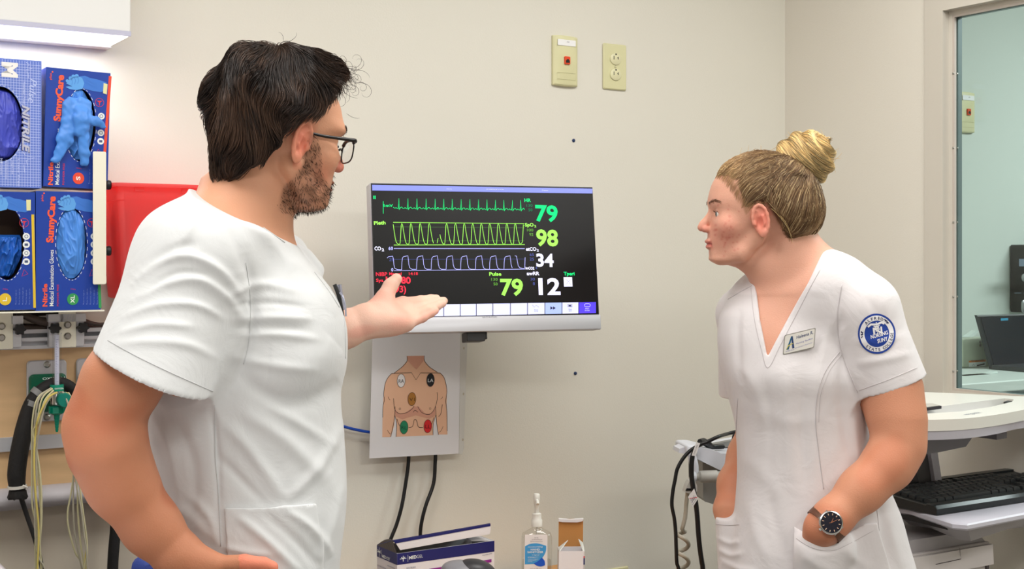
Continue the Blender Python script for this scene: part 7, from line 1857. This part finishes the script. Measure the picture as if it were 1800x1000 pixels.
    bf.ball(bc, (br_*1.0, br_*.92, br_*.98), k=.01); bf.ball(bc+np.array((-.030, 0, .006)), (.026, .034, .022), k=.02); bf.ball(bc+np.array((-.018, 0, -.030)), (.030, .036, .024), k=.02); bf.cone(bc, B, .042, .036, k=.02)
    AX = np.array((.62, -.30, .62)); AX /= np.linalg.norm(AX)
    e1 = np.cross(AX, (0, 0, 1)); e1 /= np.linalg.norm(e1); e2 = np.cross(AX, e1)
    def tw(P):
        d = (P-bc); r_ = np.sqrt((d@e1)**2+(d@e2)**2)+1e-6; h_ = d@AX; th = np.arctan2(d@e2, d@e1); return np.sin(np.arctan2(h_, r_)*11+th*1.6)
    bf.fn(lambda P: -.0028*tw(P), bc-.2, bc+.2, op='a')
    Vb, Qb = surface(bf, .0020, smooth=1)
    bo_ = np_mesh('bun', Vb, Qb, hair_mat('hair_blonde'), t, origin=loc, col=np.tile(L3(196, 158, 100), (len(Vb), 1))); bo_['label'] = 'bright blonde twisted bun'
    nS = 5200; rb = sample_surface(Vb, Qb, nS, rng); nk = Noise(61, 28)
    bf2 = Field(); bf2.ops = bf.ops
    def dirb(P, u):
        d = P-bc; tdir = np.cross(AX, d); tdir /= np.linalg.norm(tdir, axis=1, keepdims=True)+1e-9; return tdir+AX*(.28+.25*nk(P))[:, None]
    Sb = flow_strands(bf2, rb, None, dirb, 9, rng.uniform(.025, .06, nS), lambda u, r_: .0001+.0018*r_*math.sin(u*3.1), rng.rand(nS))
    cb = (L3(206, 166, 104)*(1-rng.rand(nS, 1))+L3(246, 220, 162)*rng.rand(nS, 1))*rng.uniform(.7, 1.15, (nS, 1)); dk = nk(Sb[:, 3]*1.7) < -1.0; cb[dk] *= .62
    Vs, Qs = strands(Sb, rng.uniform(.0003, .00055, nS)); o = np_mesh('bun_strands', Vs, Qs, hair_mat('hair_blonde'), bo_, origin=loc, col=np.repeat(cb, 27, 0)); o['kind'] = 'stuff'
    # short fine hairs along the hairline
    P_ = sample_surface(V, Q, 160000, rng); ee = cutf(P_); P_ = P_[(ee > -.007) & (ee < .004) & (hf.eval(P_) < .012)]; P_ = P_[:2600]
    D_ = B-P_; D_ /= np.linalg.norm(D_, axis=1, keepdims=True); S_ = flow_strands(f, P_, None, lambda P, u: (B-P)/np.linalg.norm(B-P, axis=1, keepdims=True)+.25*np.stack([nd(P), nd2(P), nd3(P)], 1), 5, rng.uniform(.010, .022, len(P_)), lambda u, r_: .0003+.002*u, rng.rand(len(P_)))
    Vs, Qs = strands(S_, np.full(len(P_), .00022)); o = np_mesh('hairline_hairs', Vs, Qs, hair_mat('hair_blonde'), ho, origin=loc, col=np.repeat(L3(178, 140, 98)*rng.uniform(.7, 1.3, (len(P_), 1)), 15, 0)); o['kind'] = 'stuff'
    # flyaways
    C = []
    def wisp(px, py, Y, ang, L_, bend, n=10):
        p = A3(px, py, Y); pts = []
        for i in range(n): u_ = i/(n-1); a = ang+bend*u_; p = p+np.array((math.cos(a)*L_/n, rng.normal()*.0006, math.sin(a)*L_/n)); pts.append(p.copy())
        C.append(np.array(pts))
    for i in range(80): wisp(1408+rng.normal()*7, 428+rng.normal()*5, 2.45, R(-50)+rng.normal()*.35, rng.uniform(.02, .05), rng.uniform(-.4, .9))
    for i in range(30):
        a = rng.uniform(.1, .9)*math.pi; wisp(1345+75*math.cos(a), 345-78*math.sin(a), 2.45, a*.2+rng.normal()*.6+.2, rng.uniform(.01, .03), rng.normal())
    for i in range(26):
        a = rng.uniform(-.2, 1.1)*math.pi; wisp(1417+47*math.cos(a), 279-47*math.sin(a), 2.45, a+rng.normal()*.7+1.2, rng.uniform(.01, .025), rng.normal()*1.5)
    wisp(1350, 363, 2.372, R(-35), .085, -.75, 14); wisp(1352, 364, 2.372, R(-30), .06, -.7, 12)
    for i in range(30): wisp(1272+rng.uniform(0, 26), 306-rng.uniform(0, 16), 2.44+rng.normal()*.02, R(160)+rng.normal()*.5, rng.uniform(.004, .014), rng.normal()*.6)
    Vc, Qc = strands(np.array([c if len(c) == 10 else c[np.linspace(0, len(c)-1, 10).astype(int)] for c in C]), np.full(len(C), .00042)); o = np_mesh('loose_hairs', Vc, Qc, hair_mat('hair_blonde'), ho, origin=loc, col=np.tile(L3(220, 190, 130), (len(Vc), 1))); o['kind'] = 'stuff'
    # --- scrub top
    sf = Field(); sf.loft(z, cx, cy, rx, ry, n=2.3, k=.02); shoulders(sf, .002)
    sf.cone(A3(1400, 470, 2.46), A3(1470, 500, 2.43), .046, .050, k=.04)
    hem = A3(1566, 678, 2.385); ax = A3(1566+33, 678+94, 2.37)-A3(1566, 678, 2.37); ax /= np.linalg.norm(ax)
    e0, e1 = A3(1522, 548, 2.395), hem+ax*.05; sf.cone(e0, e1, .057, .0700, k=.035); last_cut(sf, hem, ax)
    hem2 = A3(1300, 692, 2.62); ax2 = A3(1306, 780, 2.64)-hem2; ax2 /= np.linalg.norm(ax2)
    sf.cone(A3(1300, 556, 2.565), hem2+ax2*.04, .0455, .0440, k=.03); last_cut(sf, hem2, ax2)
    # pockets over the hands
    sf.cone(A3(1289, 918, 2.50), A3(1300, 1010, 2.49), .0345, .040, k=.02); last_cut(sf, A3(1280, 909, 2.5), (0, 0, 1))
    sf.cone(A3(1399, 420, 2.455), A3(1395, 520, 2.46), .0535, .064, k=.004, op='s')
    poly = [(1325, 430), (1327, 497), (1334, 560), (1349, 628), (1374, 580), (1400, 530), (1420, 495), (1437, 460), (1440, 430)]
    def vcut(P):
        X = CX+F*P[..., 0]/P[..., 1]; Y = HY-F*(P[..., 2]-CZ)/P[..., 1]; k = P[..., 1]/F
        lx = np.interp(Y, [430, 497, 560, 628], [1325, 1327, 1334, 1349]); rx_ = np.interp(Y, [430, 460, 495, 530, 580, 628], [1452, 1437, 1420, 1400, 1374, 1349])
        return np.maximum.reduce([(lx-X)*k, (X-rx_)*k, (Y-628)*k*.5, P[..., 1]-2.50])
    sf.fn(vcut, (-9, -9, -9), (9, 9, 9), op='s', k=.001)
    sf.cone(e0+(e1-e0)*1.05, e0+(e1-e0)*.55, .0645, .0585, k=.002, op='s'); last_cut(sf, hem-ax*.02, -ax)
    Vs, Qs = surface(sf, .0028, smooth=2); Ns = vnormals(Vs, Qs); n3 = Noise(71, 18, 12); Vs = Vs+Ns*(n3(Vs)*.0010)[:, None]
    st = [([(1330, 720), (1390, 742), (1440, 735)], 14, .002), ([(1375, 640), (1384, 740), (1388, 850)], 12, .003), ([(1440, 640), (1432, 740), (1436, 860)], 12, .0025), ([(1410, 650), (1410, 760), (1412, 860)], 10, -.0025), ([(1300, 640), (1330, 690), (1345, 760)], 11, .003), ([(1345, 660), (1355, 760), (1350, 880)], 9, -.002),
          ([(1490, 600), (1478, 680), (1490, 780), (1520, 850)], 9, -.0035), ([(1478, 560), (1470, 600), (1492, 660), (1512, 720)], 7, -.005), ([(1500, 720), (1505, 790), (1520, 840)], 8, .0035), ([(1460, 560), (1450, 600), (1448, 640)], 9, .0025), ([(1300, 540), (1296, 600), (1304, 680)], 8, -.004),
          ([(1505, 640), (1550, 632), (1600, 622)], 8, .0025), ([(1500, 600), (1540, 600), (1585, 590)], 8, .002), ([(1520, 520), (1550, 560), (1570, 600)], 9, -.002), ([(1480, 505), (1475, 540), (1480, 580)], 8, -.003),
          ([(1262, 945), (1285, 955), (1300, 950)], 5, .003), ([(1262, 965), (1285, 976), (1305, 972)], 5, .003), ([(1268, 985), (1300, 1000), (1330, 1005)], 6, .003), ([(1320, 880), (1330, 940), (1360, 1000)], 12, .003), ([(1350, 860), (1365, 930), (1390, 1000)], 12, -.0025),
          ([(1560, 900), (1570, 950), (1590, 1000)], 10, .003), ([(1540, 870), (1555, 930), (1560, 1000)], 10, -.003), ([(1300, 800), (1340, 830), (1370, 880)], 14, .002)]
    Vs = strokes(Vs, Ns, st); so = np_mesh('scrub_top', Vs, Qs, M_cloth2, t, origin=loc); so['label'] = 'white v-neck scrub top'
    cs = Cast(Vs, Qs)
    def sm_(pts, r_=.0007, m=M_seam2, **kw):
        o = seam(cs, pts, r_, m, t, **kw)
        if o is not None: o.parent = so
    sm_([(1435, 465), (1455, 472), (1480, 484), (1492, 492)]); sm_([(1322, 502), (1300, 514), (1280, 526)])
    sm_([(1320, 506), (1326, 560), (1338, 612), (1350, 646), (1372, 606), (1396, 560), (1424, 506), (1442, 474)], .0005)
    sm_([(1476, 618), (1452, 650), (1438, 690), (1434, 740), (1440, 800), (1448, 860)], .0008); sm_([(1481, 621), (1458, 652), (1443, 692), (1439, 742)], .0004, M_seam2)
    sm_([(1480, 500), (1472, 560), (1480, 620), (1508, 690)], .0009); sm_([(1510, 686), (1560, 668), (1612, 646)], .0005); sm_([(1297, 700), (1294, 780), (1298, 880), (1304, 990)], .0006)
    sm_([(1259, 921), (1280, 923), (1300, 922)], .0006); sm_([(1538, 870), (1545, 930), (1548, 1000)], .0005)
    # near pocket panel
    pf = Field(); pf.loft(z, cx, cy, rx, ry, n=2.3, k=.02, inset=-.006); pf.ball(A3(1438, 990, 2.340), (.050, .034, .055), k=.03); pf.cone(A3(1428, 962, 2.328), A3(1480, 962, 2.335), .024, .02, k=.03)
    tx = [1380, 1395, 1416, 1440, 1464, 1489, 1512, 1536, 1560]; ty = [925, 925, 937, 945, 946, 938, 925, 912, 902]
    def pk(P):
        X = CX+F*P[..., 0]/P[..., 1]; Y = HY-F*(P[..., 2]-CZ)/P[..., 1]; k = P[..., 1]/F
        return np.maximum.reduce([(np.interp(X, tx, ty)-Y)*k, (1395.5-.02*(Y-925)-X)*k, (X-1540-.30*(Y-915))*k, P[..., 1]-YC])
    pf.fn(pk, (-9, -9, -9), (9, 9, 9), op='i')
    lo = A3(1388, 1075, 2.3); hi = A3(1600, 895, 2.5); Vp, Qp = surface(pf, .0024, lo=(lo[0]-.01, 2.25, lo[2]), hi=(hi[0]+.02, 2.50, hi[2]), smooth=1)
    Np = vnormals(Vp, Qp); Vp = strokes(Vp, Np, [([(1400, 948), (1436, 968), (1470, 966), (1500, 950)], 4, -.0018), ([(1480, 960), (1500, 980), (1530, 1000)], 9, .003), ([(1410, 975), (1440, 995), (1480, 1010)], 9, .0025)])
    po = np_mesh('near_pocket', Vp, Qp, M_cloth2, so, origin=loc); cp = Cast(Vp, Qp)
    o = seam(cp, [(1400, 946), (1418, 958), (1440, 966), (1466, 967), (1492, 956), (1536, 932)], .0005, M_seam2, t)
    if o is not None: o.parent = so
    # sleeve patch: printed and embroidered on the sleeve
    pc = np.array((1541.0, 586.5)); a_ = R(-8)
    def pm(v):  # patch coordinates (-1..1) -> pixels
        x, y = v[0]*32.5, -v[1]*35.5
        return pc[0]+x*math.cos(a_)-y*math.sin(a_), pc[1]+x*math.sin(a_)+y*math.cos(a_)
    def disc_mesh(r0, r1, n=48, m_=7):
        vs = []; fs = []
        rr = np.linspace(r0, r1, m_)
        for r_ in rr:
            for i in range(n): vs.append((r_*math.cos(2*math.pi*i/n), r_*math.sin(2*math.pi*i/n)))
        for k in range(m_-1):
            for i in range(n): j = (i+1) % n; fs.append((k*n+i, k*n+j, (k+1)*n+j, (k+1)*n+i))
        return vs, fs
    PB, PWt = mat('patch_blue', (28, 62, 150), .8), mat('patch_white', (232, 230, 232), .8)
    patch = decal(cs, *disc_mesh(.0, 1.0), pm, .0016, 'sleeve_patch', PB, so, loc); patch['label'] = 'round blue and white embroidered sleeve patch'
    o = decal(cs, *disc_mesh(.655, .90, m_=4), pm, .0022, 'patch_ring', PWt, so, loc)
    def arc_text(s_, r_, ang0, ang1, h, top=True):
        vs, fs = [], []; n = len(s_)
        for i, chh in enumerate(s_):
            if chh == ' ': continue
            a = ang0+(ang1-ang0)*i/max(n-1, 1); v, f_ = glyphs(chh, .02); w = (v[:, 0].max()+v[:, 0].min())/2
            for p in v:
                x, y = (p[0]-w)*h/.73, p[1]*h/.73
                if top: rr_, tt = r_+y, a-x/r_
                else: rr_, tt = r_-y, a+x/r_
                vs.append((rr_*math.cos(tt), rr_*math.sin(tt)))
            b = len(vs)-len(v); fs += [tuple(q_+b for q_ in ff) for ff in f_]
        return vs, fs
    def flat_text(s_, x0, x1, y, h, ang=0.0, bold=.02):
        v, f_ = glyphs(s_, bold); w = v[:, 0].max()-v[:, 0].min(); vs = []
        for p in v:
            x, yy = x0+(p[0]-v[:, 0].min())*(x1-x0)/w, y+p[1]*h/.73+ang*(x0+(p[0]-v[:, 0].min())*(x1-x0)/w-x0); vs.append((x, yy))
        return vs, f_
    PI2 = mat('patch_ink', (24, 30, 78), .8)
    for s_, r_, a0, a1, top in (('ALFRED', .70, R(128), R(62), True), ('STATE', .86, R(222), R(272), False), ('COLLEGE', .86, R(290), R(352), False)):
        vs, fs = arc_text(s_, r_, a0, a1, .15, top); decal(cs, vs, fs, pm, .0027, 'patch_lettering', PI2, so, loc)
    for s_, x0, x1, y, h, an in (('NURSING', -.34, .58, -.22, .20, .12), ('SUNY', -.02, .52, -.46, .18, .12), ('N', -.18, .30, -.02, .36, 0)):
        vs, fs = flat_text(s_, x0, x1, y, h, an); decal(cs, vs, fs, pm, .0024, 'patch_lettering', PWt, so, loc)
    # caduceus: staff, wings and snakes
    def rib(pts, w_):
        i = Ink(0); i.line(pts, w_); return [(v[0], v[2]) for v in i.m.v], i.m.f
    for pts, w_ in (([(.06, -.12), (.04, .58)], .04), ([(-.42, .40), (-.25, .50), (.04, .46), (.30, .52), (.45, .44)], .10), (bez([(-.12, .40), (.14, .32), (-.06, .22), (.14, .12)], 6), .045), (bez([(.20, .40), (-.06, .32), (.16, .22), (-.04, .12)], 6), .045)):
        vs, fs = rib(pts, w_); decal(cs, vs, fs, pm, .0024, 'patch_emblem', PWt, so, loc)
    for pts in ([(-.80, .02), (-.74, .14), (-.80, .24)], [(-.84, .08), (-.72, .06)], [(-.82, .18), (-.70, .16)], [(-.84, -.1), (-.76, -.02)], [(.48, .68), (.60, .56), (.66, .42)], [(.50, .58), (.64, .56)], [(.56, .48), (.70, .46)]):
        vs, fs = rib(pts, .05); decal(cs, vs, fs, pm, .0027, 'patch_sprig', PI2, so, loc)
    # name badge: a stiff plate
    bq = [(1379, 589), (1431, 579), (1431, 611), (1376, 624)]
    h0, n0 = cs(1404, 600)
    if h0 is not None:
        Yb = min(cs(*p)[0][1] for p in bq if cs(*p)[0] is not None)-.004
        B4 = [A3(x, y, Yb+(.006 if x < 1400 else -.004)) for x, y in bq]
        o_ = B4[3]; ux = (B4[2]-B4[3]); uy = (B4[0]-B4[3]); wx = np.linalg.norm(ux); hy = np.linalg.norm(uy); ex, ey = ux/wx, uy/hy; en = np.cross(ex, ey)
        if en[1] > 0: en = -en
        def bp(u, v, d=0): return tuple(o_+ux*u+uy*v+en*d-loc)
        def plate(u0, v0, u1, v1, d0, d1, name, m, par, rc=.04):
            pts = []
            for (cu, cv, t0) in ((u1-rc, v1-rc*1.6, 0), (u0+rc, v1-rc*1.6, 90), (u0+rc, v0+rc*1.6, 180), (u1-rc, v0+rc*1.6, 270)):
                for i in range(4): tt = R(t0+30*i); pts.append((cu+rc*math.cos(tt), cv+rc*1.6*math.sin(tt)))
            return MB().loft([[bp(u, v, d) for u, v in pts] for d in (d0, d1)]).build(name, m, par)
        badge = plate(0, 0, 1, 1, -.001, .0015, 'name_badge', mat('badge_metal', (168, 164, 158), .3, metal=.6), so)
        badge['label'] = 'small rectangular name badge'
        plate(.025, .04, .975, .96, .0015, .0019, 'badge_face', mat('badge_face', (222, 218, 210), .35), so)
        def bt(s_, u0, v0, u1, v1, h, m, bold=.0):
            v, f_ = glyphs(s_, bold); w = v[:, 0].max()-v[:, 0].min(); x0 = v[:, 0].min()
            mb = MB(); mb.add([bp(u0+(u1-u0)*(p[0]-x0)/w, v0+(v1-v0)*(p[0]-x0)/w+p[1]*h/.73, .0022) for p in v], f_); mb.build('badge_lettering', m, so)
        nb = mat('badge_navy', (40, 62, 108), .5); bt('Haleena R.', .40, .66, .93, .72, .17, nb, .01); bt('Nursing Student', .40, .38, .93, .46, .09, mat('badge_lilac', (110, 110, 176), .5)); bt('ALFRED STATE', .08, .12, .36, .13, .055, mat('badge_lilac', (110, 110, 176))); bt('SUNY COLLEGE OF TECHNOLOGY', .38, .18, .93, .26, .05, mat('badge_lilac', (110, 110, 176)))
        def bpoly(pts, m, d=.0022): MB().add([bp(u, v, d) for u, v in pts], [tuple(range(len(pts)))]).build('badge_emblem', m, so)
        bpoly([(.10, .22), (.22, .86), (.26, .86), (.18, .22)], mat('badge_teal', (40, 96, 130), .5)); bpoly([(.22, .86), (.27, .86), (.36, .22), (.29, .22)], nb)
        bpoly([(.09, .26), (.15, .44), (.30, .50), (.30, .46), (.17, .40), (.11, .25)], mat('badge_yellow', (206, 190, 70), .5), .0024)
    # --- wrist watch
    wc = A3(1453, 921, 2.315); adir = A3(1444, 930, 2.315)-A3(1515, 860, 2.33); adir /= np.linalg.norm(adir)
    view = np.array((0, 0, CZ))-wc; view /= np.linalg.norm(view); nn = view+np.array((-.10, 0, -.22)); nn = nn-adir*(nn@adir); nn /= np.linalg.norm(nn); tt_ = np.cross(adir, nn)
    wt = bpy.data.objects.new('wrist_watch', None); COL.objects.link(wt); wt.parent = t
    W = lambda a, tv, h_: tuple(wc+adir*a+tt_*tv+nn*h_-loc)
    mb = MB(); rings = []
    for i in range(40):
        th = 2*math.pi*i/40; ct, sn = math.cos(th), math.sin(th); R1, R2 = .0308, .0326
        rings.append([W(a, R_*sn*1.14, R_*ct*1.13) for a, R_ in ((-.009, R1), (-.009, R2), (.009, R2), (.009, R1))])
    rings.append(rings[0]); mb.loft(rings, caps=False); mb.build('strap', mat('strap_leather', (92, 54, 34), .5, bump=.3, bscale=300), wt, angle=40)
    def lathe_w(prof, name, m, n=44):
        MB().loft([[W(r_*math.cos(2*math.pi*k/n), r_*math.sin(2*math.pi*k/n), h_) for k in range(n)] for r_, h_ in prof]).build(name, m, wt, angle=35)
    st_ = mat('watch_steel', (206, 206, 206), .15, metal=1); zc = .0362
    lathe_w([(.0185, zc-.002), (.0205, zc), (.0210, zc+.004), (.0200, zc+.0062), (.0182, zc+.0066), (.0180, zc+.0058)], 'case', st_)
    lathe_w([(.0181, zc+.004), (.0181, zc+.0060)], 'dial', mat('dial_black', (20, 20, 34), .25))
    up = np.array((-.22, .97)); sd = np.array((.97, .22))      # 12 o'clock roughly along the arm's upper side
    # dial axes in (adir, tt_)
    A12 = R(205)
    mk = MB()
    for k in range(12):
        a = A12+2*math.pi*k/12; c_, s_ = math.cos(a), math.sin(a)
        for r0, r1, w_ in ((.0128, .0160, .0006),):
            q4 = [(r0*c_-w_*s_, r0*s_+w_*c_), (r1*c_-w_*s_, r1*s_+w_*c_), (r1*c_+w_*s_, r1*s_-w_*c_), (r0*c_+w_*s_, r0*s_-w_*c_)]; mk.add([W(x, y, zc+.0064) for x, y in q4], [(0, 1, 2, 3)])
    mk.build('hour_marks', mat('marks_rose', (226, 190, 160), .3, metal=.4), wt)
    hd_ = MB()
    for a, L_, w_ in ((R(198), .0125, .0004), (R(160), .0085, .0005), (R(30), .004, .0004)):
        c_, s_ = math.cos(a), math.sin(a); q4 = [(-w_*s_, w_*c_), (L_*c_-w_*s_*.4, L_*s_+w_*c_*.4), (L_*c_+w_*s_*.4, L_*s_-w_*c_*.4), (w_*s_, -w_*c_)]; hd_.add([W(x, y, zc+.0066) for x, y in q4], [(0, 1, 2, 3)])
    hd_.build('hands', mat('hands_rose', (214, 140, 96), .3, metal=.5), wt)
    MB().tube([W(.0205, .004, zc+.002), W(.0240, .0045, zc+.002)], .0028, n=10, spline=False).build('crown', st_, wt)
    for sg in (-1, 1):
        MB().tube([W(-.0105, sg*.0185, zc+.001), W(.0105, sg*.0185, zc+.001)], .0020, n=8, spline=False).build('strap_lug', st_, wt)
    trousers(t, (at(1445, 1000, YC).x, YC), .92, [(-1, at(1445, 1000, YC).x-.10, YC+.03), (1, at(1445, 1000, YC).x+.11, YC-.03)], cloth_mat('white_trousers_warm', (230, 226, 227)), mat('shoe_white', (214, 214, 212)), R(215))
build_woman()
